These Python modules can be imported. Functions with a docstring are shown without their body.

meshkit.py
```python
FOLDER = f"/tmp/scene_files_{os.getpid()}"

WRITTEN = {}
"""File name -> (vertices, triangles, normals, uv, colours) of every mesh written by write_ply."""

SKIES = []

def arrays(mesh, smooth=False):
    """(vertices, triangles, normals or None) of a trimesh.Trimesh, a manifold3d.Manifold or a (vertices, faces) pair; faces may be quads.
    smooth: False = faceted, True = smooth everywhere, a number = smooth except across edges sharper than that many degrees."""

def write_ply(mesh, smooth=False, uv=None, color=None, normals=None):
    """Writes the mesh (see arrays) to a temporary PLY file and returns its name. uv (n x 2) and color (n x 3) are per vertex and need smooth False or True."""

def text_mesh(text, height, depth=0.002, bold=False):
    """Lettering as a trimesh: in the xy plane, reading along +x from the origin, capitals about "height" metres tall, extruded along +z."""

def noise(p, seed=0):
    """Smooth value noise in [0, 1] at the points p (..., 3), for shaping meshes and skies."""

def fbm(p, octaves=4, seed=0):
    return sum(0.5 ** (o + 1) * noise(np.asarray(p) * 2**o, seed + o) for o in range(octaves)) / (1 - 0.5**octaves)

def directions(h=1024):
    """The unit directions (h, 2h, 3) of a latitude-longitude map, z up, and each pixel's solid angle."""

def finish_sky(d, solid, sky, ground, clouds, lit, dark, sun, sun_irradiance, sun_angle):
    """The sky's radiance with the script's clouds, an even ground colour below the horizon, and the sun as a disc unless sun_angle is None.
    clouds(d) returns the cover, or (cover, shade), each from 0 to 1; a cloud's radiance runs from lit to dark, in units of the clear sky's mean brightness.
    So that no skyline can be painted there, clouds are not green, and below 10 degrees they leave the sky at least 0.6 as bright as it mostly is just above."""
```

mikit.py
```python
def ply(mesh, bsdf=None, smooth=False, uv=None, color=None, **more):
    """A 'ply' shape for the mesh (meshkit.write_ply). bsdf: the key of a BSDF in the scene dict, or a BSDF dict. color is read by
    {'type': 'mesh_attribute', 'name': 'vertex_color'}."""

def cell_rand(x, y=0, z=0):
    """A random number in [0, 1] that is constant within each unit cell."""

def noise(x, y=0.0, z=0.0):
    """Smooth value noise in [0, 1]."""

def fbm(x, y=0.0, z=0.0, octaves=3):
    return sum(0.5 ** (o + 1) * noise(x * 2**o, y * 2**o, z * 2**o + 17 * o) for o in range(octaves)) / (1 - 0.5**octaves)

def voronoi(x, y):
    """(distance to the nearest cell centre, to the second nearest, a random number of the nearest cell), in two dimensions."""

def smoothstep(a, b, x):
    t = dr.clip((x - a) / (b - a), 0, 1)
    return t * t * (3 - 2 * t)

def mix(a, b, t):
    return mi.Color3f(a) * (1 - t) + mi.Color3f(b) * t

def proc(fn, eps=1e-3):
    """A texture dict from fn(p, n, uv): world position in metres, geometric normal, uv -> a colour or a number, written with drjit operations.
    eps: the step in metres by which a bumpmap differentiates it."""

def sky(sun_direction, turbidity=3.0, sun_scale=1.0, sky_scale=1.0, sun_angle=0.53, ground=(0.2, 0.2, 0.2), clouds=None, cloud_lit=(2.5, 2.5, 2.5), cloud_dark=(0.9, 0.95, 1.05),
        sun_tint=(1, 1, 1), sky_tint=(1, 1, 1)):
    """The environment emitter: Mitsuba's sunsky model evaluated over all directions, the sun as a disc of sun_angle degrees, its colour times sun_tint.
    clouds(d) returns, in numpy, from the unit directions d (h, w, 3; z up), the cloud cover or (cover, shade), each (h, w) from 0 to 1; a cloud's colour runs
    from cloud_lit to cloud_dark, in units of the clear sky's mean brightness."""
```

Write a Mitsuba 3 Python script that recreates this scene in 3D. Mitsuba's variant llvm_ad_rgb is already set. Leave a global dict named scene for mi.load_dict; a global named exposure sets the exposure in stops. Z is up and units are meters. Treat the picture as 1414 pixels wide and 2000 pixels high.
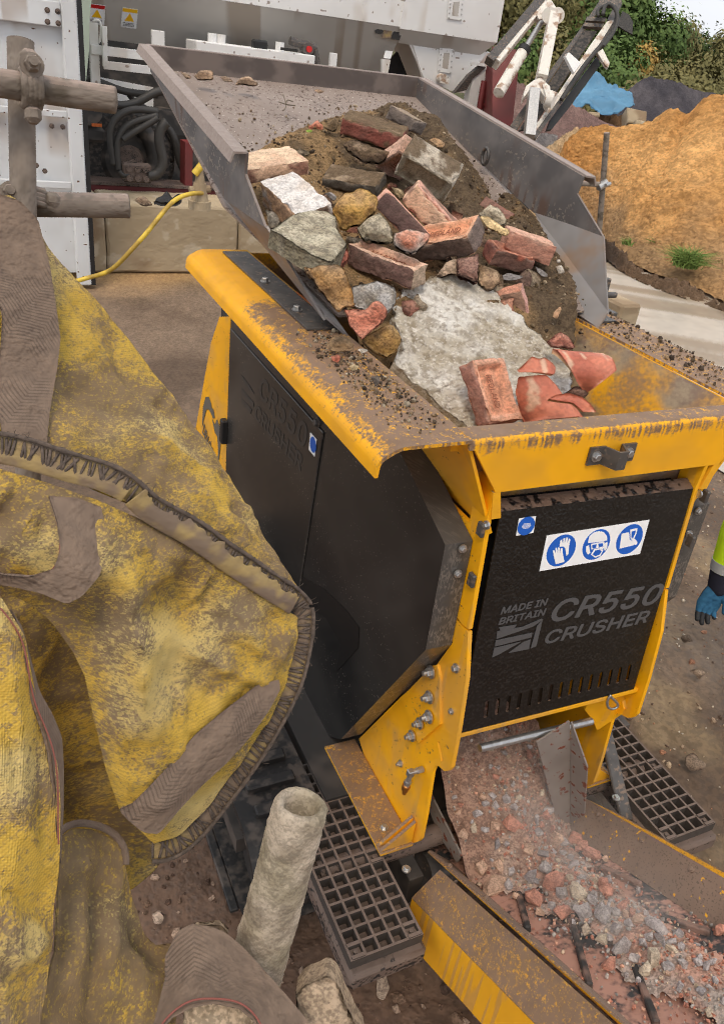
import math, random
import numpy as np, trimesh, drjit as dr, mitsuba as mi
import manifold3d as m3
import mikit, meshkit
from mikit import ply, proc, noise, fbm, smoothstep, mix
from shapely.geometry import Polygon, LineString, Point
from scipy.spatial import Delaunay
from scipy.interpolate import RBFInterpolator, LinearNDInterpolator
import shapely

# ------------------------------------------------------------------ camera, sky, exposure
T = mi.ScalarTransform4f
CAM = np.array([0, 0, 2.45])
exposure = 2.25
scene, labels = {}, {}
scene['camera'] = {'type': 'perspective', 'fov': 2 * math.degrees(math.atan(707 / 1560)), 'fov_axis': 'x', 'near_clip': 0.05, 'far_clip': 900.0,
                   'to_world': T().look_at(origin=[0, 0, 2.45], target=[0.40971637, 0.76117574, 2.45 - 0.5027365], up=[0.11687134, 0.50277466, 0.85648043])}
def cloudy(d):
    n = meshkit.fbm(d * np.array([3.0, 3.0, 7.0]), 4, 3)
    return np.clip(0.9 + 0.4 * (n - 0.5), 0, 1), np.clip(0.25 + 1.2 * (n - 0.5), 0, 1)
scene['sky'] = mikit.sky([-0.35, -0.45, 0.85], turbidity=4, sun_scale=0.24, sun_angle=18, ground=(0.16, 0.13, 0.11), clouds=cloudy,
                         cloud_lit=(2.3, 2.32, 2.36), cloud_dark=(1.5, 1.56, 1.66))
rng = np.random.default_rng(7)

# ------------------------------------------------------------------ colours and materials
def S(r, g, b, k=1.0):
    c = np.array([r, g, b]) / 255.0
    return (np.where(c < 0.04045, c / 12.92, ((c + 0.055) / 1.055) ** 2.4) * k)
def L(c): return [float(x) for x in c]
def rgb(c): return {'type': 'rgb', 'value': L(c)}
def princ(col, rough=0.5, metal=0.0, spec=0.5, **k):
    b = col if isinstance(col, dict) else rgb(col)
    return {'type': 'principled', 'base_color': b, 'roughness': rough, 'metallic': metal, 'specular': spec, **k}
def mat(name, d, two=True):
    scene[name] = {'type': 'twosided', 'bsdf': d} if two else d
    return name
def bumped(d, fn, scale, eps=1e-3):
    return {'type': 'bumpmap', 'texture': proc(fn, eps), 'scale': scale, 'bsdf': d}
VC = {'type': 'mesh_attribute', 'name': 'vertex_color'}
def h3(p, s, o=3): return fbm(p.x * s, p.y * s, p.z * s, o)

MUD = S(112, 92, 80); MUD_D = S(70, 56, 46)
YEL = S(238, 172, 8); 
def f_yellow(p, n, uv):
    up = smoothstep(0.76, 0.99, n.z)
    near = smoothstep(2.42, 2.12, p.y + 0.35 * (h3(p, 5, 2) - 0.5))
    fine = h3(p, 250, 2) * 0.4 + h3(p, 100, 2) * 0.35 + h3(p, 30, 3) * 0.25
    streak = noise(p.x * 190, p.y * 190, p.z * 16)
    cover = up * (0.05 + 0.56 * near) + 0.10 * near * smoothstep(0.7, 0.2, dr.abs(n.z)) + (1 - up) * 0.34 * near * smoothstep(1.70, 1.745, p.z)
    v = dr.lerp(fine, streak, 0.35 * (1 - up))
    m = smoothstep(-0.13, 0.15, cover - v + 0.07)
    film = 0.16 * smoothstep(0.35, 0.7, h3(p, 9, 3)) + 0.10 * up
    c = mix(L(YEL * 0.95), L(YEL * 1.06), h3(p, 14, 2))
    c = mix(c, L(MUD), film)
    return mix(c, mix(L(MUD * .75), L(MUD * 1.35), h3(p, 24, 3)), m * 0.94)
def f_yellow_r(p, n, uv):
    return 0.42 + 0.3 * h3(p, 60, 2)
mat('yellow_paint', princ(proc(f_yellow), proc(f_yellow_r), spec=0.45))
def f_yellow_dirty(p, n, uv):
    up = smoothstep(0.1, 0.6, n.z)
    fine = h3(p, 280, 2) * 0.5 + h3(p, 100, 2) * 0.35 + h3(p, 20, 2) * 0.15
    drip = smoothstep(0.62, 0.72, noise(p.y * 95, p.x * 20, p.z * 3)) * (1 - up) * 0.35
    m = smoothstep(-0.17, 0.19, up * 0.66 + 0.02 - fine) * (0.86 + 0.14 * h3(p, 12, 2))
    c = mix(L(YEL * 0.86), L(YEL * 1.02), h3(p, 12, 2))
    c = mix(c, L(MUD * 1.5), drip + 0.10)
    return mix(c, mix(L(MUD * .8), L(MUD * 1.3), h3(p, 30, 3)), m)
mat('yellow_dirty', princ(proc(f_yellow_dirty), 0.5))
def f_yclean(p, n, uv):
    c = mix(L(YEL * 0.90), L(YEL * 1.05), h3(p, 7, 4))
    film = 0.30 * smoothstep(0.46, 0.74, h3(p, 5, 4)) + 0.22 * smoothstep(0.55, 0.75, noise(p.x * 40 + p.y * 40, p.z * 4)) * smoothstep(0.4, 0.6, h3(p, 8, 2))
    c = mix(c, L(S(150, 128, 100)), film)
    return mix(c, L(S(96, 76, 60)), 0.85 * smoothstep(0.70, 0.76, h3(p, 110, 3) * .7 + h3(p, 14, 2) * .3))
mat('yellow_clean', princ(proc(f_yclean), proc(lambda p, n, uv: 0.34 + 0.3 * h3(p, 9, 3))))
def f_black(p, n, uv):
    sp = smoothstep(0.76, 0.84, h3(p, 170, 2)) * smoothstep(0.45, 0.7, h3(p, 6, 3))
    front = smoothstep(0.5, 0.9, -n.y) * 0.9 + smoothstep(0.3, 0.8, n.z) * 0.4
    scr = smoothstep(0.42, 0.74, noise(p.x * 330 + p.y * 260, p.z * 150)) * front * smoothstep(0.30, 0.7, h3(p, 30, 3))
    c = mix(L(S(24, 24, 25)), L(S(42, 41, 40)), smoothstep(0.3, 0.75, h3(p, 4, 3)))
    c = mix(c, L(S(92, 90, 88)), 0.55 * smoothstep(0.5, 0.9, -n.y) + 0.5 * smoothstep(0.3, 0.8, n.z) + 0.22 * smoothstep(0.48, 0.72, fbm((p.y + p.z) * 2.2, (p.y - p.z) * 0.5, 0, 4)))  # diagonal grey streak painted as a glossy reflection; front and top lightened, partly dust
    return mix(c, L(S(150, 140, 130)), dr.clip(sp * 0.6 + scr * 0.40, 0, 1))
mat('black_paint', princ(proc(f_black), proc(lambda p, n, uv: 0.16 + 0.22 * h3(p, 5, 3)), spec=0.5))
def f_tex(p, n, uv): return fbm(p.x * 260, p.y * 260, p.z * 170, 3) * (0.4 + 0.6 * h3(p, 16, 2))
def f_panel(p, n, uv):
    up = smoothstep(0.25, 0.7, n.z)
    c = mix(L(S(12, 12, 12)), L(S(34, 33, 33)), smoothstep(0.45, 0.8, h3(p, 150, 3)))
    return mix(c, L(MUD * 0.9), up * 0.85 * smoothstep(0.32, 0.55, h3(p, 70, 3)))
mat('black_textured', bumped(princ(proc(f_panel), 0.28), f_tex, 0.0034))
def f_tray(p, n, uv):
    c = mix(L(S(97, 94, 94)), L(S(126, 121, 119)), smoothstep(0.3, 0.7, h3(p, 7, 4)))
    c = mix(c, L(S(106, 82, 70)), 0.8 * smoothstep(0.50, 0.72, h3(p, 5, 3)) * smoothstep(0.3, 0.7, noise(p.x * 60 + p.y * 60, 0, p.z * 8)))
    c = mix(c, L(S(150, 140, 128)), 0.65 * smoothstep(0.62, 0.70, h3(p, 90, 2)) * smoothstep(0.4, 0.7, h3(p, 9, 2)))
    up = smoothstep(0.55, 0.85, n.z)
    return mix(c, mix(L(S(126, 112, 104)), L(S(146, 133, 124)), h3(p, 40, 3)), up * 0.85)
mat('tray_steel', princ(proc(f_tray), proc(lambda p, n, uv: 0.38 + 0.3 * h3(p, 12, 2)), metal=0.25, spec=0.5))
def f_trayin(p, n, uv):
    c = mix(L(S(120, 106, 98)), L(S(150, 137, 129)), h3(p, 6, 3))
    c = mix(c, L(S(88, 72, 62)), smoothstep(0.60, 0.72, h3(p, 110, 2)) * smoothstep(0.3, 0.55, h3(p, 10, 2)))
    return mix(c, L(S(205, 195, 185)), smoothstep(0.78, 0.83, h3(p, 180, 2)))
mat('tray_floor_dusty', princ(proc(f_trayin), proc(lambda p, n, uv: 0.45 + 0.35 * h3(p, 9, 2))))
mat('galvanised', princ(proc(lambda p, n, uv: mix(L(S(150, 150, 150)), L(S(205, 205, 205)), h3(p, 130, 2))), 0.35, metal=0.85))
mat('brass', princ(S(205, 140, 70), 0.3, metal=0.9))
mat('dark_steel', princ(proc(lambda p, n, uv: mix(mix(L(S(66, 63, 62)), L(S(105, 102, 100)), h3(p, 30, 3)), L(S(130, 112, 98)), smoothstep(0.6, 0.75, h3(p, 75, 2)))), 0.45, metal=0.4))
def f_grate(p, n, uv):
    m = smoothstep(0.25, 0.6, n.z * 0.75 + 0.25 * h3(p, 60, 2)) * smoothstep(1.62, 1.40, p.y + 0.3 * (h3(p, 14, 2) - 0.5)) + 0.15
    return mix(mix(L(S(44, 42, 41)), L(S(64, 61, 59)), h3(p, 80, 2)), mix(L(S(92, 78, 70)), L(S(122, 106, 97)), h3(p, 35, 3)), dr.clip(m, 0, 1))
mat('grate_muddy', princ(proc(f_grate), 0.7))
def f_foot(p, n, uv):
    m = smoothstep(0.35, 0.5, h3(p, 120, 2) * 0.6 + 0.4 * h3(p, 16, 2) + 0.12 * n.z)
    return mix(L(S(40, 36, 34)), mix(L(S(92, 78, 70)), L(S(112, 96, 88)), h3(p, 30, 2)), m)
mat('foot_muddy', princ(proc(f_foot), 0.75))
mat('rubber', princ(proc(lambda p, n, uv: mix(L(S(38, 37, 37)), L(S(84, 76, 70)), smoothstep(0.4, 0.75, h3(p, 35, 3)))), 0.6))
mat('hose_black', princ(S(58, 56, 54), 0.5))
def f_conv(p, n, uv):
    c = mix(L(S(112, 94, 82)), L(S(140, 118, 104)), h3(p, 12, 3))
    c = mix(c, L(S(84, 70, 62)), 0.6 * smoothstep(0.55, 0.8, h3(p, 200, 2)))
    return mix(c, L(YEL), 0.8 * smoothstep(0.72, 0.78, h3(p, 60, 3)))
mat('conveyor_muddy', princ(proc(f_conv), 0.7))
def vc(k): return {**VC, 'scale': k}
def gritty(fine, lo, hi, rough, spec, bfreq, bscale):
    d = lambda k: princ(vc(k), rough, spec=spec)
    b = {'type': 'blendbsdf', 'weight': proc(lambda p, n, uv: smoothstep(0.36, 0.64, h3(p, fine, 2) * .6 + h3(p, fine * .28, 2) * .4)), 'a': d(lo), 'b': d(hi)}
    return bumped(b, lambda p, n, uv: h3(p, bfreq, 3), bscale)
mat('vertex_rough', gritty(210, 0.66, 1.26, 0.92, 0.25, 110, 0.006))
mat('vertex_brick', gritty(260, 0.80, 1.16, 0.92, 0.25, 130, 0.004))
mat('vertex_soft', gritty(30, 0.78, 1.14, 0.95, 0.2, 20, 0.075))
mat('vertex_plain', princ(VC, 0.85, spec=0.3))
mat('vertex_clay', gritty(120, 0.88, 1.08, 0.5, 0.4, 60, 0.002))
def wet(p, n, uv): return 0.55 + 0.4 * smoothstep(0.35, 0.6, h3(p, 2.2, 3))
mat('vertex_mud', bumped({'type': 'blendbsdf', 'weight': proc(lambda p, n, uv: smoothstep(0.35, 0.65, h3(p, 60, 3))), 'a': princ(vc(.84), proc(wet), spec=0.4), 'b': princ(vc(1.12), 0.9, spec=.3)}, lambda p, n, uv: h3(p, 24, 4) + 0.3 * h3(p, 120, 2), 0.016))
def f_slab(p, n, uv):
    c = mix(L(S(220, 217, 210)), L(S(178, 168, 150)), smoothstep(0.38, 0.66, h3(p, 7, 4)))
    c = mix(c, L(S(150, 146, 142)), smoothstep(0.50, 0.68, h3(p, 190, 2)) * 0.25)
    c = mix(c, L(S(120, 104, 82)), smoothstep(0.42, 0.66, h3(p, 60, 4)) * smoothstep(0.40, 0.6, h3(p, 5, 3) + 0.35 * (1.72 - p.z)) * 0.55)
    return mix(c, L(S(246, 244, 240)), smoothstep(0.56, 0.70, h3(p + 3.0, 150, 2)) * 0.3)
mat('slab_concrete', bumped(princ(proc(f_slab), 0.92, spec=0.2), lambda p, n, uv: h3(p, 60, 3) + 0.5 * h3(p, 190, 2), 0.020))
def f_white(p, n, uv):
    st = smoothstep(0.55, 0.75, noise(p.x * 5.5 + p.y * 2, p.z * 0.35)) * smoothstep(0.3, 0.6, h3(p, 2.2, 3))
    c = mix(L(S(228, 229, 230)), L(S(205, 204, 202)), h3(p, 1.3, 3))
    c = mix(c, L(S(168, 146, 118)), st * 0.4)
    return mix(c, L(S(110, 80, 60)), smoothstep(0.76, 0.8, h3(p, 16, 2)) * 0.7)
mat('plant_white', princ(proc(f_white), 0.45))
def f_grey(p, n, uv):
    st = smoothstep(0.52, 0.7, noise(p.x * 7 + p.z * 2, p.z * 0.3)) * smoothstep(0.25, 0.6, h3(p, 1.6, 3))
    c = mix(L(S(186, 182, 176)), L(S(168, 164, 158)), h3(p, 1.1, 3))
    return mix(c, L(S(128, 108, 86)), st * 0.55)
mat('plant_grey', princ(proc(f_grey), 0.55))
mat('pale_green', princ(S(196, 208, 186), 0.55))
def f_cont(p, n, uv):
    c = mix(L(S(216, 220, 224)), L(S(190, 192, 194)), h3(p, 3, 3))
    c = mix(c, L(S(150, 125, 100)), 0.55 * smoothstep(0.5, 0.75, noise(p.x * 9, p.y * 9, p.z * 0.8)) * smoothstep(0.45, 0.7, h3(p, 2, 2)))
    return mix(c, L(S(96, 70, 56)), smoothstep(0.79, 0.82, h3(p, 22, 2)))
mat('container_white', princ(proc(f_cont), 0.5))
mat('rust_white', princ(proc(lambda p, n, uv: mix(L(S(220, 216, 208)), L(S(150, 116, 90)), 0.85 * smoothstep(0.50, 0.72, h3(p, 14, 4)))), 0.6))
mat('red_steel', princ(proc(lambda p, n, uv: mix(L(S(120, 42, 44)), L(S(84, 44, 42)), h3(p, 4, 3))), 0.6))
mat('dark_machine', princ(proc(lambda p, n, uv: mix(L(S(48, 46, 45)), L(S(92, 84, 78)), smoothstep(0.4, 0.8, h3(p, 8, 3)))), 0.6))
def f_scaf(p, n, uv):
    c = mix(L(S(104, 94, 86)), L(S(136, 126, 116)), h3(p, 40, 3))
    c = mix(c, L(S(70, 62, 50)), 0.8 * smoothstep(0.5, 0.68, h3(p, 13, 3)))
    return mix(c, L(S(158, 140, 130)), smoothstep(0.3, 0.9, n.z) * 0.75 * smoothstep(0.25, 0.5, h3(p, 60, 2)))
mat('scaffold_muddy', bumped(princ(proc(f_scaf), 0.8), lambda p, n, uv: h3(p, 130, 3) + h3(p, 30, 2), 0.004))
def f_block(p, n, uv):
    c = mix(L(S(176, 160, 134)), L(S(140, 124, 100)), h3(p, 2.5, 4))
    c = mix(c, L(S(190, 180, 160)), smoothstep(0.6, 0.75, h3(p, 8, 3)) * 0.5)
    return mix(c, L(S(112, 86, 62)), 0.6 * smoothstep(0.58, 0.72, h3(p, 1.7, 3)))
mat('cast_concrete', bumped(princ(proc(f_block), 0.9), lambda p, n, uv: h3(p, 25, 4), 0.01, 3e-3))
mat('black_plastic', princ(S(28, 28, 30), 0.5))
mat('tarp_blue', princ(proc(lambda p, n, uv: mix(L(S(70, 118, 152)), L(S(96, 144, 174)), h3(p, 1.5, 3))), 0.6))
mat('hose_yellow', princ(proc(lambda p, n, uv: mix(L(S(222, 190, 70)), L(S(170, 140, 60)), smoothstep(0.4, 0.7, h3(p, 9, 3)))), 0.5))
mat('decal_white', princ(S(236, 238, 240), 0.4)); mat('decal_blue', princ(S(22, 92, 190), 0.4)); mat('decal_grey', princ(S(78, 78, 80), 0.45))
mat('decal_dark', princ(S(38, 36, 34), 0.5)); mat('decal_char', princ(S(50, 50, 50), 0.4)); mat('decal_red', princ(S(190, 30, 30), 0.5)); mat('decal_yellow', princ(S(235, 185, 30), 0.5))
mat('decal_wing', princ(S(96, 92, 84), 0.5))
mat('hi_vis', princ(S(200, 238, 30), 0.8)); mat('reflective', princ(S(165, 168, 170), 0.5)); mat('navy_cloth', princ(S(32, 34, 50), 0.9))
mat('glove_blue', princ(proc(lambda p, n, uv: mix(L(S(28, 80, 116)), L(S(52, 110, 148)), h3(p, 90, 2))), 0.85)); mat('glove_black', princ(S(34, 36, 40), 0.7))
mat('skin', princ(S(200, 150, 125), 0.6))
def leafm(name, a, b):
    mat(name, princ(proc(lambda p, n, uv: mix(L(a), L(b), h3(p, 0.9, 3))), 0.75, spec=0.2))
leafm('leaf_green', S(70, 94, 52), S(116, 138, 78)); leafm('leaf_olive', S(90, 90, 56), S(136, 128, 84)); leafm('leaf_autumn', S(160, 128, 66), S(184, 156, 92)); leafm('leaf_grass', S(80, 108, 50), S(126, 146, 78)); leafm('leaf_deep', S(58, 78, 48), S(92, 110, 66))
mat('bark', princ(S(106, 96, 84), 0.9))

# ------------------------------------------------------------------ helpers: keys, meshes
used = {}
def key_of(base):
    n = used.get(base, 0); used[base] = n + 1
    return base if n == 0 else f'{base}_{n:03d}'
def thing(name, label, cat, group=None):
    k = key_of(name); labels[k] = {'label': label, 'category': cat}
    if group: labels[k]['group'] = group
    return k
def part(parent, name, mesh, m, smooth=False, label=None, color=None, kind=None):
    k = key_of(f'{parent}__{name}')
    scene[k] = ply(mesh, m, smooth=smooth, color=color)
    if label or kind: labels[k] = {a: b for a, b in (('label', label), ('kind', kind)) if b}
    return k
def solo(name, mesh, m, label, cat, smooth=False, color=None, group=None):
    k = thing(name, label, cat, group); scene[k] = ply(mesh, m, smooth=smooth, color=color); return k
def structure(name, mesh, m, smooth=False, color=None, kind='structure', label=None):
    k = key_of(name); scene[k] = ply(mesh, m, smooth=smooth, color=color); labels[k] = {'kind': kind}
    if label: labels[k]['label'] = label
    return k
def cat_(ms): return trimesh.util.concatenate([trimesh.Trimesh(np.asarray(m.vertices), np.asarray(m.faces), process=False) for m in ms])
def man(m):
    a = m.to_mesh(); return trimesh.Trimesh(np.array(a.vert_properties[:, :3]), np.array(a.tri_verts), process=False)
def hull(pts): return man(m3.Manifold.hull_points(np.asarray(pts, float)))
def nrm(v): v = np.asarray(v, float); return v / np.linalg.norm(v)
def frame(d):
    d = nrm(d); a = np.cross(d, [0, 0, 1.0]) if abs(d[2]) < 0.9 else np.cross(d, [1.0, 0, 0]); a = nrm(a)
    return a, np.cross(d, a), d
def box(lo, hi, bev=0.0):
    lo, hi = np.minimum(lo, hi).astype(float), np.maximum(lo, hi).astype(float)
    if bev <= 0: return trimesh.creation.box(bounds=[lo, hi])
    pts = []
    for s in np.ndindex(2, 2, 2):
        c = np.where(s, hi, lo)
        for a in range(3):
            q = c + np.where(s, -bev, bev); q[a] = c[a]; pts.append(q)
    return hull(pts)
def obox(c, ex, ey, ez, dims, bev=0.002):
    m = box(-np.array(dims) / 2, np.array(dims) / 2, bev)
    R = np.stack([nrm(ex), nrm(ey), nrm(ez)], 1)
    return trimesh.Trimesh(np.asarray(m.vertices) @ R.T + np.asarray(c), m.faces, process=False)
def beam(a, b, w, h, up=(0, 0, 1), bev=0.003):
    a, b = np.array(a, float), np.array(b, float); d = nrm(b - a); s = nrm(np.cross(d, up)); u = np.cross(s, d)
    return obox((a + b) / 2, d, s, u, (np.linalg.norm(b - a), w, h), bev)
def cyl(a, b, r, r2=None, n=20, hollow=0.0):
    a, b = np.array(a, float), np.array(b, float); x, y, d = frame(b - a); r2 = r if r2 is None else r2
    t = np.arange(n) * 2 * np.pi / n; ring = np.outer(np.cos(t), x) + np.outer(np.sin(t), y)
    if not hollow: return hull(np.vstack([a + ring * r, b + ring * r2]))
    i, j = np.arange(n), (np.arange(n) + 1) % n
    v = np.vstack([a + ring * r, b + ring * r2, b + ring * (r2 - hollow), a + ring * (r - hollow)])
    f = []
    for k in range(4):
        p, q = k * n, ((k + 1) % 4) * n
        f += [np.stack([p + i, p + j, q + j], 1), np.stack([p + i, q + j, q + i], 1)]
    return trimesh.Trimesh(v, np.vstack(f), process=False)
def spline(pts, n=40):
    pts = np.array(pts, float)
    if len(pts) < 3: return np.linspace(pts[0], pts[-1], n)
    t = np.r_[0, np.cumsum(np.linalg.norm(np.diff(pts, axis=0), axis=1))]
    from scipy.interpolate import PchipInterpolator, CubicSpline
    return CubicSpline(t, pts)(np.linspace(0, t[-1], n))
def tube(pts, r, n=40, sides=10, smooth=True):
    p = spline(pts, n) if smooth else np.array(pts, float)
    t = np.gradient(p, axis=0); t /= np.linalg.norm(t, axis=1, keepdims=True)
    a = [frame(t[0])[0]]
    for k in range(1, len(p)):
        q = a[-1] - t[k] * (a[-1] @ t[k]); a.append(nrm(q))
    a = np.array(a); b = np.cross(t, a); ang = np.arange(sides) * 2 * np.pi / sides
    R = np.broadcast_to(r, (len(p),))[:, None, None]
    v = p[:, None] + R * (np.cos(ang)[None, :, None] * a[:, None] + np.sin(ang)[None, :, None] * b[:, None])
    i, j = np.meshgrid(np.arange(len(p) - 1), np.arange(sides), indexing='ij'); k = (j + 1) % sides
    q = np.stack([i * sides + j, i * sides + k, (i + 1) * sides + k, (i + 1) * sides + j], -1).reshape(-1, 4)
    f = np.vstack([q[:, [0, 1, 2]], q[:, [0, 2, 3]]]); v = v.reshape(-1, 3); m = len(v)
    v = np.vstack([v, p[0], p[-1]]); s = np.arange(sides)
    f = np.vstack([f, np.stack([s * 0 + m, (s + 1) % sides, s], 1), np.stack([s * 0 + m + 1, s + (len(p) - 1) * sides, (s + 1) % sides + (len(p) - 1) * sides], 1)])
    return trimesh.Trimesh(v, f, process=False)
def plane_of(P, toward=None):
    P = np.asarray(P, float); c = P.mean(0); n = np.linalg.svd(P - c)[2][2]
    if toward is not None and n @ (np.asarray(toward) - c) < 0: n = -n
    ex = nrm(P[1] - P[0] - n * (n @ (P[1] - P[0]))); return c, ex, np.cross(n, ex), n
def plate(P, t, toward=CAM, side=0, holes=(), bev=0.0):
    """a plate of thickness t whose outline is P; its face that looks toward the given point lies on P (side 0)"""
    P = np.asarray(P, float); c, ex, ey, n = plane_of(P, toward)
    uv = np.stack([(P - c) @ ex, (P - c) @ ey], 1); pg = Polygon(uv).buffer(0)
    for hpts in holes:
        hp = np.asarray(hpts, float); pg = pg.difference(Polygon(np.stack([(hp - c) @ ex, (hp - c) @ ey], 1)).buffer(0))
    ms = []
    for g in getattr(pg, 'geoms', [pg]):
        m = trimesh.creation.extrude_polygon(g, t, engine='earcut')
        if bev:
            q = g.buffer(-bev, join_style=2)
            if q.geom_type == 'Polygon' and len(q.exterior.coords) == len(g.exterior.coords) and not holes:
                a = np.array(g.exterior.coords)[:-1]; b = np.array(q.exterior.coords)[:-1]
                if g.convex_hull.area - g.area < 1e-7:
                    pts = [np.c_[a, a[:, 0] * 0 + bev], np.c_[a, a[:, 0] * 0 + t - bev], np.c_[b, b[:, 0] * 0], np.c_[b, b[:, 0] * 0 + t]]
                    m = hull(np.vstack(pts))
        ms.append(m)
    m = cat_(ms); v = np.asarray(m.vertices)
    off = {0: -t, 1: 0}[side]
    return trimesh.Trimesh(c + v[:, :1] * ex + v[:, 1:2] * ey + (v[:, 2:] + off) * n, m.faces, process=False)
def prism(poly, axis, lo, hi):
    """polygon in the other two axes (cyclic order) extruded along axis"""
    m = trimesh.creation.extrude_polygon(Polygon(poly).buffer(0), hi - lo, engine='earcut'); v = np.asarray(m.vertices)
    o = np.zeros_like(v); o[:, axis] = v[:, 2] + lo; o[:, (axis + 1) % 3] = v[:, 0]; o[:, (axis + 2) % 3] = v[:, 1]
    return trimesh.Trimesh(o, m.faces, process=False)
def bent(profile, th, y0, y1, r=0.012, ny=2):
    """sheet with profile [(x, z)...] and rounded bends, thickness th, running from y0 to y1"""
    p = LineString(profile); q = np.array(profile, float); out = [q[0]]
    for k in range(1, len(q) - 1):
        a, b = nrm(q[k - 1] - q[k]), nrm(q[k + 1] - q[k])
        for t in np.linspace(0, 1, 6):
            out.append((1 - t) ** 2 * (q[k] + a * r) + 2 * t * (1 - t) * q[k] + t * t * (q[k] + b * r))
    out.append(q[-1]); g = LineString(out).buffer(th / 2, cap_style=2, join_style=1, quad_segs=2)
    m = trimesh.creation.extrude_polygon(g, y1 - y0, engine='earcut'); v = np.asarray(m.vertices)
    return trimesh.Trimesh(np.stack([v[:, 0], y0 + v[:, 2], v[:, 1]], 1), m.faces[:, ::-1], process=False)
def bolt(c, d, r=0.011, h=0.010, washer=True, nut=False):
    """hexagon head (washer, shank end if a nut) looking along d"""
    c = np.array(c, float); x, y, d = frame(d); t = np.arange(6) * np.pi / 3
    ring = np.outer(np.cos(t), x) + np.outer(np.sin(t), y); ms = []
    w = 0.0
    if washer: ms.append(cyl(c - d * 0.002, c + d * 0.0025, r * 1.45, n=18)); w = 0.0025
    ms.append(hull(np.vstack([c + d * w + ring * r, c + d * (w + h * .8) + ring * r, c + d * (w + h) + ring * r * .82])))
    if nut: ms.append(cyl(c + d * (w + h), c + d * (w + h + r * .7), r * .62, r * .55, n=14))
    return cat_(ms)
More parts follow.
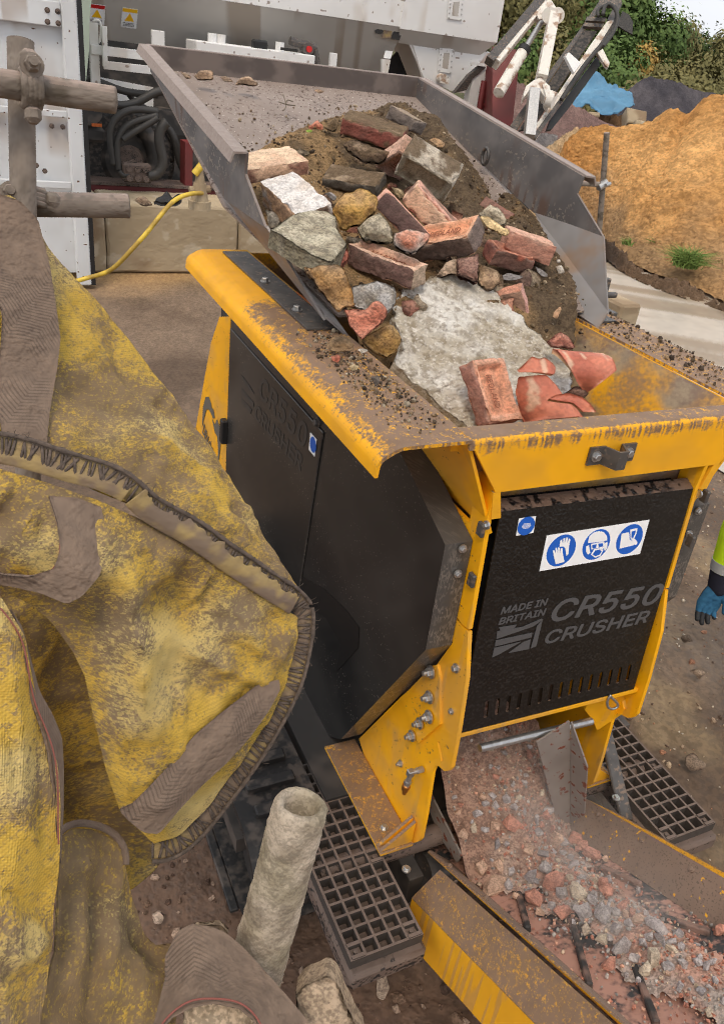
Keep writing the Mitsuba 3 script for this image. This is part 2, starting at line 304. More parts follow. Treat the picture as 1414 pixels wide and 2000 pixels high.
def lettering(text, o, e, height, up, depth=0.0012, bold=True, shear=0.0, length=None, wide=1.0):
    """text starting at o, baseline towards e (a point), raised along the normal of e-o and up"""
    m = meshkit.text_mesh(text, height, depth, bold); v = np.array(m.vertices)
    o, e, up = np.array(o, float), np.array(e, float), np.array(up, float)
    ex = nrm(e - o); v[:, 0] += shear * v[:, 1]
    v[:, 0] -= v[:, 0].min(); L_ = np.linalg.norm(e - o)
    v[:, 0] *= L_ / v[:, 0].max()
    uy = up - ex * (up @ ex); nz = nrm(np.cross(ex, uy)); uy = nrm(uy)
    return trimesh.Trimesh(o + v[:, :1] * ex + v[:, 1:2] * uy + v[:, 2:] * nz, m.faces, process=False)
def nz_(p, s, o=3, seed=0): return meshkit.fbm(np.asarray(p) * s, o, seed) - 0.5
def mixc(a, b, t): return np.asarray(a) * (1 - t)[:, None] + np.asarray(b) * t[:, None]
def sst(a, b, x): t = np.clip((x - a) / (b - a), 0, 1); return t * t * (3 - 2 * t)

# ------------------------------------------------------------------ helpers: rubble, sheets
def in_poly_mesh(poly, step, extra=None, seed=0):
    """triangulated polygon (vertices, faces, distance of every vertex to the outline)"""
    g = Polygon(poly).buffer(0); g = max(getattr(g, 'geoms', [g]), key=lambda a: a.area)
    L_ = g.exterior.length; n = max(8, int(L_ / step)); b = np.array([g.exterior.interpolate(k * L_ / n).coords[0] for k in range(n)])
    x0, y0, x1, y1 = g.bounds; r = np.random.default_rng(seed)
    gx, gy = np.meshgrid(np.arange(x0, x1, step), np.arange(y0, y1, step * .866)); gx = gx + (np.arange(gx.shape[0]) % 2)[:, None] * step / 2
    q = np.stack([gx.ravel(), gy.ravel()], 1) + r.normal(0, step * .08, (gx.size, 2))
    q = q[shapely.contains_xy(g.buffer(-step * .55), q[:, 0], q[:, 1])] if len(q) else q
    v = np.vstack([b, q]); tri = Delaunay(v).simplices; c = v[tri].mean(1); tri = tri[shapely.contains_xy(g, c[:, 0], c[:, 1])]
    a = v[tri]; s = (a[:, 1, 0] - a[:, 0, 0]) * (a[:, 2, 1] - a[:, 0, 1]) - (a[:, 1, 1] - a[:, 0, 1]) * (a[:, 2, 0] - a[:, 0, 0]); tri[s < 0] = tri[s < 0][:, ::-1]
    tri = tri[np.abs(s) > 1e-12]
    d = shapely.distance(g.exterior, shapely.points(v)); d[:n] = 0
    return v, tri, d, n
def two_sided(v, f, nb, back):
    """closes a surface with its copy "back" (same faces); the first nb vertices are the outline"""
    n = len(v); i = np.arange(nb); j = (i + 1) % nb
    return np.vstack([v, back]), np.vstack([f, f[:, ::-1] + n, np.stack([i, i + n, j], 1), np.stack([j, i + n, j + n], 1)])
def vnormals(v, f):
    n = np.zeros_like(v); c = np.cross(v[f[:, 1]] - v[f[:, 0]], v[f[:, 2]] - v[f[:, 0]])
    for k in range(3): np.add.at(n, f[:, k], c)
    return n / np.maximum(np.linalg.norm(n, axis=1, keepdims=True), 1e-12)
def dirt_mix(c, P, n, amount, seed, col=S(96, 80, 62)):
    k = sst(0.5, 0.62, meshkit.fbm(P * 22, 4, seed) + 0.30 * n[:, 2] * 1.0 - 0.28 + 0.35 * amount) * (amount > 0)
    return mixc(c, np.broadcast_to(col, c.shape) * (0.75 + 0.5 * meshkit.fbm(P * 90, 2, seed + 5))[:, None], k * .9)
CON_W = [S(214, 210, 202), S(170, 160, 146)]; CON_G = [S(150, 144, 134), S(112, 106, 98)]; MOSS = [S(150, 146, 116), S(100, 98, 70)]
YST = [S(176, 138, 72), S(124, 92, 48)]; BRST = [S(150, 112, 70), S(96, 72, 46)]; RED = [S(176, 98, 80), S(140, 68, 58)]; TERR = [S(196, 112, 84), S(168, 92, 72)]
GRY = [S(150, 150, 152), S(104, 104, 110)]
def rock(name, P3, label, cat, cols=CON_G, front=0.03, back=0.05, b=0.04, bp=0.35, rough=0.006, facets=4, tilt=0.5, step=0.009, seed=1, dirt=0.0, speck=0.0, group=None, m='vertex_rough', edge=None, parent=None, kind=None):
    P3 = np.array(P3, float); c, ex, ey, n = plane_of(P3, CAM); uv = np.stack([(P3 - c) @ ex, (P3 - c) @ ey], 1)
    # a slightly ragged outline
    lr = LineString(np.vstack([uv, uv[:1]])); N = max(12, int(lr.length / (step * 1.2))); q = np.array([lr.interpolate(k * lr.length / N).coords[0] for k in range(N)])
    q = q + (np.stack([nz_(np.c_[q, q[:, :1] * 0 + seed], 45, 3, seed), nz_(np.c_[q, q[:, :1] * 0 + seed], 45, 3, seed + 9)], 1)) * rough * 2.2
    v, f, d, nb = in_poly_mesh(q, step, seed=seed); r = np.random.default_rng(seed)
    prof = np.sqrt(np.clip(1 - (1 - np.clip(d / b, 0, 1)) ** 2, 0, 1)); R = np.abs(uv).max()
    w = np.full(len(v), 1e9)
    for k in range(max(facets, 1)):
        a = r.normal(0, tilt, 2); o = r.uniform(-.5, .5, 2) * R if facets > 1 else np.zeros(2)
        w = np.minimum(w, front + (v - o) @ a * (0.6 if facets > 1 else 0))
    w = np.clip(w, -front * .4, front * 1.8) * prof
    P = c + v[:, :1] * ex + v[:, 1:2] * ey
    w = w + (nz_(P, 55, 3, seed) * 1.3 + nz_(P, 18, 2, seed + 3) * 1.5) * rough * (0.25 + .75 * prof)
    F = P + n * w[:, None]; B = P - n * (back * (bp + (1 - bp) * prof))[:, None]
    V, Fc = two_sided(F, f, nb, B); nn = vnormals(V, Fc)
    t = sst(.3, .7, meshkit.fbm(V * 26, 4, seed + 2)); col = mixc(cols[0], cols[1], t) * (.82 + .36 * meshkit.fbm(V * 130, 2, seed + 4))[:, None]
    nv = len(v); flat_ = mixc(cols[0], cols[1], sst(.3, .7, meshkit.fbm(V * 9, 2, seed + 2))) * .9; side_ = np.r_[np.arange(len(V)) < nb] | (np.arange(len(V)) >= nv); col[side_] = flat_[side_]
    if speck: col = mixc(col, np.broadcast_to(S(96, 92, 92), col.shape), speck * sst(.52, .68, meshkit.fbm(V * 95, 3, seed + 8)))
    if edge is not None:
        dd = np.r_[d, d]; col = mixc(col, np.broadcast_to(edge, col.shape), (1 - sst(0.3 * b, 1.0 * b, dd + .01 * nz_(V, 40, 2, seed))))
    col = mixc(col, np.broadcast_to(S(170, 153, 134), col.shape), (.10 + .20 * np.clip(nn[:, 2], 0, 1)) * (.4 + 1.2 * meshkit.fbm(V * 30, 3, seed + 21)))
    col = dirt_mix(col, V, nn, dirt, seed)
    mesh = trimesh.Trimesh(V, Fc, process=False)
    if m == 'slab_concrete': col = None
    if parent: return part(parent, name, mesh, m, True, color=col, kind=kind)
    return solo(name, mesh, m, label, cat, True, col, group)
from scipy.spatial.transform import Rotation
ORANGE, PINK, DARK, PURP, CREAM, REDB = S(216, 158, 124), S(204, 150, 132), S(84, 64, 60), S(112, 78, 74), S(218, 190, 160), S(164, 92, 76)
def brick(name, c, q, d, label, cat='brick', bed=PINK, side=DARK, head=None, frog=0, rough=0.0022, seed=1, dirt=0.0, blot=None, group=None, text=None, step=0.006, cap=None):
    R = Rotation.from_rotvec(q).as_matrix(); d = np.array(d); hd = d / 2; vs, fs, ns, cs, at = [], [], [], [], 0
    head = side if head is None else head
    for ax in range(3):
        for s in (-1, 1):
            a, b = (ax + 1) % 3, (ax + 2) % 3; na, nb = max(2, int(d[a] / step)), max(2, int(d[b] / step))
            A, Bq = np.meshgrid(np.linspace(-hd[a], hd[a], na + 1), np.linspace(-hd[b], hd[b], nb + 1), indexing='ij')
            p = np.zeros((A.size, 3)); p[:, ax] = s * hd[ax]; p[:, a] = A.ravel(); p[:, b] = Bq.ravel()
            i, j = np.meshgrid(np.arange(na), np.arange(nb), indexing='ij'); k = (i * (nb + 1) + j).ravel(); w = nb + 1
            t = np.vstack([np.stack([k, k + w, k + w + 1], 1), np.stack([k, k + w + 1, k + 1], 1)]); t = t if s > 0 else t[:, ::-1]
            col = np.broadcast_to([head, side, bed][ax], p.shape).copy()
            if ax == 2 and s == frog:   # the frog: a sunk panel with sloping sides
                m_ = np.minimum(hd[0] - np.abs(p[:, 0]) - 0.016, (hd[1] - np.abs(p[:, 1]) - 0.013))
                dep = sst(0, 0.010, m_); p[:, 2] -= s * dep * 0.019
                col = mixc(col, np.broadcast_to(np.clip(bed * np.array([1.06, .93, .84]), 0, 1), col.shape), dep)
            vs.append(p); fs.append(t + at); cs.append(col); at += len(p)
    v, f, col = np.vstack(vs), np.vstack(fs), np.vstack(cs)
    e = np.sort(hd - np.abs(v), axis=1); ed = np.clip(1 - e[:, 1] / 0.008, 0, 1)        # nearness to an edge
    sd = v + seed * 3.7
    chip = np.clip(nz_(sd, 30, 3, seed) * 2.0, 0, 1) * 0.014 * ed + 0.0016 * ed
    v2 = v * (1 - chip[:, None] / np.maximum(np.abs(v).max(1, keepdims=True), 1e-3)) - np.sign(v) * (e[:, 1] < 0.008)[:, None] * chip[:, None] * .35 * (np.abs(v) > hd - .006)
    v2 = v2 + np.stack([nz_(sd, 60, 3, seed + k) for k in range(3)], 1) * rough * 2.5 + np.stack([nz_(sd, 14, 2, seed + 5 + k) for k in range(3)], 1) * rough * 3
    W = v2 @ R.T + np.array(c); n = vnormals(W, f)
    col = col * (.72 + .56 * meshkit.fbm(sd * 24, 4, seed))[:, None]; col = mixc(col, col * .55, .75 * sst(.52, .66, meshkit.fbm(sd * 130, 2, seed + 1)))
    if blot is not None: col = mixc(col, np.broadcast_to(blot, col.shape), sst(.52, .60, meshkit.fbm(sd * 13, 4, seed + 2)))
    col = mixc(col, np.broadcast_to(np.clip(bed * 1.02 + .02, 0, 1), col.shape), sst(.25, .9, chip / .012) * .8)
    col = mixc(col, np.broadcast_to(S(182, 162, 144), col.shape), (.12 + .20 * np.clip(n[:, 2], 0, 1)) * (.4 + 1.2 * meshkit.fbm(W * 26, 3, seed + 21)))
    col = dirt_mix(col, W, n, dirt, seed)
    k = solo(name, trimesh.Trimesh(W, f, process=False), 'vertex_brick', label, cat, True, col, group)
    if cap is not None: pass
    if text:
        s = frog or 1; ln, hgt, flip = text[1], text[2], text[3]
        ex, ey = R[:, 0] * flip, R[:, 1] * flip * s; zf = R[:, 2] * s * (hd[2] - (0.0128 if frog else -.0002)) + R[:, 1] * (text[4] if len(text) > 4 else 0)
        o = np.array(c) + zf - ex * ln / 2 - ey * hgt / 2
        part(k, 'stamped_lettering', lettering(text[0], o, o + ex * ln, hgt, ey, 0.0016, False), 'stamp_shade')
    return k
mat('stamp_shade', princ(S(146, 92, 70), 0.9))
def sheet(B, I=(), step=0.012, thick=0.004, wr=None, seed=0, toward=CAM, smooth_rbf=0.0, creases=()):
    """cloth: outline B and inner points I in space; returns (mesh, uv, distance to outline, count of front vertices)"""
    B = np.array(B, float); A = np.vstack([B, np.array(I, float).reshape(-1, 3)]); c, ex, ey, n = plane_of(B, toward)
    to = lambda P: np.stack([(P - c) @ ex, (P - c) @ ey], 1)
    ub, ua = to(B), to(A); lr = LineString(np.vstack([ub, ub[:1]])); wb = (B - c) @ n
    # outline samples carry their own depth
    s = np.r_[0, np.cumsum(np.linalg.norm(np.diff(np.vstack([ub, ub[:1]]), axis=0), axis=1))]; ss = np.linspace(0, s[-1], max(60, len(B) * 4), endpoint=False)
    bw = np.interp(ss, s, np.r_[wb, wb[:1]]); bq = np.stack([np.interp(ss, s, np.r_[ub[:, k], ub[:1, k]]) for k in (0, 1)], 1)
    X = np.vstack([bq, to(np.array(I, float).reshape(-1, 3))]); W = np.r_[bw, (np.array(I, float).reshape(-1, 3) - c) @ n]
    X, ix = np.unique(X.round(5), axis=0, return_index=True); W = W[ix]
    rb = RBFInterpolator(X, W, kernel='thin_plate_spline', smoothing=smooth_rbf)
    v, f, d, nb = in_poly_mesh(ub, step, seed=seed); w = rb(v)
    if wr is not None: w = w + wr(v, d)
    for pts, amp, wd in creases:
        ln = LineString(spline(to(np.array(pts, float)), 30)); cd = shapely.distance(ln, shapely.points(v)); tpos = shapely.line_locate_point(ln, shapely.points(v)) / ln.length
        w = w + amp * np.exp(-cd / wd) * (.25 + .75 * np.sin(np.pi * np.clip(tpos, .03, .97)) ** .6) * sst(0, .02, d) * (1 + .5 * nz_(np.c_[v, v[:, :1] * 0], 30, 2, seed))
    P = c + v[:, :1] * ex + v[:, 1:2] * ey + n * w[:, None]; nn = vnormals(P, f)
    V, F = two_sided(P, f, nb, P - nn * thick)
    return trimesh.Trimesh(V, F, process=False), np.vstack([v, v]), np.r_[d, d], len(v)

# ------------------------------------------------------------------ the crusher
CR = thing('rock_crusher', 'yellow and black compact rock crusher with a rubble filled hopper and a discharge belt', 'rock crusher')
XC = 1.355
def mx(P): P = np.array(P, float).copy(); P[..., 0] = 2 * XC - P[..., 0]; return P
# --- hopper: flanges, front beam, inner walls
rimp = [(0.921, 1.756), (0.750, 1.756), (0.704, 1.731), (0.701, 1.694)]
R1 = part(CR, 'hopper_flange', bent(rimp, 0.008, 1.262, 2.856, 0.016), 'yellow_paint', 30, 'hopper flange with a band of wet grit along its top')
part(CR, 'hopper_flange', bent([(2 * XC - x, z) for x, z in rimp][::-1], 0.008, 1.262, 2.856, 0.016), 'yellow_paint', 30)
# front beam with its rolled top, tapering cheeks
FB = part(CR, 'hopper_front', cat_([
    plate([(0.921, 1.262, 1.748), (1.789, 1.262, 1.748), (1.702, 1.262, 1.622), (1.010, 1.262, 1.622)], 0.010, (1.3, -3, 1.8)),
    plate([(1.004, 1.263, 1.622), (1.024, 1.263, 1.622), (1.042, 1.263, 1.55), (1.016, 1.263, 1.55)], 0.0098, (1.3, -3, 1.8)),
    plate(mx([(1.004, 1.263, 1.622), (1.024, 1.263, 1.622), (1.042, 1.263, 1.55), (1.016, 1.263, 1.55)]), 0.0098, (1.3, -3, 1.8)),
    trimesh.Trimesh(*[np.asarray(x) for x in (lambda m: (np.asarray(m.vertices)[:, [1, 0, 2]] * 1.0, m.faces[:, ::-1]))(bent([(1.266, 1.735), (1.268, 1.757), (1.330, 1.757), (1.335, 1.70)], 0.008, 0.915, 1.795, 0.010))], process=False)]), 'yellow_paint', 30)
def f_inner(p, n, uv):
    c = mix(L(YEL * .85), L(S(158, 142, 118)), smoothstep(0.34, 0.62, h3(p, 8, 4)))
    return mix(c, mix(L(MUD), L(MUD * 1.4), h3(p, 40, 2)), 0.85 * smoothstep(0.34, 0.68, h3(p, 9, 4) * .7 + .3 * h3(p, 120, 2)))
mat('hopper_scraped', princ(proc(f_inner), 0.5))
HI = 1.30
for s in (0, 1):
    g = (lambda P: mx(P)) if s else (lambda P: np.array(P, float))
    part(CR, 'hopper_wall', plate(g([(0.932, 1.335, 1.752), (0.932, 2.85, 1.752), (1.16, 2.85, HI), (1.16, 1.335, HI)]), 0.008, (XC, 2, 1.7)), 'hopper_scraped')
    part(CR, 'hopper_skirt', plate(g([(0.915, 1.275, 1.748), (0.915, 2.85, 1.748), (1.03, 2.85, 1.50), (1.03, 1.275, 1.50)]), 0.008, (XC + (9 if s else -9), 2, 1.7)), 'yellow_clean')
part(CR, 'hopper_wall', plate([(0.965, 1.337, 1.70), (1.745, 1.337, 1.70), (1.6, 1.36, HI), (1.12, 1.36, HI)], 0.008, (XC, 3, 1.7)), 'hopper_scraped')
part(CR, 'hopper_wall', plate([(0.925, 2.85, 1.75), (1.785, 2.85, 1.75), (1.6, 2.85, HI), (1.12, 2.85, HI)], 0.008, (XC, 0, 1.7)), 'hopper_scraped')
part(CR, 'hopper_floor', box((1.1, 1.33, HI - .01), (1.62, 2.86, HI)), 'dark_steel')
# grab bracket on the beam
bk = [(1.247,1.262,1.718),(1.284,1.262,1.716),(1.264,1.225,1.709),(1.337,1.225,1.716),(1.358,1.262,1.721),(1.386,1.262,1.72)]
gx0, gx1 = bk[0][0], bk[5][0]; gz = 0.5 * ((1.247,1.262,1.718)[2] + (1.265,1.262,1.665)[2]); gh = 0.046
xs = [gx0, gx0 + .042, gx0 + .058, gx1 - .058, gx1 - .042, gx1]; ys = [1.258, 1.258, 1.222, 1.222, 1.258, 1.258]
GB = part(CR, 'strap_bracket', prism(np.array(LineString(list(zip(xs, ys))).buffer(.003, cap_style=2, join_style=2).exterior.coords), 2, gz - gh / 2, gz + gh / 2), 'dark_steel')
for x in (gx0 + .02, gx1 - .02): part(GB, 'bolt', bolt((x, 1.2545, gz), (0, -1, 0), 0.0095, .008), 'galvanised')
# --- front cover panel (leaning, textured), slots, lettering, signs
TL, TR, BL, BR = np.array([1.045, 1.272, 1.562]), np.array([1.655, 1.272, 1.55]), np.array([1.024, 1.205, 0.92]), np.array([1.634, 1.205, 0.908])
pex, pn = nrm(TR - TL), nrm(np.cross(TR - TL, BL - TL)); pn = pn if pn[1] < 0 else -pn
pdn = nrm(BL - TL - pex * (pex @ (BL - TL)))
slots = []
for k in range(15):
    a = np.array((1.101,1.214,1.006)) * (1 - k / 14) + np.array((1.593,1.215,1.005)) * (k / 14); b = np.array((1.104,1.208,0.95)) * (1 - k / 14) + np.array((1.596,1.209,0.946)) * (k / 14)
    t = nrm(b - a); w = 0.0062; arc = [np.cos(x) * pex * w - np.sin(x) * t * w + a + t * w for x in np.linspace(0, np.pi, 6)] + [-np.cos(x) * pex * w + np.sin(x) * t * w + b - t * w for x in np.linspace(0, np.pi, 6)]
    slots.append(arc)
FP = part(CR, 'front_cover', plate([TL, TR, BR, BL], 0.005, CAM, holes=slots), 'black_textured')
tb = np.array([0, 0.030, 0.016])
part(FP, 'top_fold', plate([TL, TR, TR + tb, TL + tb], 0.005, (1.3, 0, 3)), 'black_textured')
part(FP, 'backing', plate([TL + (.02, .06, 0), TR + (-.02, .06, 0), BR + (-.02, .06, 0.06), BL + (.02, .06, 0.06)], 0.005, CAM), 'black_plastic')  # coloured black so the gap above the cover looks shaded
part(FP, 'backing_rail', box((1.03, 1.262, 1.035), (1.64, 1.272, 1.10)), 'yellow_clean')
pup = -pdn
part(FP, 'lettering', lettering('CR550', (1.258,1.237,1.219), (1.643,1.236,1.204), 0.061, pup, .0015, True, 0.22), 'decal_grey')
part(FP, 'lettering', lettering('CRUSHER', (1.254,1.23,1.151), (1.616,1.23,1.146), 0.038, pup, .0015, True, 0.18), 'decal_grey')
part(FP, 'lettering', lettering('MADE IN', (1.094,1.242,1.275), (1.237,1.242,1.275), 0.019, pup, .0015, True, 0.18), 'decal_grey')
part(FP, 'lettering', lettering('BRITAIN', (1.093,1.239,1.244), (1.238,1.239,1.245), 0.019, pup, .0015, True, 0.18), 'decal_grey')
flag = [[(1.096,1.238,1.236),(1.151,1.238,1.233),(1.146,1.237,1.225),(1.107,1.236,1.218)], [(1.093,1.237,1.225),(1.172,1.237,1.222),(1.229,1.238,1.235),(1.234,1.238,1.232),(1.204,1.236,1.216),(1.095,1.235,1.202)], [(1.093,1.234,1.198),(1.206,1.234,1.197),(1.207,1.233,1.183),(1.094,1.232,1.18)], [(1.218,1.236,1.215),(1.232,1.238,1.231),(1.228,1.229,1.151),(1.211,1.229,1.148)], [(1.093,1.232,1.175),(1.174,1.232,1.176),(1.112,1.229,1.152),(1.091,1.229,1.147)], [(1.182,1.232,1.172),(1.205,1.232,1.177),(1.206,1.229,1.147),(1.142,1.229,1.149)]]
part(FP, 'flag_emblem', cat_([plate(np.array(p) + pn * .0018, .0015, CAM) for p in flag]), 'decal_grey')
def disc(c, rx, ry, off, m, parent, name, n=40):
    t = np.arange(n) * 2 * np.pi / n; P = np.array(c) + np.outer(np.cos(t) * rx, pex) + np.outer(np.sin(t) * ry, pup) + pn * off
    return part(parent, name, plate(P, .0006, CAM), m)
SG = part(FP, 'safety_sign', plate(np.array([(1.193,1.264,1.479),(1.523,1.264,1.477),(1.519,1.254,1.378),(1.191,1.253,1.381)]) + pn * .0016, .0012, CAM), 'decal_white', label='white sign with three blue pictograms for gloves, helmet with mask, and boots')
def draw(polys, off, m, parent, name): return part(parent, name, cat_([plate(np.array(p) + pn * off, .0005, CAM) for p in polys]), m)
rr = .0435
disc((1.247,1.259,1.43), rr * 1.02, rr * 1.02, .0024, 'decal_blue', SG, 'gloves_symbol'); disc((1.358,1.259,1.43), rr, rr, .0024, 'decal_blue', SG, 'helmet_symbol'); disc((1.468,1.259,1.429), rr, rr, .0024, 'decal_blue', SG, 'boots_symbol')
def glove(ox, oy, k=1.0): return [(ox, oy), (ox + 48 * k, oy - 8 * k), (ox + 44 * k, oy - 42 * k), (ox + 46 * k, oy - 72 * k), (ox + 38 * k, oy - 76 * k), (ox + 34 * k, oy - 50 * k), (ox + 32 * k, oy - 84 * k), (ox + 24 * k, oy - 86 * k), (ox + 22 * k, oy - 52 * k), (ox + 18 * k, oy - 82 * k), (ox + 10 * k, oy - 80 * k), (ox + 11 * k, oy - 48 * k), (ox + 4 * k, oy - 66 * k), (ox - 4 * k, oy - 62 * k), (ox - 2 * k, oy - 30 * k)]
gl = [[(1.237,1.255,1.394),(1.264,1.255,1.396),(1.253,1.258,1.421),(1.249,1.259,1.437),(1.243,1.26,1.438),(1.244,1.258,1.424),(1.239,1.26,1.44),(1.234,1.26,1.442),(1.237,1.258,1.425),(1.23,1.26,1.441),(1.226,1.26,1.441),(1.23,1.258,1.425),(1.223,1.259,1.436),(1.219,1.259,1.435),(1.227,1.257,1.415)], [(1.266,1.257,1.412),(1.272,1.257,1.418),(1.268,1.26,1.439),(1.268,1.262,1.458),(1.263,1.262,1.462),(1.261,1.261,1.448),(1.259,1.262,1.465),(1.254,1.262,1.466),(1.254,1.261,1.45),(1.25,1.262,1.465),(1.245,1.262,1.465),(1.247,1.261,1.449),(1.241,1.262,1.462),(1.237,1.262,1.46),(1.238,1.26,1.442),(1.249,1.26,1.442),(1.258,1.259,1.435)]]
draw(gl, .0030, 'decal_white', SG, 'glove_outline')
hm = [[(1.328,1.26,1.439),(1.328,1.262,1.458),(1.339,1.263,1.467),(1.355,1.263,1.469),(1.372,1.262,1.464),(1.386,1.261,1.451),(1.391,1.26,1.437),(1.362,1.26,1.437)], [(1.324,1.259,1.431),(1.333,1.259,1.432),(1.343,1.257,1.409),(1.336,1.256,1.405),(1.328,1.257,1.415)], [(1.388,1.259,1.432),(1.393,1.259,1.433),(1.396,1.257,1.414),(1.39,1.257,1.407),(1.382,1.259,1.426)], [(1.339,1.259,1.435),(1.381,1.26,1.436),(1.387,1.258,1.422),(1.383,1.257,1.412),(1.369,1.258,1.42),(1.354,1.258,1.42),(1.344,1.258,1.418)]]
draw(hm, .0030, 'decal_white', SG, 'helmet_outline')
draw([[(1.343,1.259,1.432),(1.357,1.259,1.432),(1.358,1.258,1.422),(1.347,1.258,1.421)], [(1.363,1.259,1.432),(1.377,1.259,1.432),(1.381,1.258,1.422),(1.368,1.258,1.422)]], .0036, 'decal_blue', SG, 'goggle_lens')
draw([[(1.346,1.256,1.404),(1.354,1.258,1.418),(1.372,1.258,1.418),(1.385,1.257,1.41),(1.379,1.255,1.395),(1.362,1.255,1.392)]], .0030, 'decal_white', SG, 'mask_outline'); draw([[(1.351,1.256,1.404),(1.358,1.257,1.414),(1.372,1.257,1.414),(1.38,1.257,1.408),(1.375,1.256,1.399),(1.362,1.255,1.397)]], .0036, 'decal_blue', SG, 'mask_filter')
bt = [[(1.435,1.261,1.45),(1.459,1.261,1.451),(1.468,1.259,1.429),(1.488,1.258,1.415),(1.487,1.257,1.409),(1.44,1.257,1.406),(1.439,1.257,1.414)], [(1.461,1.262,1.458),(1.486,1.262,1.459),(1.487,1.261,1.444),(1.483,1.259,1.43),(1.497,1.258,1.418),(1.498,1.257,1.41),(1.491,1.257,1.409),(1.47,1.259,1.432)]]
draw(bt, .0030, 'decal_white', SG, 'boot_outline'); draw([[(1.468,1.261,1.452),(1.482,1.262,1.453),(1.482,1.261,1.444),(1.478,1.259,1.431),(1.471,1.26,1.435)]], .0036, 'decal_blue', SG, 'boot_shaft')
SK = part(FP, 'small_sticker', plate(np.array([(1.1,1.27,1.537),(1.149,1.27,1.537),(1.15,1.265,1.493),(1.1,1.265,1.492)]) + pn * .0016, .0012, CAM), 'decal_white', label='small white sticker with a blue disc')
disc((1.124,1.267,1.515), rr * .56, rr * .56, .0024, 'decal_blue', SK, 'blue_disc')
draw([np.array((1.124,1.267,1.515)) + [pex * x + pup * y for x, y in ((-w, z), (w, z), (w, z + .0012), (-w, z + .0012))] for w, z in ((.010, .006), (.012, .003), (.013, 0), (.012, -.003), (.009, -.006))], .0030, 'decal_white', SK, 'print')
# --- side frame plates with a leaning front edge
def side_plate(x, toward):
    up_ = np.array([(1.012,1.27,1.627),(1.012,1.236,1.591),(1.012,1.224,1.345),(1.012,1.28,1.33)])
    lo_ = None
PX = 1.008
upper = np.array([(PX, 1.262, 1.640), (PX, 1.268, 1.556), (PX, 1.243, 1.245), (PX, 1.275, 1.238), (PX, 1.62, 1.30), (PX, 1.62, 1.50), (PX, 1.332, 1.50), (PX, 1.332, 1.64)])
lower = np.array([(1.008,1.215,1.251),(1.008,1.208,1.118),(1.008,1.189,0.95),(1.008,1.181,0.822),(1.008,1.189,0.801),(1.008,1.206,0.782),(1.008,1.234,0.772),(1.008,1.249,0.757),(1.008,1.255,0.726),(1.008,1.24,0.553),(1.008,1.237,0.46),(1.008,1.246,0.435),(1.008,1.359,0.257),(1.008,1.675,0.432),(1.008,1.477,0.805),(1.008,1.341,1.043),(1.008,1.292,1.164)])
lower[0] = (PX, 1.242, 1.238)
lower = np.vstack([lower, [(PX, 1.60, 1.285), (PX, 1.30, 1.230)]])
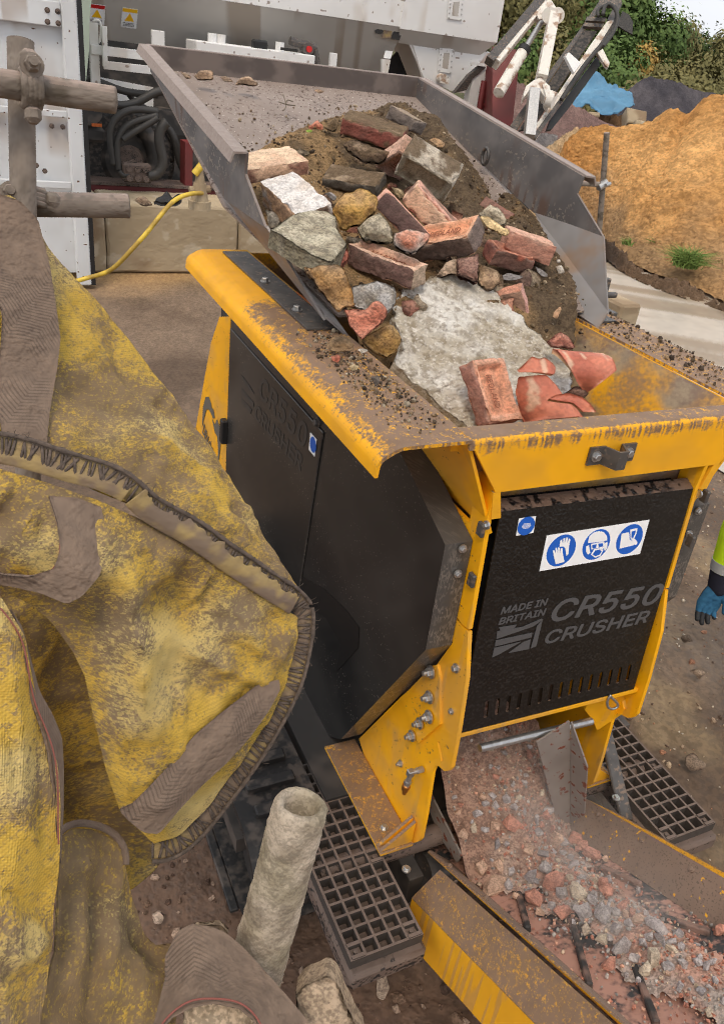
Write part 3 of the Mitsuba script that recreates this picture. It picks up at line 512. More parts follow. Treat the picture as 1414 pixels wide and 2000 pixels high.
for s in (0, 1):
    g = (lambda P: mx(P) - (.034, 0, 0)) if s else (lambda P: np.array(P, float)); tw = (9, 1.3, 1) if s else (-9, 1.3, 1)
    sp = part(CR, 'frame_plate', plate(g(upper), .012, tw), 'yellow_clean')
    lo2 = np.array([p for p in lower]); pgl = Polygon(lo2[:, 1:]).buffer(0); pgl = max(getattr(pgl, 'geoms', [pgl]), key=lambda a: a.area)
    lo3 = np.array([(PX, y, z) for y, z in pgl.exterior.coords[:-1]])
    slot = np.array([(1.008,1.263,0.836),(1.008,1.253,0.846),(1.008,1.219,0.81),(1.008,1.228,0.796)])
    lp = part(CR, 'frame_plate', plate(g(lo3), .012, tw, holes=[g(slot)]), 'yellow_clean')
    rf = np.array([(1,1.464,0.814),(1,1.347,1.04),(1,1.327,1.061),(1,1.305,1.039),(1,1.26,0.907),(1,1.337,0.756),(1,1.386,0.783)])
    part(lp, 'stiffener_plate', plate(g(rf), .008, tw, bev=.002), 'yellow_clean')
    dr_ = np.array([1.0 if s else -1.0, 0, 0])
    for c_, nut, r_ in (((0.994,1.339,1.027), 1, .013), ((0.994,1.322,0.951), 1, .013), ((0.994,1.305,0.894), 1, .0135), ((0.994,1.34,0.835), 1, .012), ((0.994,1.364,0.762), 1, .012), ((1.006,1.253,1.111), 0, .009), ((1.006,1.231,0.981), 0, .006), ((1.006,1.407,0.598), 1, .008)):
        part(lp, 'bolt', bolt(g(c_), dr_, r_, r_ * .95, True, bool(nut)), 'galvanised', 40)
    for c_ in ((1.006,1.262,1.537),): part(sp, 'bolt', bolt(g(c_), dr_, .0075, .007), 'galvanised')
    # foot: base flange, gussets, hydraulic elbow
    fl = np.array([(0.933,1.709,0.41),(0.955,1.72,0.41),(1.019,1.693,0.41),(1.024,1.26,0.41),(0.934,1.265,0.41)]); fl[:, 2] = 0.41
    y0, y1 = fl[:, 1].min(), fl[:, 1].max()
    ft = part(CR, 'foot_flange', box(g((0.895, y0, .398)), g((1.006, 1.70, .41)), .002), 'yellow_dirty')
    for yy in (1.285, y0 + .006):
        part(ft, 'gusset', plate(g([(0.9, yy, .412), (1.002, yy, .412), (1.002, yy, .50)]), .01, (1, -3, .4)), 'yellow_dirty')
    for yy in (1.19, 1.34): part(ft, 'bolt', bolt(g((.945, yy, .410)), (0, 0, 1), .009, .008), 'galvanised')
    part(ft, 'cross_tube', cyl(g((0.72, y0 + .045, .345)), g((1.16, y0 + .045, .345)), .033, n=22), 'foot_muddy', 40)
    if not s:
        P0 = np.array((1,1.293,0.697)); P0[0] = 1.0; P1 = np.array((0.955,1.292,0.698))
        el = part(CR, 'hydraulic_elbow', cat_([cyl(P0 + (.004, 0, 0), P0 - (.016, 0, 0), .010, n=6), cyl(P0 - (.012, 0, 0), P0 - (.028, 0, 0), .008), obox(P0 - (.036, 0, .002), (1, 0, 0), (0, 1, 0), (0, 0, 1), (.018, .018, .022)), cyl(P0 - (.036, 0, .01), P0 - (.038, 0.002, .034), .0075), cyl(P0 - (.038, 0, .034), P0 - (.039, 0, .043), .0115, n=6), cyl(P0 - (.039, 0, .043), P0 - (.040, 0, .052), .009)]), 'galvanised', 30)
        part(el, 'brass_coupling', cat_([cyl(P0 - (.040, 0, .052), P0 - (.041, 0, .056), .0125, n=18), cyl(P0 - (.041, 0, .056), P0 - (.042, 0, .070), .0115, n=6), cyl(P0 - (.042, 0, .070), P0 - (.043, 0, .084), .0065)]), 'brass', 30)
# lower front rail and handle bar under the cover
part(CR, 'front_rail', beam(BL + (-.01, .006, -.012), BR + (.02, .006, -.012), .012, .014, bev=.001), 'yellow_clean')
part(CR, 'front_rail', plate([BL + (.50, .03, -.005), BR + (.06, .03, -.005), BR + (.06, .05, -.16), BR + (-.02, .05, -.22), BR + (-.06, .05, -.16), BR + (-.12, .05, -.09)], .010, CAM), 'yellow_clean')
b0, b1 = np.array((1.119,1.215,0.823)), np.array((1.517,1.215,0.803))
part(CR, 'spreader_bar', cyl(b0, b1, .0115, n=18), 'galvanised', 40)
# tie link on the far plate
part(CR, 'chain_link', tube([(1.539,1.2,0.915), (1.535,1.2,0.905), (1.575,1.2,0.851), (1.583,1.2,0.853), (1.566,1.2,0.885), (1.54,1.2,0.915)], .004, 24, 8), 'galvanised', True)
# --- black side covers
SX = 0.93
prof = [(1.300, 1.470), (1.293, 1.157), (1.66, 0.47), (2.02, 0.17), (3.05, 0.17), (3.05, 1.47), (1.62, 1.60)]
for s in (0, 1):
    g = (lambda P: mx(P)) if s else (lambda P: np.array(P, float)); tw = (9, 2, 1) if s else (-9, 2, 1)
    x0, x1 = (SX, 1.006) if not s else (2 * XC - 1.006, 2 * XC - SX)
    body = m3.CrossSection([[tuple(p) for p in (prof if Polygon(prof).exterior.is_ccw else prof[::-1])]])
    m_ = man(body.extrude(x1 - x0)); v = np.asarray(m_.vertices); V = np.stack([x0 + v[:, 2], v[:, 0], v[:, 1]], 1)
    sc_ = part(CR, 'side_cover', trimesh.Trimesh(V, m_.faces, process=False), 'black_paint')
    for c_ in ((0.976,1.293,1.457), (0.978,1.293,1.384)):
        part(sc_, 'bolt', bolt(g(np.array(c_)), (0, -1, 0), .0075, .007), 'galvanised')
    for c_ in ((1,1.272,1.52), (1,1.264,1.382)): part(sc_, 'hinge', box(g(np.array(c_)) - (.006, .012, .018), g(np.array(c_)) + (.006, .012, .018), .003), 'dark_steel')
    if s: continue
    # door, gap, sticker, faded lettering, handle, hinge
    q = SX - .006
    dpts = np.array([(0.924,3.043,1.427),(0.924,2.04,1.405),(0.924,2.117,0.749),(0.924,2.946,0.155)]); dpts[0] = (q, 3.04, 1.405); dpts[1] = (q, dpts[1][1], 1.412); dpts[2] = (q, dpts[2][1], .66); dpts[3] = (q, 3.03, .66)
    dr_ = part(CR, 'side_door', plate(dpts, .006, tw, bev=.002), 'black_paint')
    part(dr_, 'sticker', plate(np.array([(0.922,2.13,1.37),(0.922,2.074,1.372),(0.922,2.078,1.309),(0.923,2.131,1.308)]), .001, tw), 'decal_white')
    scn = np.array((0.921,2.098,1.342)); t = np.arange(24) * 2 * np.pi / 24
    part(dr_, 'sticker_disc', plate(np.stack([t * 0 + .9215, scn[1] + .026 * np.cos(t), scn[2] + .026 * np.sin(t)], 1), .0006, tw), 'decal_blue')
    part(dr_, 'faded_lettering', lettering('CR550', (0.923,2.638,1.279), (0.923,2.153,1.293), .085, (0, 0, 1), .0004, True, .2), 'decal_char')
    part(dr_, 'faded_lettering', lettering('CRUSHER', (0.923,2.674,1.174), (0.923,2.173,1.203), .06, (0, 0, 1), .0004, True, .2), 'decal_char')
    part(dr_, 'flag_emblem', cat_([plate(np.array(k_), .0008, tw) for k_ in ([(0.922,2.863,1.276),(0.922,2.756,1.274),(0.922,2.694,1.264),(0.922,2.808,1.252)], [(0.923,2.856,1.224),(0.922,2.694,1.228),(0.922,2.696,1.21),(0.922,2.853,1.202)], [(0.923,2.851,1.184),(0.922,2.715,1.192),(0.922,2.726,1.169),(0.923,2.847,1.158)])]), 'decal_char')
    hb = np.array((0.922,2.253,0.703)); part(dr_, 'door_handle', cat_([box(hb - (.004, .03, .05), hb + (.002, .03, .05), .004), box(hb + (-.016, -.012, -.035), hb + (0, .012, .035), .005)]), 'black_plastic')
    hg = np.array((0.915,3.038,0.949)); part(dr_, 'door_hinge', box(hg - (.018, .02, .055), hg + (.012, .02, .055), .005), 'black_plastic')
    part(sc_, 'bolt', bolt((0.929,2.095,1.42), (-1, 0, 0), .012, .01), 'dark_steel')
    # the big faded leaf decal on the lower cover
    part(sc_, 'swoosh_decal', plate(np.array([(0.928,2.122,0.816),(0.928,1.918,0.905),(0.928,1.748,0.947),(0.928,1.644,0.956),(0.928,1.632,0.885),(0.928,1.75,0.687),(0.928,1.746,0.809),(0.928,1.876,0.815),(0.928,2.078,0.719)]), .0008, tw), 'decal_dark_gloss')
mat('decal_dark_gloss', princ(S(18, 18, 19), 0.3))
# rear engine hood with the wing emblem
hood = np.array([(0.929,3.211,1.397),(0.929,3.054,1.447),(0.929,3.015,0.675),(0.929,3.17,0.613),(0.929,3.625,0.6),(0.929,3.456,0.977),(0.929,3.335,1.237)]); 
HD = part(CR, 'engine_hood', cat_([plate(hood, .35, (-9, 3, 1)), plate(np.array([(0.928,3.206,1.382),(0.928,3.043,1.364),(0.928,3.331,1.233)]), .002, (-9, 3, 1))]), 'yellow_clean')
part(HD, 'lettering', lettering('DRAGON', (0.926,3.436,0.756), (0.926,3.22,0.682), .062, (0, 0, 1), .001, True, .1), 'decal_wing')
part(HD, 'wing_emblem', cat_([plate(np.array(k_), .001, (-9, 3, 1)) for k_ in ([(0.926,3.446,0.78),(0.926,3.437,0.886),(0.926,3.394,0.957),(0.926,3.342,0.979),(0.926,3.296,0.963),(0.926,3.277,0.913),(0.926,3.33,0.921),(0.926,3.375,0.902),(0.926,3.41,0.847)], [(0.926,3.276,0.9),(0.926,3.231,0.89),(0.926,3.199,0.932),(0.926,3.151,0.917),(0.926,3.129,0.841),(0.926,3.146,0.757),(0.926,3.192,0.665),(0.926,3.162,0.781),(0.926,3.184,0.853),(0.926,3.228,0.854)], [(0.926,3.302,0.945),(0.926,3.258,0.953),(0.926,3.234,0.921),(0.926,3.269,0.905)])]), 'decal_wing')
# inner body so that nothing is hollow from the side
part(CR, 'jaw_housing', cat_([box((1.03, 1.50, .55), (1.68, 3.05, 1.30)), box((1.02, 3.0, .5), (1.70, 3.5, 1.55))]), 'dark_machine')
# --- foot grates
for s in (0, 1):
    gx0, gx1, gy0, gy1 = (0.695, 0.905, 1.012, 1.662) if not s else (1.797, 2.006, 1.012, 1.662)
    gt = part(CR, 'step_grate', box((gx0 - .012, gy0 - .03, .29), (gx1 + .012, gy1, .352), .012), 'foot_muddy', 40, 'step with a square mesh grating')
    nx, ny = 5, 16; px_, py_ = (gx1 - gx0) / nx, (gy1 - gy0) / ny; bars = []
    for i in range(nx + 1): x = gx0 + i * px_; bars.append(box((x - .0036, gy0 - .0036, .353), (x + .0036, gy1 + .0036, .390)))
    for j in range(ny + 1):
        y = gy0 + j * py_
        for i in range(nx): bars.append(box((gx0 + i * px_ + .0036, y - .0036, .353), (gx0 + (i + 1) * px_ - .0036, y + .0036, .3895)))
    part(gt, 'grating', cat_(bars), 'grate_muddy')
    for (i, j) in ((0, 0), (nx - 1, 0), (0, ny - 1), (nx - 1, ny - 1), (nx - 1, 6)):
        cx, cy = gx0 + (i + .5) * px_, gy0 + (j + .5) * py_
        part(gt, 'clip', cat_([box((cx - .016, cy - .016, .372), (cx + .016, cy + .016, .377)), box((cx - .019, cy - .022, .377), (cx + .019, cy - .012, .3935)), box((cx - .019, cy + .012, .377), (cx + .019, cy + .022, .3935)), cyl((cx, cy, .377), (cx, cy, .384), .006, n=10)]), 'grate_muddy')
    # grit caught in the mesh
    # --- track under the step
    tx0, tx1 = (0.545, 0.80) if not s else (1.91, 2.165); zc, rr_, ya, yb = .21, .19, (1.86 if s else 1.52), 3.1
    def loop(r, n=14):
        a = np.linspace(-np.pi / 2, np.pi / 2, n); return [(yb + r * np.cos(t), zc + r * np.sin(t)) for t in a] + [(ya - r * np.cos(t), zc - r * np.sin(t)) for t in a]
    ring = Polygon(loop(rr_)).difference(Polygon(loop(rr_ - .022)))
    tk_m = trimesh.creation.extrude_polygon(ring, tx1 - tx0, engine='earcut'); v = np.asarray(tk_m.vertices)
    tk = part(CR, 'track', trimesh.Trimesh(np.stack([tx0 + v[:, 2], v[:, 0], v[:, 1]], 1), tk_m.faces, process=False), 'rubber', label='black rubber track with block lugs')
    line = LineString(loop(rr_) + loop(rr_)[:1]); nl = 46
    for k in range(nl):
        a = np.array(line.interpolate(k * line.length / nl).coords[0]); b = np.array(line.interpolate((k * line.length / nl + .01) % line.length).coords[0]); t = nrm(b - a); n_ = np.array([t[1], -t[0]])
        if (a + n_ * .05 - (0.5 * (ya + yb), zc)) @ n_ < (a - (0.5 * (ya + yb), zc)) @ n_ : n_ = -n_
        c2 = a + n_ * .008
        for x_ in ((tx0 + .07, tx0 + .135), (tx1 - .135, tx1 - .07)):
            if a[1] < .06 and x_[0] > tx0 + .2: continue
            part(tk, 'lug', obox((sum(x_) / 2, c2[0], c2[1]), (1, 0, 0), (0, t[0], t[1]), (0, n_[0], n_[1]), (.11, .038, .036), .005), 'rubber')
    part(tk, 'edge_flange', box((tx0 - .03, ya - .05, .012), (tx0 - .001, yb, .030), .004), 'rubber')
    for y_ in (ya, 1.9, 2.35, 2.8, yb): part(tk, 'roller', cyl((tx0 + .05, y_, zc), (tx1 - .05, y_, zc), .13 if y_ in (ya, yb) else .07, n=24), 'dark_machine')
part(CR, 'undercarriage', cat_([box((0.82, 1.5, .16), (1.9, 3.2, .40)), box((0.55, 1.55, .2), (2.16, 3.0, .26))]), 'dark_machine')

# --- feed tray bolted over the hopper
FT = part(CR, 'feed_tray', cat_([
    plate([(.752, 3.68, 2.262), (1.978, 3.68, 2.262), (1.974, 2.6, 1.98), (1.80, 2.02, 1.775), (.925, 2.02, 1.775), (.756, 2.6, 1.98)], .008, (1.3, 2, 6))]), 'tray_floor_dusty')
for s in (0, 1):
    g = (lambda P: mx(np.array(P, float)) + (.01, 0, 0)) if s else (lambda P: np.array(P, float)); inw = (1.36, 2.5, 2.2)
    wl = part(FT, 'side_wall', plate(g([(.75, 3.683, 2.345), (.75, 2.374, 2.146), (.752, 2.386, 2.088), (.758, 2.19, 1.982), (.756, 2.6, 1.978), (.752, 3.68, 2.255)]), .008, inw, 1), 'tray_steel')
    lipp = [(.75, 3.69, 2.350), (.75, 2.366, 2.150), (.712, 2.366, 2.148), (.712, 3.69, 2.348)]
    part(wl, 'folded_lip', cat_([plate(g(lipp), .006, (1.3, 2, 9)), plate(g([(.712, 3.69, 2.350), (.712, 2.366, 2.150), (.700, 2.366, 2.120), (.700, 3.69, 2.32)]), .006, (-9 if not s else 12, 2, 2))]), 'tray_lip', label='dusty folded top lip')
    part(FT, 'lower_wall', cat_([plate(g([(.757, 2.604, 1.981), (.759, 2.19, 1.983), (.86, 1.965, 1.79)]), .007, inw, 1), plate(g([(.757, 2.604, 1.979), (.86, 1.966, 1.789), (.925, 1.93, 1.764), (.925, 2.10, 1.768)]), .007, inw, 1)]), 'tray_steel_bare')
    # mounting foot
    mf = part(FT, 'mounting_plate', box(g((.815, 1.97, 1.761)), g((.905, 2.80, 1.768)), .001), 'dark_steel')
    for y_ in (2.13, 2.42): part(mf, 'bolt', bolt(g((.845, y_, 1.768)), (0, 0, 1), .011, .010), 'galvanised', 40)
    part(mf, 'rust_line', box(g((.905, 1.99, 1.7685)), g((.909, 2.30, 1.7705))), 'rust_orange')
part(FT, 'side_wall', plate([(.752, 3.684, 2.345), (1.978, 3.684, 2.345), (1.978, 3.676, 2.255), (.752, 3.676, 2.255)], .008, (1.36, 0, 2.2), 1), 'tray_steel_dirty')
part(FT, 'side_wall_lip', box((.75, 3.684, 2.343), (1.98, 3.735, 2.350), .002), 'tray_lip')
ly = np.array((1.913,2.933,2.103)); part(FT, 'lifting_ring', cat_([tube([ly + (0, .022 * math.cos(a), .030 * math.sin(a) + .02) for a in np.linspace(0, 2 * np.pi, 18)], .007, 36, 8)]), 'dark_steel', True)
mat('tray_lip', princ(proc(lambda p, n, uv: mix(L(S(128, 116, 110)), L(S(150, 138, 132)), h3(p, 90, 3))), 0.7))
mat('tray_steel_dirty', princ(proc(lambda p, n, uv: mix(L(S(78, 68, 64)), L(S(104, 92, 86)), smoothstep(0.35, 0.65, h3(p, 13, 4)))), 0.6))
mat('tray_steel_bare', princ(proc(lambda p, n, uv: mix(mix(L(S(150, 146, 144)), L(S(122, 117, 114)), h3(p, 9, 3)), L(S(142, 118, 98)), smoothstep(0.42, 0.68, h3(p, 7, 4)))), proc(lambda p, n, uv: 0.4 + 0.35 * h3(p, 15, 2)), metal=0.3))
mat('rust_orange', princ(S(190, 100, 50), 0.9))

# --- discharge conveyor
BZ = lambda y: 0.35 + 0.49 * (1.11 - y)
TZ = lambda y: 0.372 + 0.506 * (1.243 - y)
y0, y1 = -0.75, 1.42
CV = part(CR, 'discharge_conveyor', plate([(1.13, y1, BZ(y1)), (1.58, y1, BZ(y1)), (1.58, y0, BZ(y0)), (1.13, y0, BZ(y0))], .012, (1.3, 0, 9)), 'belt_dusty', label='black rubber conveyor belt with raised cleats')
def f_belt(p, n, uv):
    return mix(mix(L(S(44, 45, 48)), L(S(66, 66, 68)), h3(p, 30, 3)), L(S(182, 138, 122)), 0.9 * smoothstep(0.40, 0.58, h3(p, 11, 4) * .7 + .3 * h3(p, 90, 2)))
mat('belt_dusty', princ(proc(f_belt), 0.6))
cl = [((1.22,1.011,0.405), (1.145,0.88,0.469)), ((1.269,0.857,0.48), (1.143,0.659,0.577)), ((1.282,0.659,0.577), (1.191,0.511,0.649)), ((1.504,0.994,0.413), (1.539,0.876,0.471)), ((1.479,0.754,0.53), (1.537,0.656,0.578)), ((1.379,0.651,0.581), (1.446,0.547,0.632))]
for a, b in cl: part(CV, 'cleat', beam(a, b, .018, .024, (0, .44, .9), .004), 'belt_cleat')
mat('belt_cleat', princ(proc(lambda p, n, uv: mix(L(S(52, 50, 50)), L(S(130, 104, 94)), smoothstep(0.4, 0.65, h3(p, 25, 3)))), 0.7))
for s in (0, 1):
    g = (lambda P: mx(P)) if s else (lambda P: np.array(P, float)); e = .012 if s else 0
    sp_ = part(CV, 'side_board', cat_([plate(g([(1.057, 1.243, TZ(1.243)), (1.057, y0, TZ(y0)), (1.150, y0, BZ(y0) + .005), (1.150, 1.243, BZ(1.243) + .005)]), .005, (XC, .5, 3)), plate(g([(1.0555, 1.243, TZ(1.243) + .006), (1.0555, y0, TZ(y0) + .006), (1.088, y0, TZ(y0) - .028), (1.088, 1.243, TZ(1.243) - .028)]), .004, (XC, .5, 3))]), 'conveyor_muddy')
    for k in range(7):
        y_ = 1.16 - k * .17; part(sp_, 'rivet', bolt(g((1.076, y_, TZ(y_) - .010)), nrm(g((.6, .25, .7)) - g((0, 0, 0))) if not s else nrm((-.6, .25, .7)), .006, .004), 'conveyor_muddy')
    f1, f2 = (lambda y: .432 + .53 * (1.125 - y)), (lambda y: .340 + .53 * (1.125 - y))
    part(CV, 'side_channel', cat_([
        plate(g([(1.034, 1.148, f1(1.148)), (1.034, y0, f1(y0)), (.955, y0, f2(y0)), (.955, 1.148, f2(1.148))]), .006, (-3 if not s else 6, .5, 4)),
        plate(g([(.955, 1.148, f2(1.148) - .002), (.955, y0, f2(y0) - .002), (.955, y0, f2(y0) - .17), (.955, 1.12, f2(1.148) - .17)]), .006, (-9 if not s else 12, .5, .5)),
        plate(g([(1.040, 1.15, f1(1.15) + .004), (1.040, y0, f1(y0) + .004), (1.056, y0, TZ(y0) + .004), (1.056, 1.243, TZ(1.243) + .004)]), .005, (-3 if not s else 6, .5, 4)),
        plate(g([(.957, 1.150, f2(1.148)), (1.034, 1.150, f1(1.148)), (1.034, 1.150, f2(1.148) - .14), (.957, 1.150, f2(1.148) - .14)]), .006, (1, 5, .4))]), 'yellow_dirty')
part(CV, 'head_drum', cyl((1.10, 1.30, BZ(1.30) - .07), (1.62, 1.30, BZ(1.30) - .07), .06, n=24), 'dark_steel', 40)
for x in (1.0, 1.71): part(CV, 'tail_beam', beam((x, 1.2, .27), (x, 1.75, .27), .05, .12), 'dark_machine')
part(CR, 'chute_plate', cat_([plate([(1.299,1.19,0.81),(1.399,1.19,0.862),(1.485,1.19,0.618),(1.559,1.19,0.374),(1.555,1.19,0.359),(1.499,1.19,0.38)], .006, CAM), plate([(1.398,1.188,0.858), (1.47,1.13,0.724), (1.519,1.13,0.47), (1.562,1.188,0.36)], .005, CAM)]), 'chute_steel')
mat('chute_steel', princ(proc(lambda p, n, uv: mix(mix(L(S(150, 142, 136)), L(S(120, 110, 104)), h3(p, 10, 3)), L(S(124, 74, 58)), smoothstep(0.62, 0.7, h3(p, 45, 3)))), 0.5, metal=0.2))
part(CR, 'chute_plate', plate([(1.125,1.393,0.444),(1.125,1.298,0.427),(1.125,1.177,0.405),(1.125,1.189,0.358),(1.125,1.291,0.35),(1.125,1.383,0.384)], .006, CAM), 'chute_steel')
part(CR, 'tie_strap', beam(np.array((1.76,1.359,0.574)), np.array((1.76,1.141,0.342)), .014, .05, (1, 0, 0), .004), 'dark_steel')

# ------------------------------------------------------------------ loose soil in the tray and the hopper
soilp = Polygon(np.array([(0.947,2.883,2.079),(1.127,3.081,2.135),(1.27,3.194,2.166),(1.487,3.355,2.211),(1.684,3.483,2.247),(1.808,3.427,2.232),(1.858,3.271,2.188),(1.892,3.166,2.159),(1.825,2.817,2.061),(1.735,2.587,1.996),(1.772,2.531,1.981),(1.921,2.718,2.033),(1.931,2.572,1.992),(1.849,2.405,1.945),(1.819,2.189,1.885),(1.618,1.851,1.79),(1.511,1.733,1.757),(1.301,1.677,1.742),(0.838,1.669,1.739),(0.891,1.833,1.785),(0.831,2.398,1.943)])[:, :2])
def soil_z(x, y):
    fl = np.where(y > 2.02, 2.26 - .267 * (3.65 - y), 1.825 - .95 * (2.02 - y))
    d = shapely.distance(shapely.points(x, y), soilp.exterior); d = np.where(shapely.contains_xy(soilp, x, y), d, -d)
    q = np.stack([x, y, x * 0], -1)
    top = np.minimum(1.76 + .28 * (y - 1.35) - .145 + .06 * sst(2.6, 3.0, y) + .06 * sst(1.62, 1.85, x), 1.60 + .52 * (y - 1.45) - .185 + .5 * sst(1.95, 2.3, y) + .12 * sst(1.60, 1.72, x)) + .05 * nz_(q, 6, 3, 4) + .018 * nz_(q, 35, 3, 5) 
    return fl + (np.maximum(top, fl) - fl) * sst(-.01, .10, d + .03 * nz_(q, 18, 3, 8)) - .004 * (d < 0), d
gx, gy = np.meshgrid(np.arange(.80, 1.955, .012), np.arange(1.36, 3.45, .012), indexing='ij'); gz, gd = soil_z(gx.ravel(), gy.ravel())
keep = (gx.ravel() > .76 + np.maximum(0, 2.6 - gy.ravel()) * .26 + .02) & (gx.ravel() < 1.97 - np.maximum(0, 2.6 - gy.ravel()) * .26 - .01)
V = np.stack([gx.ravel(), gy.ravel(), gz], 1); w_ = gx.shape[1]
i, j = np.meshgrid(np.arange(gx.shape[0] - 1), np.arange(w_ - 1), indexing='ij'); k = (i * w_ + j).ravel()
F = np.vstack([np.stack([k, k + w_, k + w_ + 1], 1), np.stack([k, k + w_ + 1, k + 1], 1)])
F = F[(gd[F] > -.035).any(1) & keep[F].all(1)]
V[:, 2] += .006 * nz_(V, 70, 2, 2)
cs = mixc(S(128, 104, 74), S(84, 70, 54), sst(.35, .65, meshkit.fbm(V * 9, 4, 3) + .5 * (V[:, 0] - 1.35) * 1.0)) * (.7 + .6 * meshkit.fbm(V * 90, 3, 6))[:, None]
structure('loose_soil', trimesh.Trimesh(V, F, process=False), 'vertex_rough', True, cs, 'stuff', 'damp brown soil under the bricks in the feed tray')
# clods and grit
def bits(n, pos, size, seed, cols, flat=.7):
    """n little stones, faceted, as one mesh with vertex colours"""
    r = np.random.default_rng(seed); ico = trimesh.creation.icosahedron(); v0, f0 = np.asarray(ico.vertices), np.asarray(ico.faces); m = len(v0)
    sc = r.uniform(.55, 1.25, (n, m, 1)) * np.asarray(size).reshape(-1, 1, 1); R = Rotation.random(n, random_state=seed).as_matrix()
    v = np.einsum('nij,nkj->nki', R, v0[None] * sc * np.array([1, .8, flat])); V = v + np.asarray(pos)[:, None, :]
    F = (f0[None] + (np.arange(n) * m)[:, None, None]).reshape(-1, 3); ci = r.integers(0, len(cols), n); c = np.array(cols)[ci] * r.uniform(.75, 1.2, (n, 1))
    return trimesh.Trimesh(V.reshape(-1, 3), F, process=False), np.repeat(c, m, 0)
r = np.random.default_rng(3); n = 4200
px_, py_ = r.uniform(.85, 1.93, n), r.uniform(1.45, 3.6, n); pz_, pd_ = soil_z(px_, py_)
ok = (r.random(n) < np.where(pd_ > 0, .9, np.exp(pd_ * 9) * .9)) & (px_ > .80 + np.maximum(0, 2.6 - py_) * .26) & (px_ < 1.95 - np.maximum(0, 2.6 - py_) * .26)
px_, py_, pz_ = px_[ok], py_[ok], pz_[ok]; sz = np.clip(r.lognormal(-5.5, .5, len(px_)), .002, .014)
m_, c_ = bits(len(px_), np.stack([px_, py_, pz_ + sz * .3], 1), sz, 5, [S(92, 78, 60), S(120, 98, 70), S(74, 62, 50), S(150, 134, 112), S(104, 84, 64)])
structure('soil_crumbs', m_, 'vertex_rough', False, c_, 'stuff', 'crumbs of soil and grit on the tray floor')
# grit on the hopper flange
r = np.random.default_rng(8); n = 900; t = r.beta(2, 2.2, n); yy = 1.30 + t * .78; xx = .765 + r.beta(1.6, 1.2, n) * .14; sz = np.clip(r.lognormal(-6.0, .6, n), .0012, .011)
m_, c_ = bits(n, np.stack([xx, yy, 1.761 + sz * .3], 1), sz, 6, [S(92, 78, 62), S(126, 106, 82), S(70, 60, 52), S(150, 138, 120)])
structure('flange_grit', m_, 'vertex_rough', False, c_, 'stuff', 'grit lying on the yellow hopper flange')
r = np.random.default_rng(9); n = 700; yy = 1.30 + r.random(n) * .9; xx = 1.80 + r.random(n) * .2; sz = np.clip(r.lognormal(-6.0, .6, n), .0012, .011)
m_, c_ = bits(n, np.stack([xx, yy, 1.761 + sz * .3 - .5 * np.maximum(0, xx - 1.96)], 1), sz, 7, [S(92, 78, 62), S(126, 106, 82), S(70, 60, 52)])
structure('flange_grit', m_, 'vertex_rough', False, c_, 'stuff', 'grit lying on the far yellow hopper flange')

# ------------------------------------------------------------------ bricks
BR_ = {"cream": {"c": [0.8691, 2.534, 2.0963], "q": [-2.4444, 5.5051, 0.5866], "d": [0.213, 0.1841, 0.0409]}, "white": {"c": [0.8934, 2.317, 2.024], "q": [0.4715, -0.0116, -1.3376], "d": [0.2153, 0.1157, 0.0757]}, "slateblock": {"c": [1.2785, 2.7748, 2.0287], "q": [0.4112, -0.2087, -0.8253], "d": [0.2181, 0.091, 0.0408]}, "redmortar": {"c": [1.4346, 2.9793, 2.1762], "q": [-2.309, -0.5528, 5.0867], "d": [0.2355, 0.1163, 0.0606]}, "hole": {"c": [1.6188, 3.0843, 2.212], "q": [-0.0517, -1.5706, 4.9505], "d": [0.1265, 0.0999, 0.0506]}, "letti": {"c": [1.4208, 2.7063, 2.1186], "q": [1.6212, -1.9331, -0.1054], "d": [0.214, 0.1024, 0.065]}, "greyfrog": {"c": [1.45, 2.5521, 2.1122], "q": [2.3036, -0.539, -0.736], "d": [0.1959, 0.1155, 0.0916]}, "purple": {"c": [1.2414, 2.2881, 1.9913], "q": [0.0603, 0.6642, -0.4161], "d": [0.2155, 0.1028, 0.0612]}, "orangetop": {"c": [1.3474, 2.2959, 2.013], "q": [0.2306, 0.6186, -0.5039], "d": [0.2146, 0.1021, 0.0679]}, "redland": {"c": [1.3178, 2.1507, 1.9692], "q": [0.3192, -0.5982, -0.8955], "d": [0.2148, 0.1047, 0.0652]}, "ghelett": {"c": [1.1093, 2.1153, 1.9055], "q": [-0.867, -0.0307, 5.1543], "d": [0.2398, 0.0742, 0.0633]}, "redfrog": {"c": [1.6512, 2.2816, 1.8909], "q": [0.1965, 0.1854, -0.1353], "d": [0.1631, 0.0841, 0.0591]}, "longright": {"c": [1.6284, 2.1637, 1.9587], "q": [0.0097, 0.195, -0.4955], "d": [0.1571, 0.1428, 0.0611]}, "fardark": {"c": [1.9258, 2.7939, 1.9352], "q": [1.0518, -0.2781, -1.1189], "d": [0.1447, 0.0494, 0.0621]}, "stand": {"c": [1.5486, 2.0283, 1.7584], "q": [-3.3034, -0.8244, 2.0729], "d": [0.2157, 0.0916, 0.0574]}, "frontred": {"c": [1.2174, 1.6362, 1.6935], "q": [0.4851, 0.7814, -1.2638], "d": [0.176, 0.1307, 0.0528]}}
def bk_(k, f=1.0): return dict(c=list((np.array(BR_[k]['c']) - CAM) * f + CAM), q=BR_[k]['q'], d=[x * f for x in BR_[k]['d']])
brick('brick', **bk_('cream'), label='pale cream topped brick against the tray wall, above the white mortared brick', bed=CREAM, side=S(128, 86, 70), seed=11, blot=S(196, 160, 132))
brick('brick', **bk_('white'), label='brick coated with bright white mortar over a tan face, beside the tray wall', bed=S(222, 222, 222), side=S(170, 136, 108), head=S(120, 96, 80), seed=12, blot=S(206, 200, 194), rough=.004)
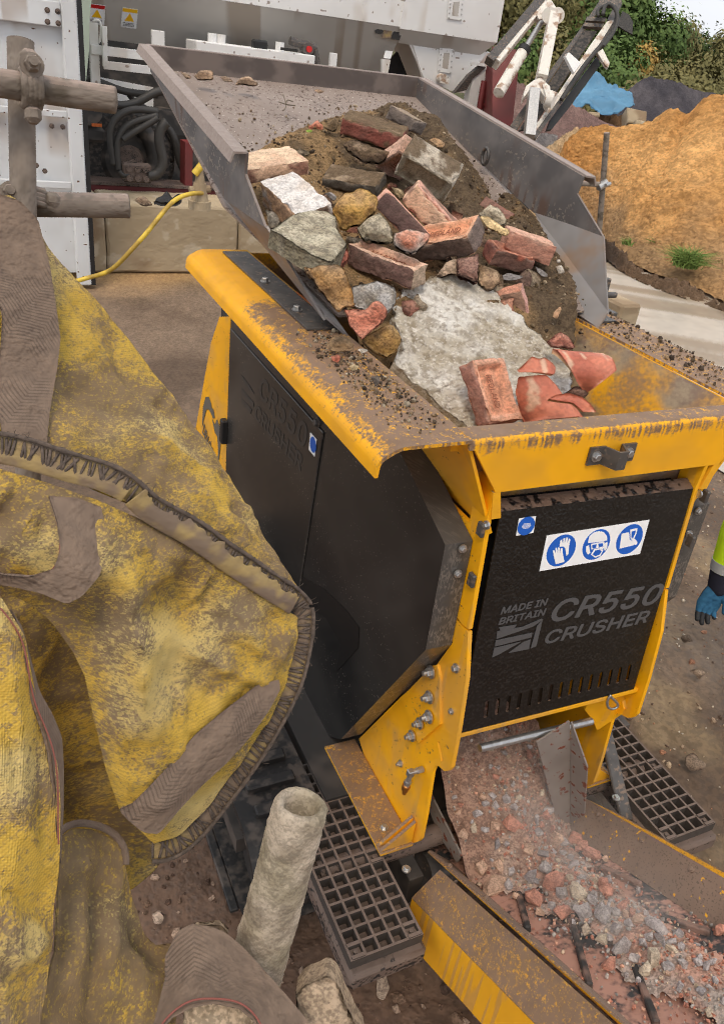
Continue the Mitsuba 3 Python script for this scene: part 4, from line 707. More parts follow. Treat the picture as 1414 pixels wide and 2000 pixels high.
brick('brick', **bk_('slateblock', .965), label='dark grey brick under brown soil, behind the round yellow stone', bed=S(126, 108, 84), side=S(62, 64, 62), seed=13, dirt=.55)
brick('brick', **bk_('redmortar'), label='deep red brick with a thick layer of crumbly mortar on top, highest in the pile', bed=S(128, 108, 78), side=S(126, 62, 54), seed=14, dirt=.6, blot=S(112, 60, 54))
brick('brick', **bk_('hole', .99), label='dark grey brick with a small pale round mark, at the back of the pile', bed=S(116, 104, 90), side=S(88, 82, 80), head=S(100, 94, 92), seed=15)
brick('brick', **bk_('letti'), label='dusty pink brick with a stamped sunken face, beside the recessed grey block', bed=S(206, 172, 158), side=S(200, 160, 140), seed=16, frog=1, text=('LETTI', .085, .024, 1))
brick('concrete_block', **bk_('greyfrog'), label='pale grey concrete block with a recessed face, speckled with soil', cat='concrete block', bed=S(158, 150, 132), side=S(184, 178, 164), seed=17, frog=1, dirt=.45)
brick('brick', **bk_('purple'), label='smooth dark purple brick standing on edge beside the yellow stone', bed=PINK, side=S(86, 62, 64), head=PINK, seed=18, rough=.001)
brick('brick', **bk_('orangetop'), label='speckled orange and cream brick with a scorched brown corner', bed=PINK, side=S(214, 176, 148), seed=19, blot=S(104, 70, 60))
brick('brick', **bk_('redland'), label='large dark sided brick with a stamped sunken orange face, centre of the pile', bed=S(224, 168, 134), side=S(78, 62, 58), head=S(82, 72, 74), seed=20, frog=1, text=('REDLAND', .105, .022, 1, .012))
brick('brick', **bk_('ghelett'), label='long brick with pale pink stamped top and dark pitted side, beside the mossy block', bed=S(222, 182, 158), side=S(108, 80, 76), head=S(176, 156, 136), seed=21, frog=1, rough=.0035, text=('GHELETTI', .12, .020, -1))
brick('brick', **bk_('redfrog', .95), label='red brick with a scorched dark front and a sunken top, beside the long pink brick', bed=S(188, 116, 92), side=S(92, 60, 54), head=S(148, 84, 74), seed=22, frog=1, blot=S(160, 84, 64))
brick('brick', **bk_('longright', 1.02), label='long dusty pink brick nearest the far tray wall', bed=S(196, 148, 128), side=S(168, 118, 102), seed=23)
brick('brick', **bk_('fardark', .93), label='dark red brick half hidden behind the pale rounded stone', bed=S(122, 74, 68), side=S(150, 70, 58), seed=24)
brick('brick', **bk_('stand'), label='brick standing on end with a bright salmon broken top, beside the big concrete slab', bed=S(156, 122, 104), side=S(190, 140, 132), head=S(208, 138, 112), seed=25)
brick('brick', **bk_('frontred'), label='brick with stamped orange hollow leaning on the concrete slab at the front beam', bed=S(220, 160, 132), side=S(150, 100, 90), head=S(170, 110, 94), seed=26, frog=1, text=('REDLAND', .092, .020, 1, -.006))
# broken stone and concrete
SLAB = [(1.103,2.025,1.824),(1.142,2.062,1.843),(1.187,2.085,1.855),(1.25,2.105,1.866),(1.311,2.12,1.873),(1.346,2.135,1.881),(1.377,2.12,1.874),(1.417,2.106,1.866),(1.45,2.075,1.85),(1.466,2.05,1.837),(1.484,2.011,1.817),(1.511,1.971,1.796),(1.533,1.923,1.771),(1.553,1.889,1.753),(1.57,1.851,1.733),(1.585,1.818,1.716),(1.589,1.781,1.697),(1.579,1.732,1.672),(1.536,1.695,1.653),(1.48,1.665,1.637),(1.392,1.638,1.623),(1.315,1.595,1.6),(1.214,1.565,1.585),(1.143,1.602,1.604),(1.093,1.683,1.646),(1.055,1.742,1.677),(1.029,1.776,1.694),(1.023,1.817,1.716),(1.067,1.883,1.75),(1.075,1.953,1.786)]
rock('concrete_slab', SLAB, 'big rough slab of pale concrete lying over the hopper mouth', 'concrete slab', CON_W, front=.012, back=.10, bp=1, b=.020, rough=.017, facets=5, tilt=.18, step=.007, seed=31, m='slab_concrete')
rock('stone', [(0.972,2.251,2.019),(0.985,2.255,2.037),(1.014,2.258,2.065),(1.057,2.251,2.089),(1.082,2.236,2.087),(1.1,2.219,2.076),(1.102,2.208,2.06),(1.092,2.195,2.032),(1.057,2.197,2.006),(1.03,2.203,1.995),(1.011,2.205,1.982),(0.992,2.216,1.983),(0.988,2.232,2.003),(0.986,2.238,2.012)], 'rounded mustard yellow stone in the middle of the pile', 'stone', [S(196, 154, 78), S(148, 112, 62)], front=.05, back=.05, b=.07, rough=.007, facets=5, tilt=.35, seed=32)
rock('concrete_block', [(0.736,2.082,2),(0.777,2.123,2.011),(0.822,2.165,2.023),(0.876,2.191,2.031),(0.922,2.198,2.032),(0.94,2.193,2.031),(0.953,2.158,2.021),(0.938,2.116,2.009),(0.929,2.075,1.998),(0.932,2.014,1.981),(0.886,1.962,1.966),(0.845,1.919,1.954),(0.816,1.947,1.962),(0.789,1.982,1.972),(0.763,2.029,1.985)], 'large grey mossy block with one pointed corner against the near tray wall', 'concrete block', [S(172, 168, 148), S(120, 116, 98)], front=.008, back=.05, bp=1, b=.012, rough=.004, facets=2, tilt=.1, seed=33, speck=.3)
rock('brick', [(0.89,2.021,1.928),(0.938,2.027,1.977),(0.929,2.007,1.939),(0.918,2.002,1.923),(0.902,2.013,1.926)], 'small dull red brick end tucked under the mossy block', 'brick', RED, seed=34, front=.015, back=.05)
rock('stone', [(0.785,1.958,1.93),(0.808,1.95,1.936),(0.829,1.946,1.946),(0.865,1.929,1.949),(0.884,1.913,1.941),(0.89,1.893,1.916),(0.895,1.854,1.862),(0.867,1.866,1.856),(0.861,1.863,1.847),(0.843,1.883,1.862),(0.816,1.915,1.89),(0.795,1.944,1.915)], 'upright tan sandstone lump beside the near tray wall', 'stone', [S(170, 130, 80), S(104, 78, 52)], front=.045, back=.06, b=.05, rough=.009, facets=6, tilt=.6, seed=35)
rock('concrete_block', [(0.96,2.027,1.861),(0.996,2.018,1.878),(1.027,2.009,1.889),(1.074,1.976,1.877),(1.066,1.953,1.835),(1.044,1.951,1.815),(0.987,1.978,1.809),(0.965,1.995,1.817)], 'speckled blue grey block under the long stamped brick', 'concrete block', [S(176, 178, 180), S(120, 112, 98)], seed=36, front=.02, back=.06, facets=3, speck=.4)
rock('brick', [(0.87,1.875,1.851),(0.897,1.862,1.854),(0.923,1.849,1.855),(0.94,1.854,1.876),(0.956,1.851,1.885),(0.969,1.832,1.868),(0.976,1.82,1.854),(0.972,1.814,1.842),(0.937,1.816,1.816),(0.903,1.817,1.79),(0.89,1.834,1.805)], 'bright salmon broken brick beside the tip of the tray wall', 'brick', [S(206, 130, 108), S(178, 104, 84)], seed=37, front=.035, back=.05, facets=4, tilt=.7, rough=.008)
rock('brick', [(0.933,1.873,1.764),(0.966,1.871,1.788),(1.001,1.866,1.809),(1.016,1.858,1.81),(1.032,1.83,1.779),(1.019,1.819,1.753),(0.99,1.822,1.734),(0.96,1.841,1.738)], 'dirty yellow brick below the salmon broken brick', 'brick', YST, seed=38, front=.03, back=.05, facets=2, tilt=.4, dirt=.3)
rock('concrete_block', [(1.041,2.201,1.99),(1.082,2.201,2.024),(1.107,2.193,2.032),(1.12,2.174,2.014),(1.13,2.158,1.998),(1.131,2.131,1.958),(1.113,2.142,1.96),(1.053,2.176,1.963)], 'small grey concrete lump with a green mossy side, under the yellow stone', 'concrete block', [S(178, 170, 150), S(126, 120, 98)], seed=39, front=.035, back=.06, facets=3, tilt=.5, speck=.4)
rock('brick', [(1.098,2.072,2.002),(1.123,2.068,2.016),(1.151,2.054,2.018),(1.186,2.031,2.011),(1.178,2.023,1.994),(1.161,2.021,1.977),(1.14,2.02,1.959),(1.113,2.04,1.966),(1.093,2.055,1.973)], 'broken brick end, grey on one side and raw orange on the other', 'brick', [S(168, 162, 156), S(196, 124, 100)], seed=40, front=.04, back=.05, facets=4, tilt=.7)
rock('stone', [(1.451,2.2,2.041),(1.469,2.202,2.058),(1.487,2.201,2.072),(1.504,2.19,2.068),(1.518,2.171,2.051),(1.527,2.155,2.034),(1.52,2.147,2.017),(1.505,2.156,2.018),(1.482,2.177,2.03),(1.46,2.192,2.035)], 'pale rounded stone on top of the red bricks', 'stone', [S(196, 186, 166), S(160, 150, 130)], seed=41, front=.03, back=.05, b=.03, facets=2, tilt=.5)
rock('brick', [(1.431,2.159,2.042),(1.456,2.148,2.046),(1.468,2.133,2.033),(1.48,2.121,2.025),(1.504,2.103,2.018),(1.506,2.097,2.009),(1.491,2.099,2),(1.465,2.119,2.01),(1.444,2.137,2.02),(1.437,2.149,2.032)], 'thin brick flake with a cream broken edge under the pale rounded stone', 'brick', [S(190, 116, 88), S(150, 86, 68)], seed=42, front=.012, back=.03, facets=2, edge=S(222, 196, 146))
rock('brick', [(1.265,2.082,1.879),(1.292,2.093,1.918),(1.328,2.082,1.931),(1.321,2.059,1.89),(1.302,2.071,1.893),(1.276,2.077,1.882)], 'smooth beige brick end standing behind the concrete slab', 'brick', [S(188, 166, 146), S(164, 140, 120)], seed=43, front=.015, back=.05, facets=1, b=.01)
rock('brick', [(1.314,2.06,1.936),(1.332,2.055,1.942),(1.374,2.043,1.959),(1.359,2,1.881),(1.341,2.016,1.89),(1.305,2.038,1.896)], 'pinkish brown brick upright beneath the large stamped brick', 'brick', [S(158, 118, 108), S(128, 90, 84)], seed=44, front=.015, back=.06, facets=1, b=.01, speck=.2)
rock('brick', [(1.405,2.083,1.918),(1.421,2.073,1.915),(1.458,2.046,1.905),(1.457,2.027,1.875),(1.432,2.029,1.858),(1.417,2.031,1.849),(1.397,2.055,1.869)], 'beige brick with a dark soil patch under the scorched red brick', 'brick', [S(186, 160, 130), S(150, 122, 98)], seed=45, front=.015, back=.05, facets=1, b=.01, dirt=.3)
rock('slate_piece', [(1.518,2.127,1.871),(1.542,2.12,1.88),(1.591,2.093,1.878),(1.56,2.099,1.864),(1.523,2.118,1.862)], 'flat piece of grey slate under the scorched red brick', 'slate piece', GRY, seed=46, front=.006, back=.012, b=.01, facets=1)
rock('slate_piece', [(1.655,2.135,1.896),(1.671,2.126,1.896),(1.692,2.102,1.877),(1.681,2.105,1.872),(1.662,2.122,1.881)], 'narrow slate sliver on the soil beside the scorched red brick', 'slate piece', GRY, seed=47, front=.006, back=.01, b=.01, facets=1)
rock('stone', [(1.716,2.107,1.908),(1.731,2.101,1.912),(1.739,2.084,1.893),(1.718,2.09,1.884)], 'small pale stone on the soil beside the far tray wall', 'stone', CON_W, seed=48, front=.02, back=.02, step=.006)
rock('stone', [(1.748,2.149,1.917),(1.76,2.142,1.916),(1.757,2.137,1.907),(1.748,2.143,1.907)], 'tiny white stone beside the end of the long dusty pink brick', 'stone', CON_W, seed=49, front=.01, back=.01, step=.005)
rock('stone', [(1.619,1.944,1.795),(1.621,1.95,1.806),(1.643,1.95,1.824),(1.643,1.944,1.814),(1.627,1.937,1.791)], 'bone shaped tan stone on the dark soil near the hopper', 'stone', [S(190, 150, 116), S(160, 124, 96)], seed=50, front=.012, back=.012, step=.005)
rock('brick', [(1.234,2.794,2.141),(1.256,2.793,2.158),(1.285,2.777,2.157),(1.383,2.71,2.135),(1.365,2.707,2.117),(1.341,2.711,2.102),(1.294,2.735,2.101),(1.249,2.772,2.121)], 'soil caked half brick under the deep red brick', 'brick', [S(112, 92, 72), S(82, 64, 56)], seed=51, front=.03, back=.05, facets=3, tilt=.5, dirt=.6)
rock('stone', [(1.667,2.964,2.163),(1.685,2.962,2.174),(1.707,2.947,2.17),(1.719,2.93,2.154),(1.71,2.927,2.142),(1.692,2.938,2.144)], 'small round tan stone behind the recessed grey block', 'stone', [S(176, 142, 106), S(140, 110, 82)], seed=52, front=.02, back=.02, step=.007)
rock('brick', [(1.193,3.044,2.166),(1.227,3.043,2.191),(1.248,3.022,2.176),(1.24,3.013,2.157),(1.218,3.022,2.153),(1.202,3.034,2.157)], 'orange brick chip at the upper edge of the soil, beside a green leaf', 'brick', [S(196, 116, 90), S(170, 96, 76)], seed=53, front=.02, back=.02, step=.006)
rock('leaf', [(1.154,2.96,2.159),(1.166,2.957,2.164),(1.177,2.95,2.163),(1.17,2.949,2.155),(1.158,2.955,2.155)], 'small bright green leaf on the soil', 'leaf', [S(150, 190, 60), S(120, 160, 50)], seed=54, front=.002, back=.002, rough=.001, step=.005)
rock('stone', [(1.233,2.986,2.179),(1.256,2.987,2.199),(1.277,2.983,2.21),(1.288,2.976,2.208),(1.278,2.964,2.182),(1.267,2.957,2.163),(1.239,2.977,2.17)], 'sandy lump leaning on the deep red brick', 'stone', [S(160, 136, 98), S(120, 98, 70)], seed=55, front=.025, back=.03, facets=3, dirt=.4)
rock('stone', [(0.812,2.361,1.998),(0.831,2.351,1.997),(0.855,2.325,1.979),(0.839,2.32,1.958),(0.813,2.329,1.949)], 'grey veined stone squeezed against the tray wall below the white mortared brick', 'stone', [S(170, 168, 162), S(112, 108, 100)], seed=56, front=.025, back=.04)
rock('stone', [(1.052,2.479,2.027),(1.066,2.476,2.035),(1.081,2.461,2.023),(1.066,2.462,2.012)], 'small grey stone behind the yellow stone', 'stone', GRY, seed=57, front=.02, back=.02, step=.006)
rock('stone', [(1.298,2.514,2.057),(1.319,2.503,2.059),(1.334,2.481,2.038),(1.321,2.478,2.022),(1.304,2.497,2.037)], 'small sandy stone between the purple brick and the orange topped brick', 'stone', [S(180, 160, 124), S(140, 120, 90)], seed=58, front=.02, back=.03, step=.007)
rock('stone', [(0.882,3.495,2.267),(0.897,3.496,2.28),(0.931,3.488,2.296),(0.951,3.476,2.293),(0.95,3.457,2.265),(0.894,3.482,2.257)], 'largest tan stone lying against the back wall of the tray', 'stone', [S(172, 142, 116), S(136, 112, 92)], seed=59, front=.03, back=.03)
rock('stone', [(1.043,3.477,2.256),(1.075,3.479,2.284),(1.1,3.466,2.286),(1.128,3.436,2.263)], 'flat topped tan stone in the middle of the tray back wall', 'stone', [S(172, 146, 122), S(140, 116, 98)], seed=60, front=.03, back=.03)
rock('stone', [(0.98,3.469,2.275),(1.003,3.459,2.278),(1.022,3.439,2.263),(0.988,3.455,2.26)], 'small stone between the two tan stones at the tray back wall', 'stone', [S(150, 126, 106), S(120, 100, 86)], seed=61, front=.015, back=.015, step=.006)
rock('stone', [(0.826,3.468,2.276),(0.845,3.457,2.275),(0.862,3.44,2.263),(0.837,3.451,2.259)], 'pale stone in the back corner of the tray behind the near lip', 'stone', [S(180, 158, 136), S(146, 122, 104)], seed=62, front=.015, back=.02, step=.007)
rock('stone', [(1.371,3.451,2.263),(1.389,3.447,2.273),(1.407,3.433,2.265),(1.394,3.436,2.26)], 'small tan pebble by the back wall of the tray', 'stone', [S(176, 146, 120), S(146, 122, 104)], seed=63, front=.01, back=.015, step=.006)
tw = thing('twig', 'dry brown twig lying on the dusty tray floor', 'twig')
for pts in ([(1.154,3.212,2.196),(1.187,3.272,2.213),(1.199,3.325,2.228),(1.209,3.373,2.242)], [(1.16,3.287,2.22),(1.186,3.269,2.215),(1.222,3.264,2.214)], [(1.184,3.264,2.216),(1.214,3.303,2.227),(1.221,3.292,2.224)]): part(tw, 'stem', tube(pts, .0022, 16, 6), 'bark')
rock('brick', [(1.485,1.785,1.78),(1.501,1.784,1.793),(1.519,1.783,1.805),(1.543,1.765,1.796),(1.556,1.741,1.771),(1.5,1.766,1.764)], 'small red brick corner beside the upper clay pipe piece', 'brick', [S(186, 116, 98), S(150, 90, 80)], seed=64, front=.03, back=.05, facets=3, tilt=.6)
rock('brick', [(1.478,1.645,1.664),(1.508,1.649,1.696),(1.544,1.622,1.684),(1.514,1.62,1.656)], 'dark brick lump in shadow below the upper clay pipe piece', 'brick', [S(110, 74, 66), S(84, 58, 54)], seed=65, front=.03, back=.05, facets=3)
rock('stone', [(0.8,1.793,1.787),(0.824,1.793,1.806),(0.853,1.778,1.808),(0.864,1.764,1.795),(0.854,1.759,1.78),(0.824,1.77,1.772),(0.804,1.782,1.774)], 'flat brown stone on the yellow flange by the tray tip', 'stone', [S(140, 112, 80), S(110, 88, 64)], seed=66, front=.02, back=.02, dirt=.3)
rock('brick', [(0.789,1.743,1.775),(0.804,1.739,1.781),(0.813,1.73,1.774),(0.804,1.728,1.764),(0.792,1.736,1.766)], 'small red brick chip on the yellow flange', 'brick', [S(170, 84, 62), S(146, 70, 54)], seed=67, front=.01, back=.008, step=.004)
rock('stone', [(0.887,1.789,1.771),(0.9,1.784,1.776),(0.912,1.776,1.772),(0.901,1.777,1.765)], 'white pebble on the yellow flange by the flat brown stone', 'stone', CON_W, seed=68, front=.006, back=.006, step=.004)
rock('stone', [(0.815,1.677,1.77),(0.827,1.676,1.777),(0.835,1.668,1.773),(0.829,1.665,1.764),(0.817,1.671,1.762)], 'cream pebble on the yellow flange below the red brick chip', 'stone', [S(200, 180, 140), S(170, 150, 116)], seed=69, front=.01, back=.006, step=.004)
rock('slate_piece', [(0.847,1.695,1.782),(0.858,1.689,1.782),(0.891,1.657,1.76),(0.879,1.661,1.756),(0.866,1.673,1.764)], 'brown shard lying along the yellow flange', 'slate piece', [S(120, 92, 72), S(96, 74, 60)], seed=70, front=.006, back=.006, step=.005)
rock('stone', [(0.826,1.583,1.777),(0.842,1.578,1.782),(0.844,1.567,1.769),(0.834,1.568,1.762)], 'dark pebble on the yellow flange', 'stone', [S(74, 72, 74), S(56, 54, 56)], seed=71, front=.01, back=.008, step=.004)
# broken bits wedged in the gaps of the pile
r = np.random.default_rng(17); fills = [[S(150, 96, 82), S(112, 70, 62)], [S(118, 92, 84), S(84, 64, 60)], [S(150, 136, 116), S(110, 98, 84)], [S(176, 120, 98), S(140, 92, 76)], [S(104, 84, 66), S(78, 62, 52)]]
n = 0
while n < 46:
    x, y = r.uniform(.98, 1.72), r.uniform(1.95, 2.95)
    if not shapely.contains_xy(soilp.buffer(-.08), x, y): continue
    z = float(soil_z(np.array([x]), np.array([y]))[0][0]); s_ = r.uniform(.022, .048); R_ = Rotation.random(random_state=int(r.integers(1e9))).as_matrix(); t_ = np.sort(r.uniform(0, 2 * np.pi, 7)); u_ = nrm(np.array([x, y, z]) * -1 + CAM); a_, b_, _ = frame(u_)
    P_ = np.array([x, y, z + s_ * .2]) + np.outer(np.cos(t_) * r.uniform(.7, 1.1, 7), a_) * s_ + np.outer(np.sin(t_) * r.uniform(.7, 1.1, 7), b_) * s_; ci = int(r.integers(0, 5))
    rock('brick_fragment', P_, ('broken red brick fragment', 'dark brick fragment', 'grey brown stone fragment', 'orange brick fragment', 'soil covered fragment')[ci] + ' wedged in a gap of the rubble pile', 'rubble fragment', fills[ci], front=.02, back=.03, b=.02, facets=3, tilt=.7, seed=600 + n, dirt=.25, group=('red', 'dark', 'grey brown', 'orange', 'soil covered')[ci] + ' fragments in the gaps of the pile', step=.008); n += 1
# broken clay pipe
def pipe_piece(P3, axis3, Rr, label, seed, thick=.014):
    P3 = np.array(P3, float); c, ex, ey, n = plane_of(P3, CAM); a = np.array([np.dot(axis3, ex), np.dot(axis3, ey)]); a = a / np.linalg.norm(a); s_ = np.array([-a[1], a[0]])
    uv = np.stack([(P3 - c) @ ex, (P3 - c) @ ey], 1); mid = (uv @ s_).max() / 2 + (uv @ s_).min() / 2
    wr = lambda v, d: np.sqrt(np.maximum(Rr ** 2 - (v @ s_ - mid) ** 2, 1e-6)) - Rr * .6
    m_, uvs, d, nf = sheet(P3, (), .008, thick, wr, seed); V = np.asarray(m_.vertices)
    col = mixc(S(198, 122, 98), S(172, 96, 76), sst(.3, .7, meshkit.fbm(V * 16, 4, seed))) * (.88 + .24 * meshkit.fbm(V * 120, 2, seed))[:, None]
    col = mixc(col, np.broadcast_to(S(214, 186, 160), col.shape), .7 * sst(.64, .70, meshkit.fbm(V * [60, 14, 14], 3, seed + 3)))
    col = mixc(col, np.broadcast_to(S(206, 178, 138), col.shape), (d < .0035) * np.r_[np.zeros(nf), np.ones(len(V) - nf)] * .9)
    solo('clay_pipe_piece', m_, 'vertex_clay', label, 'clay pipe piece', True, col)
pipe_piece([(1.445,1.7,1.79),(1.494,1.676,1.793),(1.575,1.636,1.798),(1.587,1.619,1.782),(1.588,1.598,1.751),(1.558,1.598,1.726),(1.52,1.598,1.695),(1.503,1.612,1.702),(1.489,1.625,1.712),(1.474,1.651,1.739)], np.array((1.417,1.462,1.841)) - np.array((1.317,1.515,1.838)), .055, 'large curved terracotta pipe piece against the scraped yellow hopper wall', 81)
pipe_piece([(1.282,1.623,1.736),(1.306,1.614,1.742),(1.351,1.596,1.751),(1.372,1.572,1.733),(1.389,1.548,1.709),(1.414,1.531,1.705),(1.44,1.497,1.673),(1.376,1.521,1.658),(1.292,1.555,1.642),(1.283,1.584,1.677),(1.275,1.607,1.706)], np.array((1.287,1.438,1.697)) - np.array((1.238,1.52,1.781)), .062, 'half round terracotta pipe piece at the front beam beside the stamped brick', 82)
pipe_piece([(1.284,1.638,1.749),(1.322,1.641,1.784),(1.336,1.631,1.779),(1.352,1.626,1.786),(1.368,1.613,1.779),(1.377,1.601,1.769),(1.371,1.592,1.75),(1.334,1.611,1.749),(1.287,1.634,1.745)], np.array((1.287,1.438,1.697)) - np.array((1.238,1.52,1.781)), .085, 'small triangular terracotta shard lying on the concrete slab', 83)
pipe_piece([(1.306,1.532,1.703),(1.325,1.529,1.715),(1.355,1.518,1.722),(1.382,1.5,1.717),(1.398,1.484,1.706),(1.412,1.465,1.689),(1.381,1.479,1.685),(1.36,1.502,1.702),(1.332,1.517,1.702)], np.array((1.313,1.458,1.75)) - np.array((1.258,1.474,1.73)), .20, 'broken rim of the half round pipe with a cream fractured edge', 84, .02)

# ------------------------------------------------------------------ the yellow bulk bag on the scaffold (woven cloth, webbing, hems)
def weave(uv_, k):   # thread relief of the woven tape cloth; uv in metres
    return dr.sin(uv_.x * k) * dr.sin(uv_.y * k)
BY, BYD, BR1, BR2 = S(216, 182, 78), S(172, 138, 58), S(122, 104, 88), S(92, 78, 68)
def f_cloth(amount):
    def f(p, n, uv):
        th = 0.5 + 0.5 * dr.sin(uv.x * 1250) * dr.sin(uv.y * 1250)
        rib = 0.5 + 0.5 * dr.sin(uv.y * 1250 + 3 * h3(p, 40, 2))
        big = h3(p, 4.2, 3); mid = h3(p, 13, 3); fine = h3(p, 190, 2) * .6 + h3(p, 70, 2) * .4
        c = mix(L(BYD), L(BY), 0.15 + 0.3 * th + 0.35 * rib + 0.4 * (h3(p, 120, 2) - .5))
        c = mix(c, L(S(206, 190, 140)), 0.55 * smoothstep(0.56, 0.72, h3(p + 7.0, 5.5, 3)))
        cell = mikit.cell_rand(uv.x * 330, uv.y * 480, 1) * 0.6 + mikit.cell_rand(uv.x * 130, uv.y * 210, 2) * 0.4
        low = 0.04 + 0.72 * smoothstep(0.30, 0.72, big * 0.5 + mid * 0.5 + amount)
        m = smoothstep(-0.30, 0.28, low + (fine - 0.5) * 0.5 - 0.75 * cell - 0.08)
        return mix(c, mix(L(BR2 * 1.1), L(BR1 * 1.2), h3(p, 26, 3)), m * 0.88)
    return f
def rdg(p, s): return 1 - dr.abs(2 * h3(p, s, 2) - 1) * 1.6
def bump_cloth(p, n, uv): return 0.10 * dr.sin(uv.x * 1250) * dr.sin(uv.y * 1250) + 0.5 * h3(p, 55, 3) + 1.5 * rdg(p, 8) + 0.8 * rdg(p + 3.0, 19) + 0.35 * rdg(p + 5.0, 40)
mat('bag_cloth', bumped(princ(proc(f_cloth(0.02)), 0.75, spec=0.35, sheen=0.2), bump_cloth, 0.012))
mat('bag_cloth_dirty', bumped(princ(proc(f_cloth(0.15)), 0.85, spec=0.2), bump_cloth, 0.014))
def f_web(p, n, uv):
    t = uv.y / 0.075; tri = dr.abs(t - dr.floor(t) - 0.5) * 2; z = dr.sin((uv.x + 0.024 * tri) * 860 + 5 * h3(p, 30, 2)); yarn = smoothstep(0.0, 0.7, z + 1.2 * (h3(p, 75, 2) - .5)) * smoothstep(0.42, 0.62, h3(p, 11, 3))
    c = mix(L(S(134, 116, 102)), L(S(106, 92, 82)), h3(p, 60, 3))
    return mix(c, L(S(54, 50, 50)), yarn * 0.36)
mat('webbing', bumped(princ(proc(f_web), 0.95, spec=0.1), lambda p, n, uv: h3(p, 150, 3) + 1.2 * h3(p, 40, 2), 0.006))
mat('hem_cloth', bumped(princ(proc(lambda p, n, uv: mix(mix(L(S(164, 142, 92)), L(S(126, 108, 82)), h3(p, 60, 3)), L(S(116, 100, 86)), smoothstep(0.34, 0.6, h3(p, 24, 3)))), 0.9), lambda p, n, uv: h3(p, 200, 3), 0.002))
mat('yarn_dark', princ(proc(lambda p, n, uv: mix(L(S(50, 46, 44)), L(S(112, 98, 88)), h3(p, 160, 3))), 0.95)); mat('thread_red', princ(S(132, 78, 70), 0.9))
def ridged(v, ang, freq, seed, wob=.25):
    c, s = math.cos(ang), math.sin(ang); a = v[:, 0] * c + v[:, 1] * s; b = -v[:, 0] * s + v[:, 1] * c
    n = meshkit.fbm(np.stack([a * freq, b * freq * .28, a * 0 + seed], 1) + wob * np.stack([nz_(np.c_[v, v[:, :1] * 0], 7, 2, seed), nz_(np.c_[v, v[:, :1] * 0], 7, 2, seed + 3), a * 0], 1) * 4, 3, seed)
    return np.clip(1 - np.abs(2 * n - 1) * 3.4, -.7, 1)
def wrinkles(sets):
    def f(v, d):
        w = 0
        for ang, freq, amp, seed in sets:
            msk = sst(.40, .66, meshkit.fbm(np.c_[v, v[:, :1] * 0 + seed] * 5.0, 2, seed + 11))
            w = w + amp * ridged(v, ang, freq, seed) * (.25 + .75 * msk)
        return w * (.35 + .65 * sst(0, .03, d))
    return f
BAG = thing('bulk_bag', 'dirty yellow woven bulk bag with brown webbing straps, slumped in front of the crusher', 'bulk bag')
def cloth(name, B, I, m, wr=None, step=.011, thick=.004, seed=0, label=None, parent=None, rot=0.0, toward=CAM, creases=()):
    me, uv, d, nf = sheet(B, I, step, thick, wr, seed, toward, creases=creases)
    c, s = math.cos(rot), math.sin(rot); uv = np.stack([uv[:, 0] * c + uv[:, 1] * s, -uv[:, 0] * s + uv[:, 1] * c], 1)
    k = key_of(f'{parent or BAG}__{name}'); scene[k] = ply(me, m, smooth=True, uv=uv)
    if label: labels[k] = {'label': label}
    return k
W1 = wrinkles([(.5, 9, .013, 3), (-.9, 13, .011, 5), (1.3, 22, .007, 8), (.2, 34, .004, 9)])
W2 = wrinkles([(.2, 8, .018, 13), (-.7, 12, .016, 15), (1.2, 19, .009, 18), (-.2, 32, .005, 19)])
W3 = wrinkles([(1.45, 8, .022, 23), (.7, 13, .015, 25), (1.1, 24, .008, 27)])
# upper side of the bag
up_B = [(0.006,1.578,2.139),(0.081,1.598,2.151),(0.112,1.61,2.115),(0.133,1.643,2.062),(0.178,1.632,2.003),(0.23,1.616,1.941),(0.284,1.569,1.874),(0.338,1.516,1.799),(0.381,1.454,1.739),(0.423,1.388,1.674),(0.456,1.33,1.613),(0.482,1.269,1.561),(0.505,1.22,1.527),(0.525,1.161,1.493),(0.484,1.157,1.513),(0.419,1.158,1.561),(0.323,1.169,1.639),(0.254,1.182,1.701),(0.195,1.183,1.744),(0.104,1.206,1.795),(0.009,1.226,1.827),(-0.04,1.233,1.838)]
up_I = [(0.09,1.484,1.986),(0.139,1.433,1.909),(0.07,1.341,1.892),(0.168,1.359,1.84),(0.235,1.442,1.841),(0.263,1.306,1.777),(0.185,1.262,1.786),(0.343,1.247,1.693),(0.396,1.19,1.631),(0.105,1.262,1.842),(0.329,1.391,1.761),(0.394,1.326,1.676),(0.449,1.184,1.556)]
UP = cloth('upper_panel', up_B, up_I, 'bag_cloth', W1, .0085, seed=1, creases=[([(0.123,1.557,1.923),(0.19,1.494,1.884),(0.241,1.423,1.817),(0.275,1.365,1.757)], .016, .022), ([(0.118,1.372,1.838),(0.188,1.383,1.813),(0.28,1.387,1.794)], -.014, .018), ([(0.128,1.273,1.796),(0.2,1.302,1.8),(0.297,1.336,1.732),(0.394,1.325,1.694)], .016, .020), ([(0.23,1.46,1.865),(0.295,1.455,1.811),(0.332,1.4,1.757)], -.012, .016), ([(0.272,1.222,1.737),(0.36,1.238,1.674),(0.457,1.211,1.572)], .012, .016), ([(0.162,1.582,1.993),(0.179,1.531,1.931),(0.233,1.533,1.878)], -.012, .02), ([(0.168,1.26,1.789),(0.215,1.244,1.763),(0.269,1.209,1.714)], -.010, .012), ([(0.353,1.363,1.718),(0.388,1.303,1.656),(0.424,1.242,1.593)], -.010, .015)])
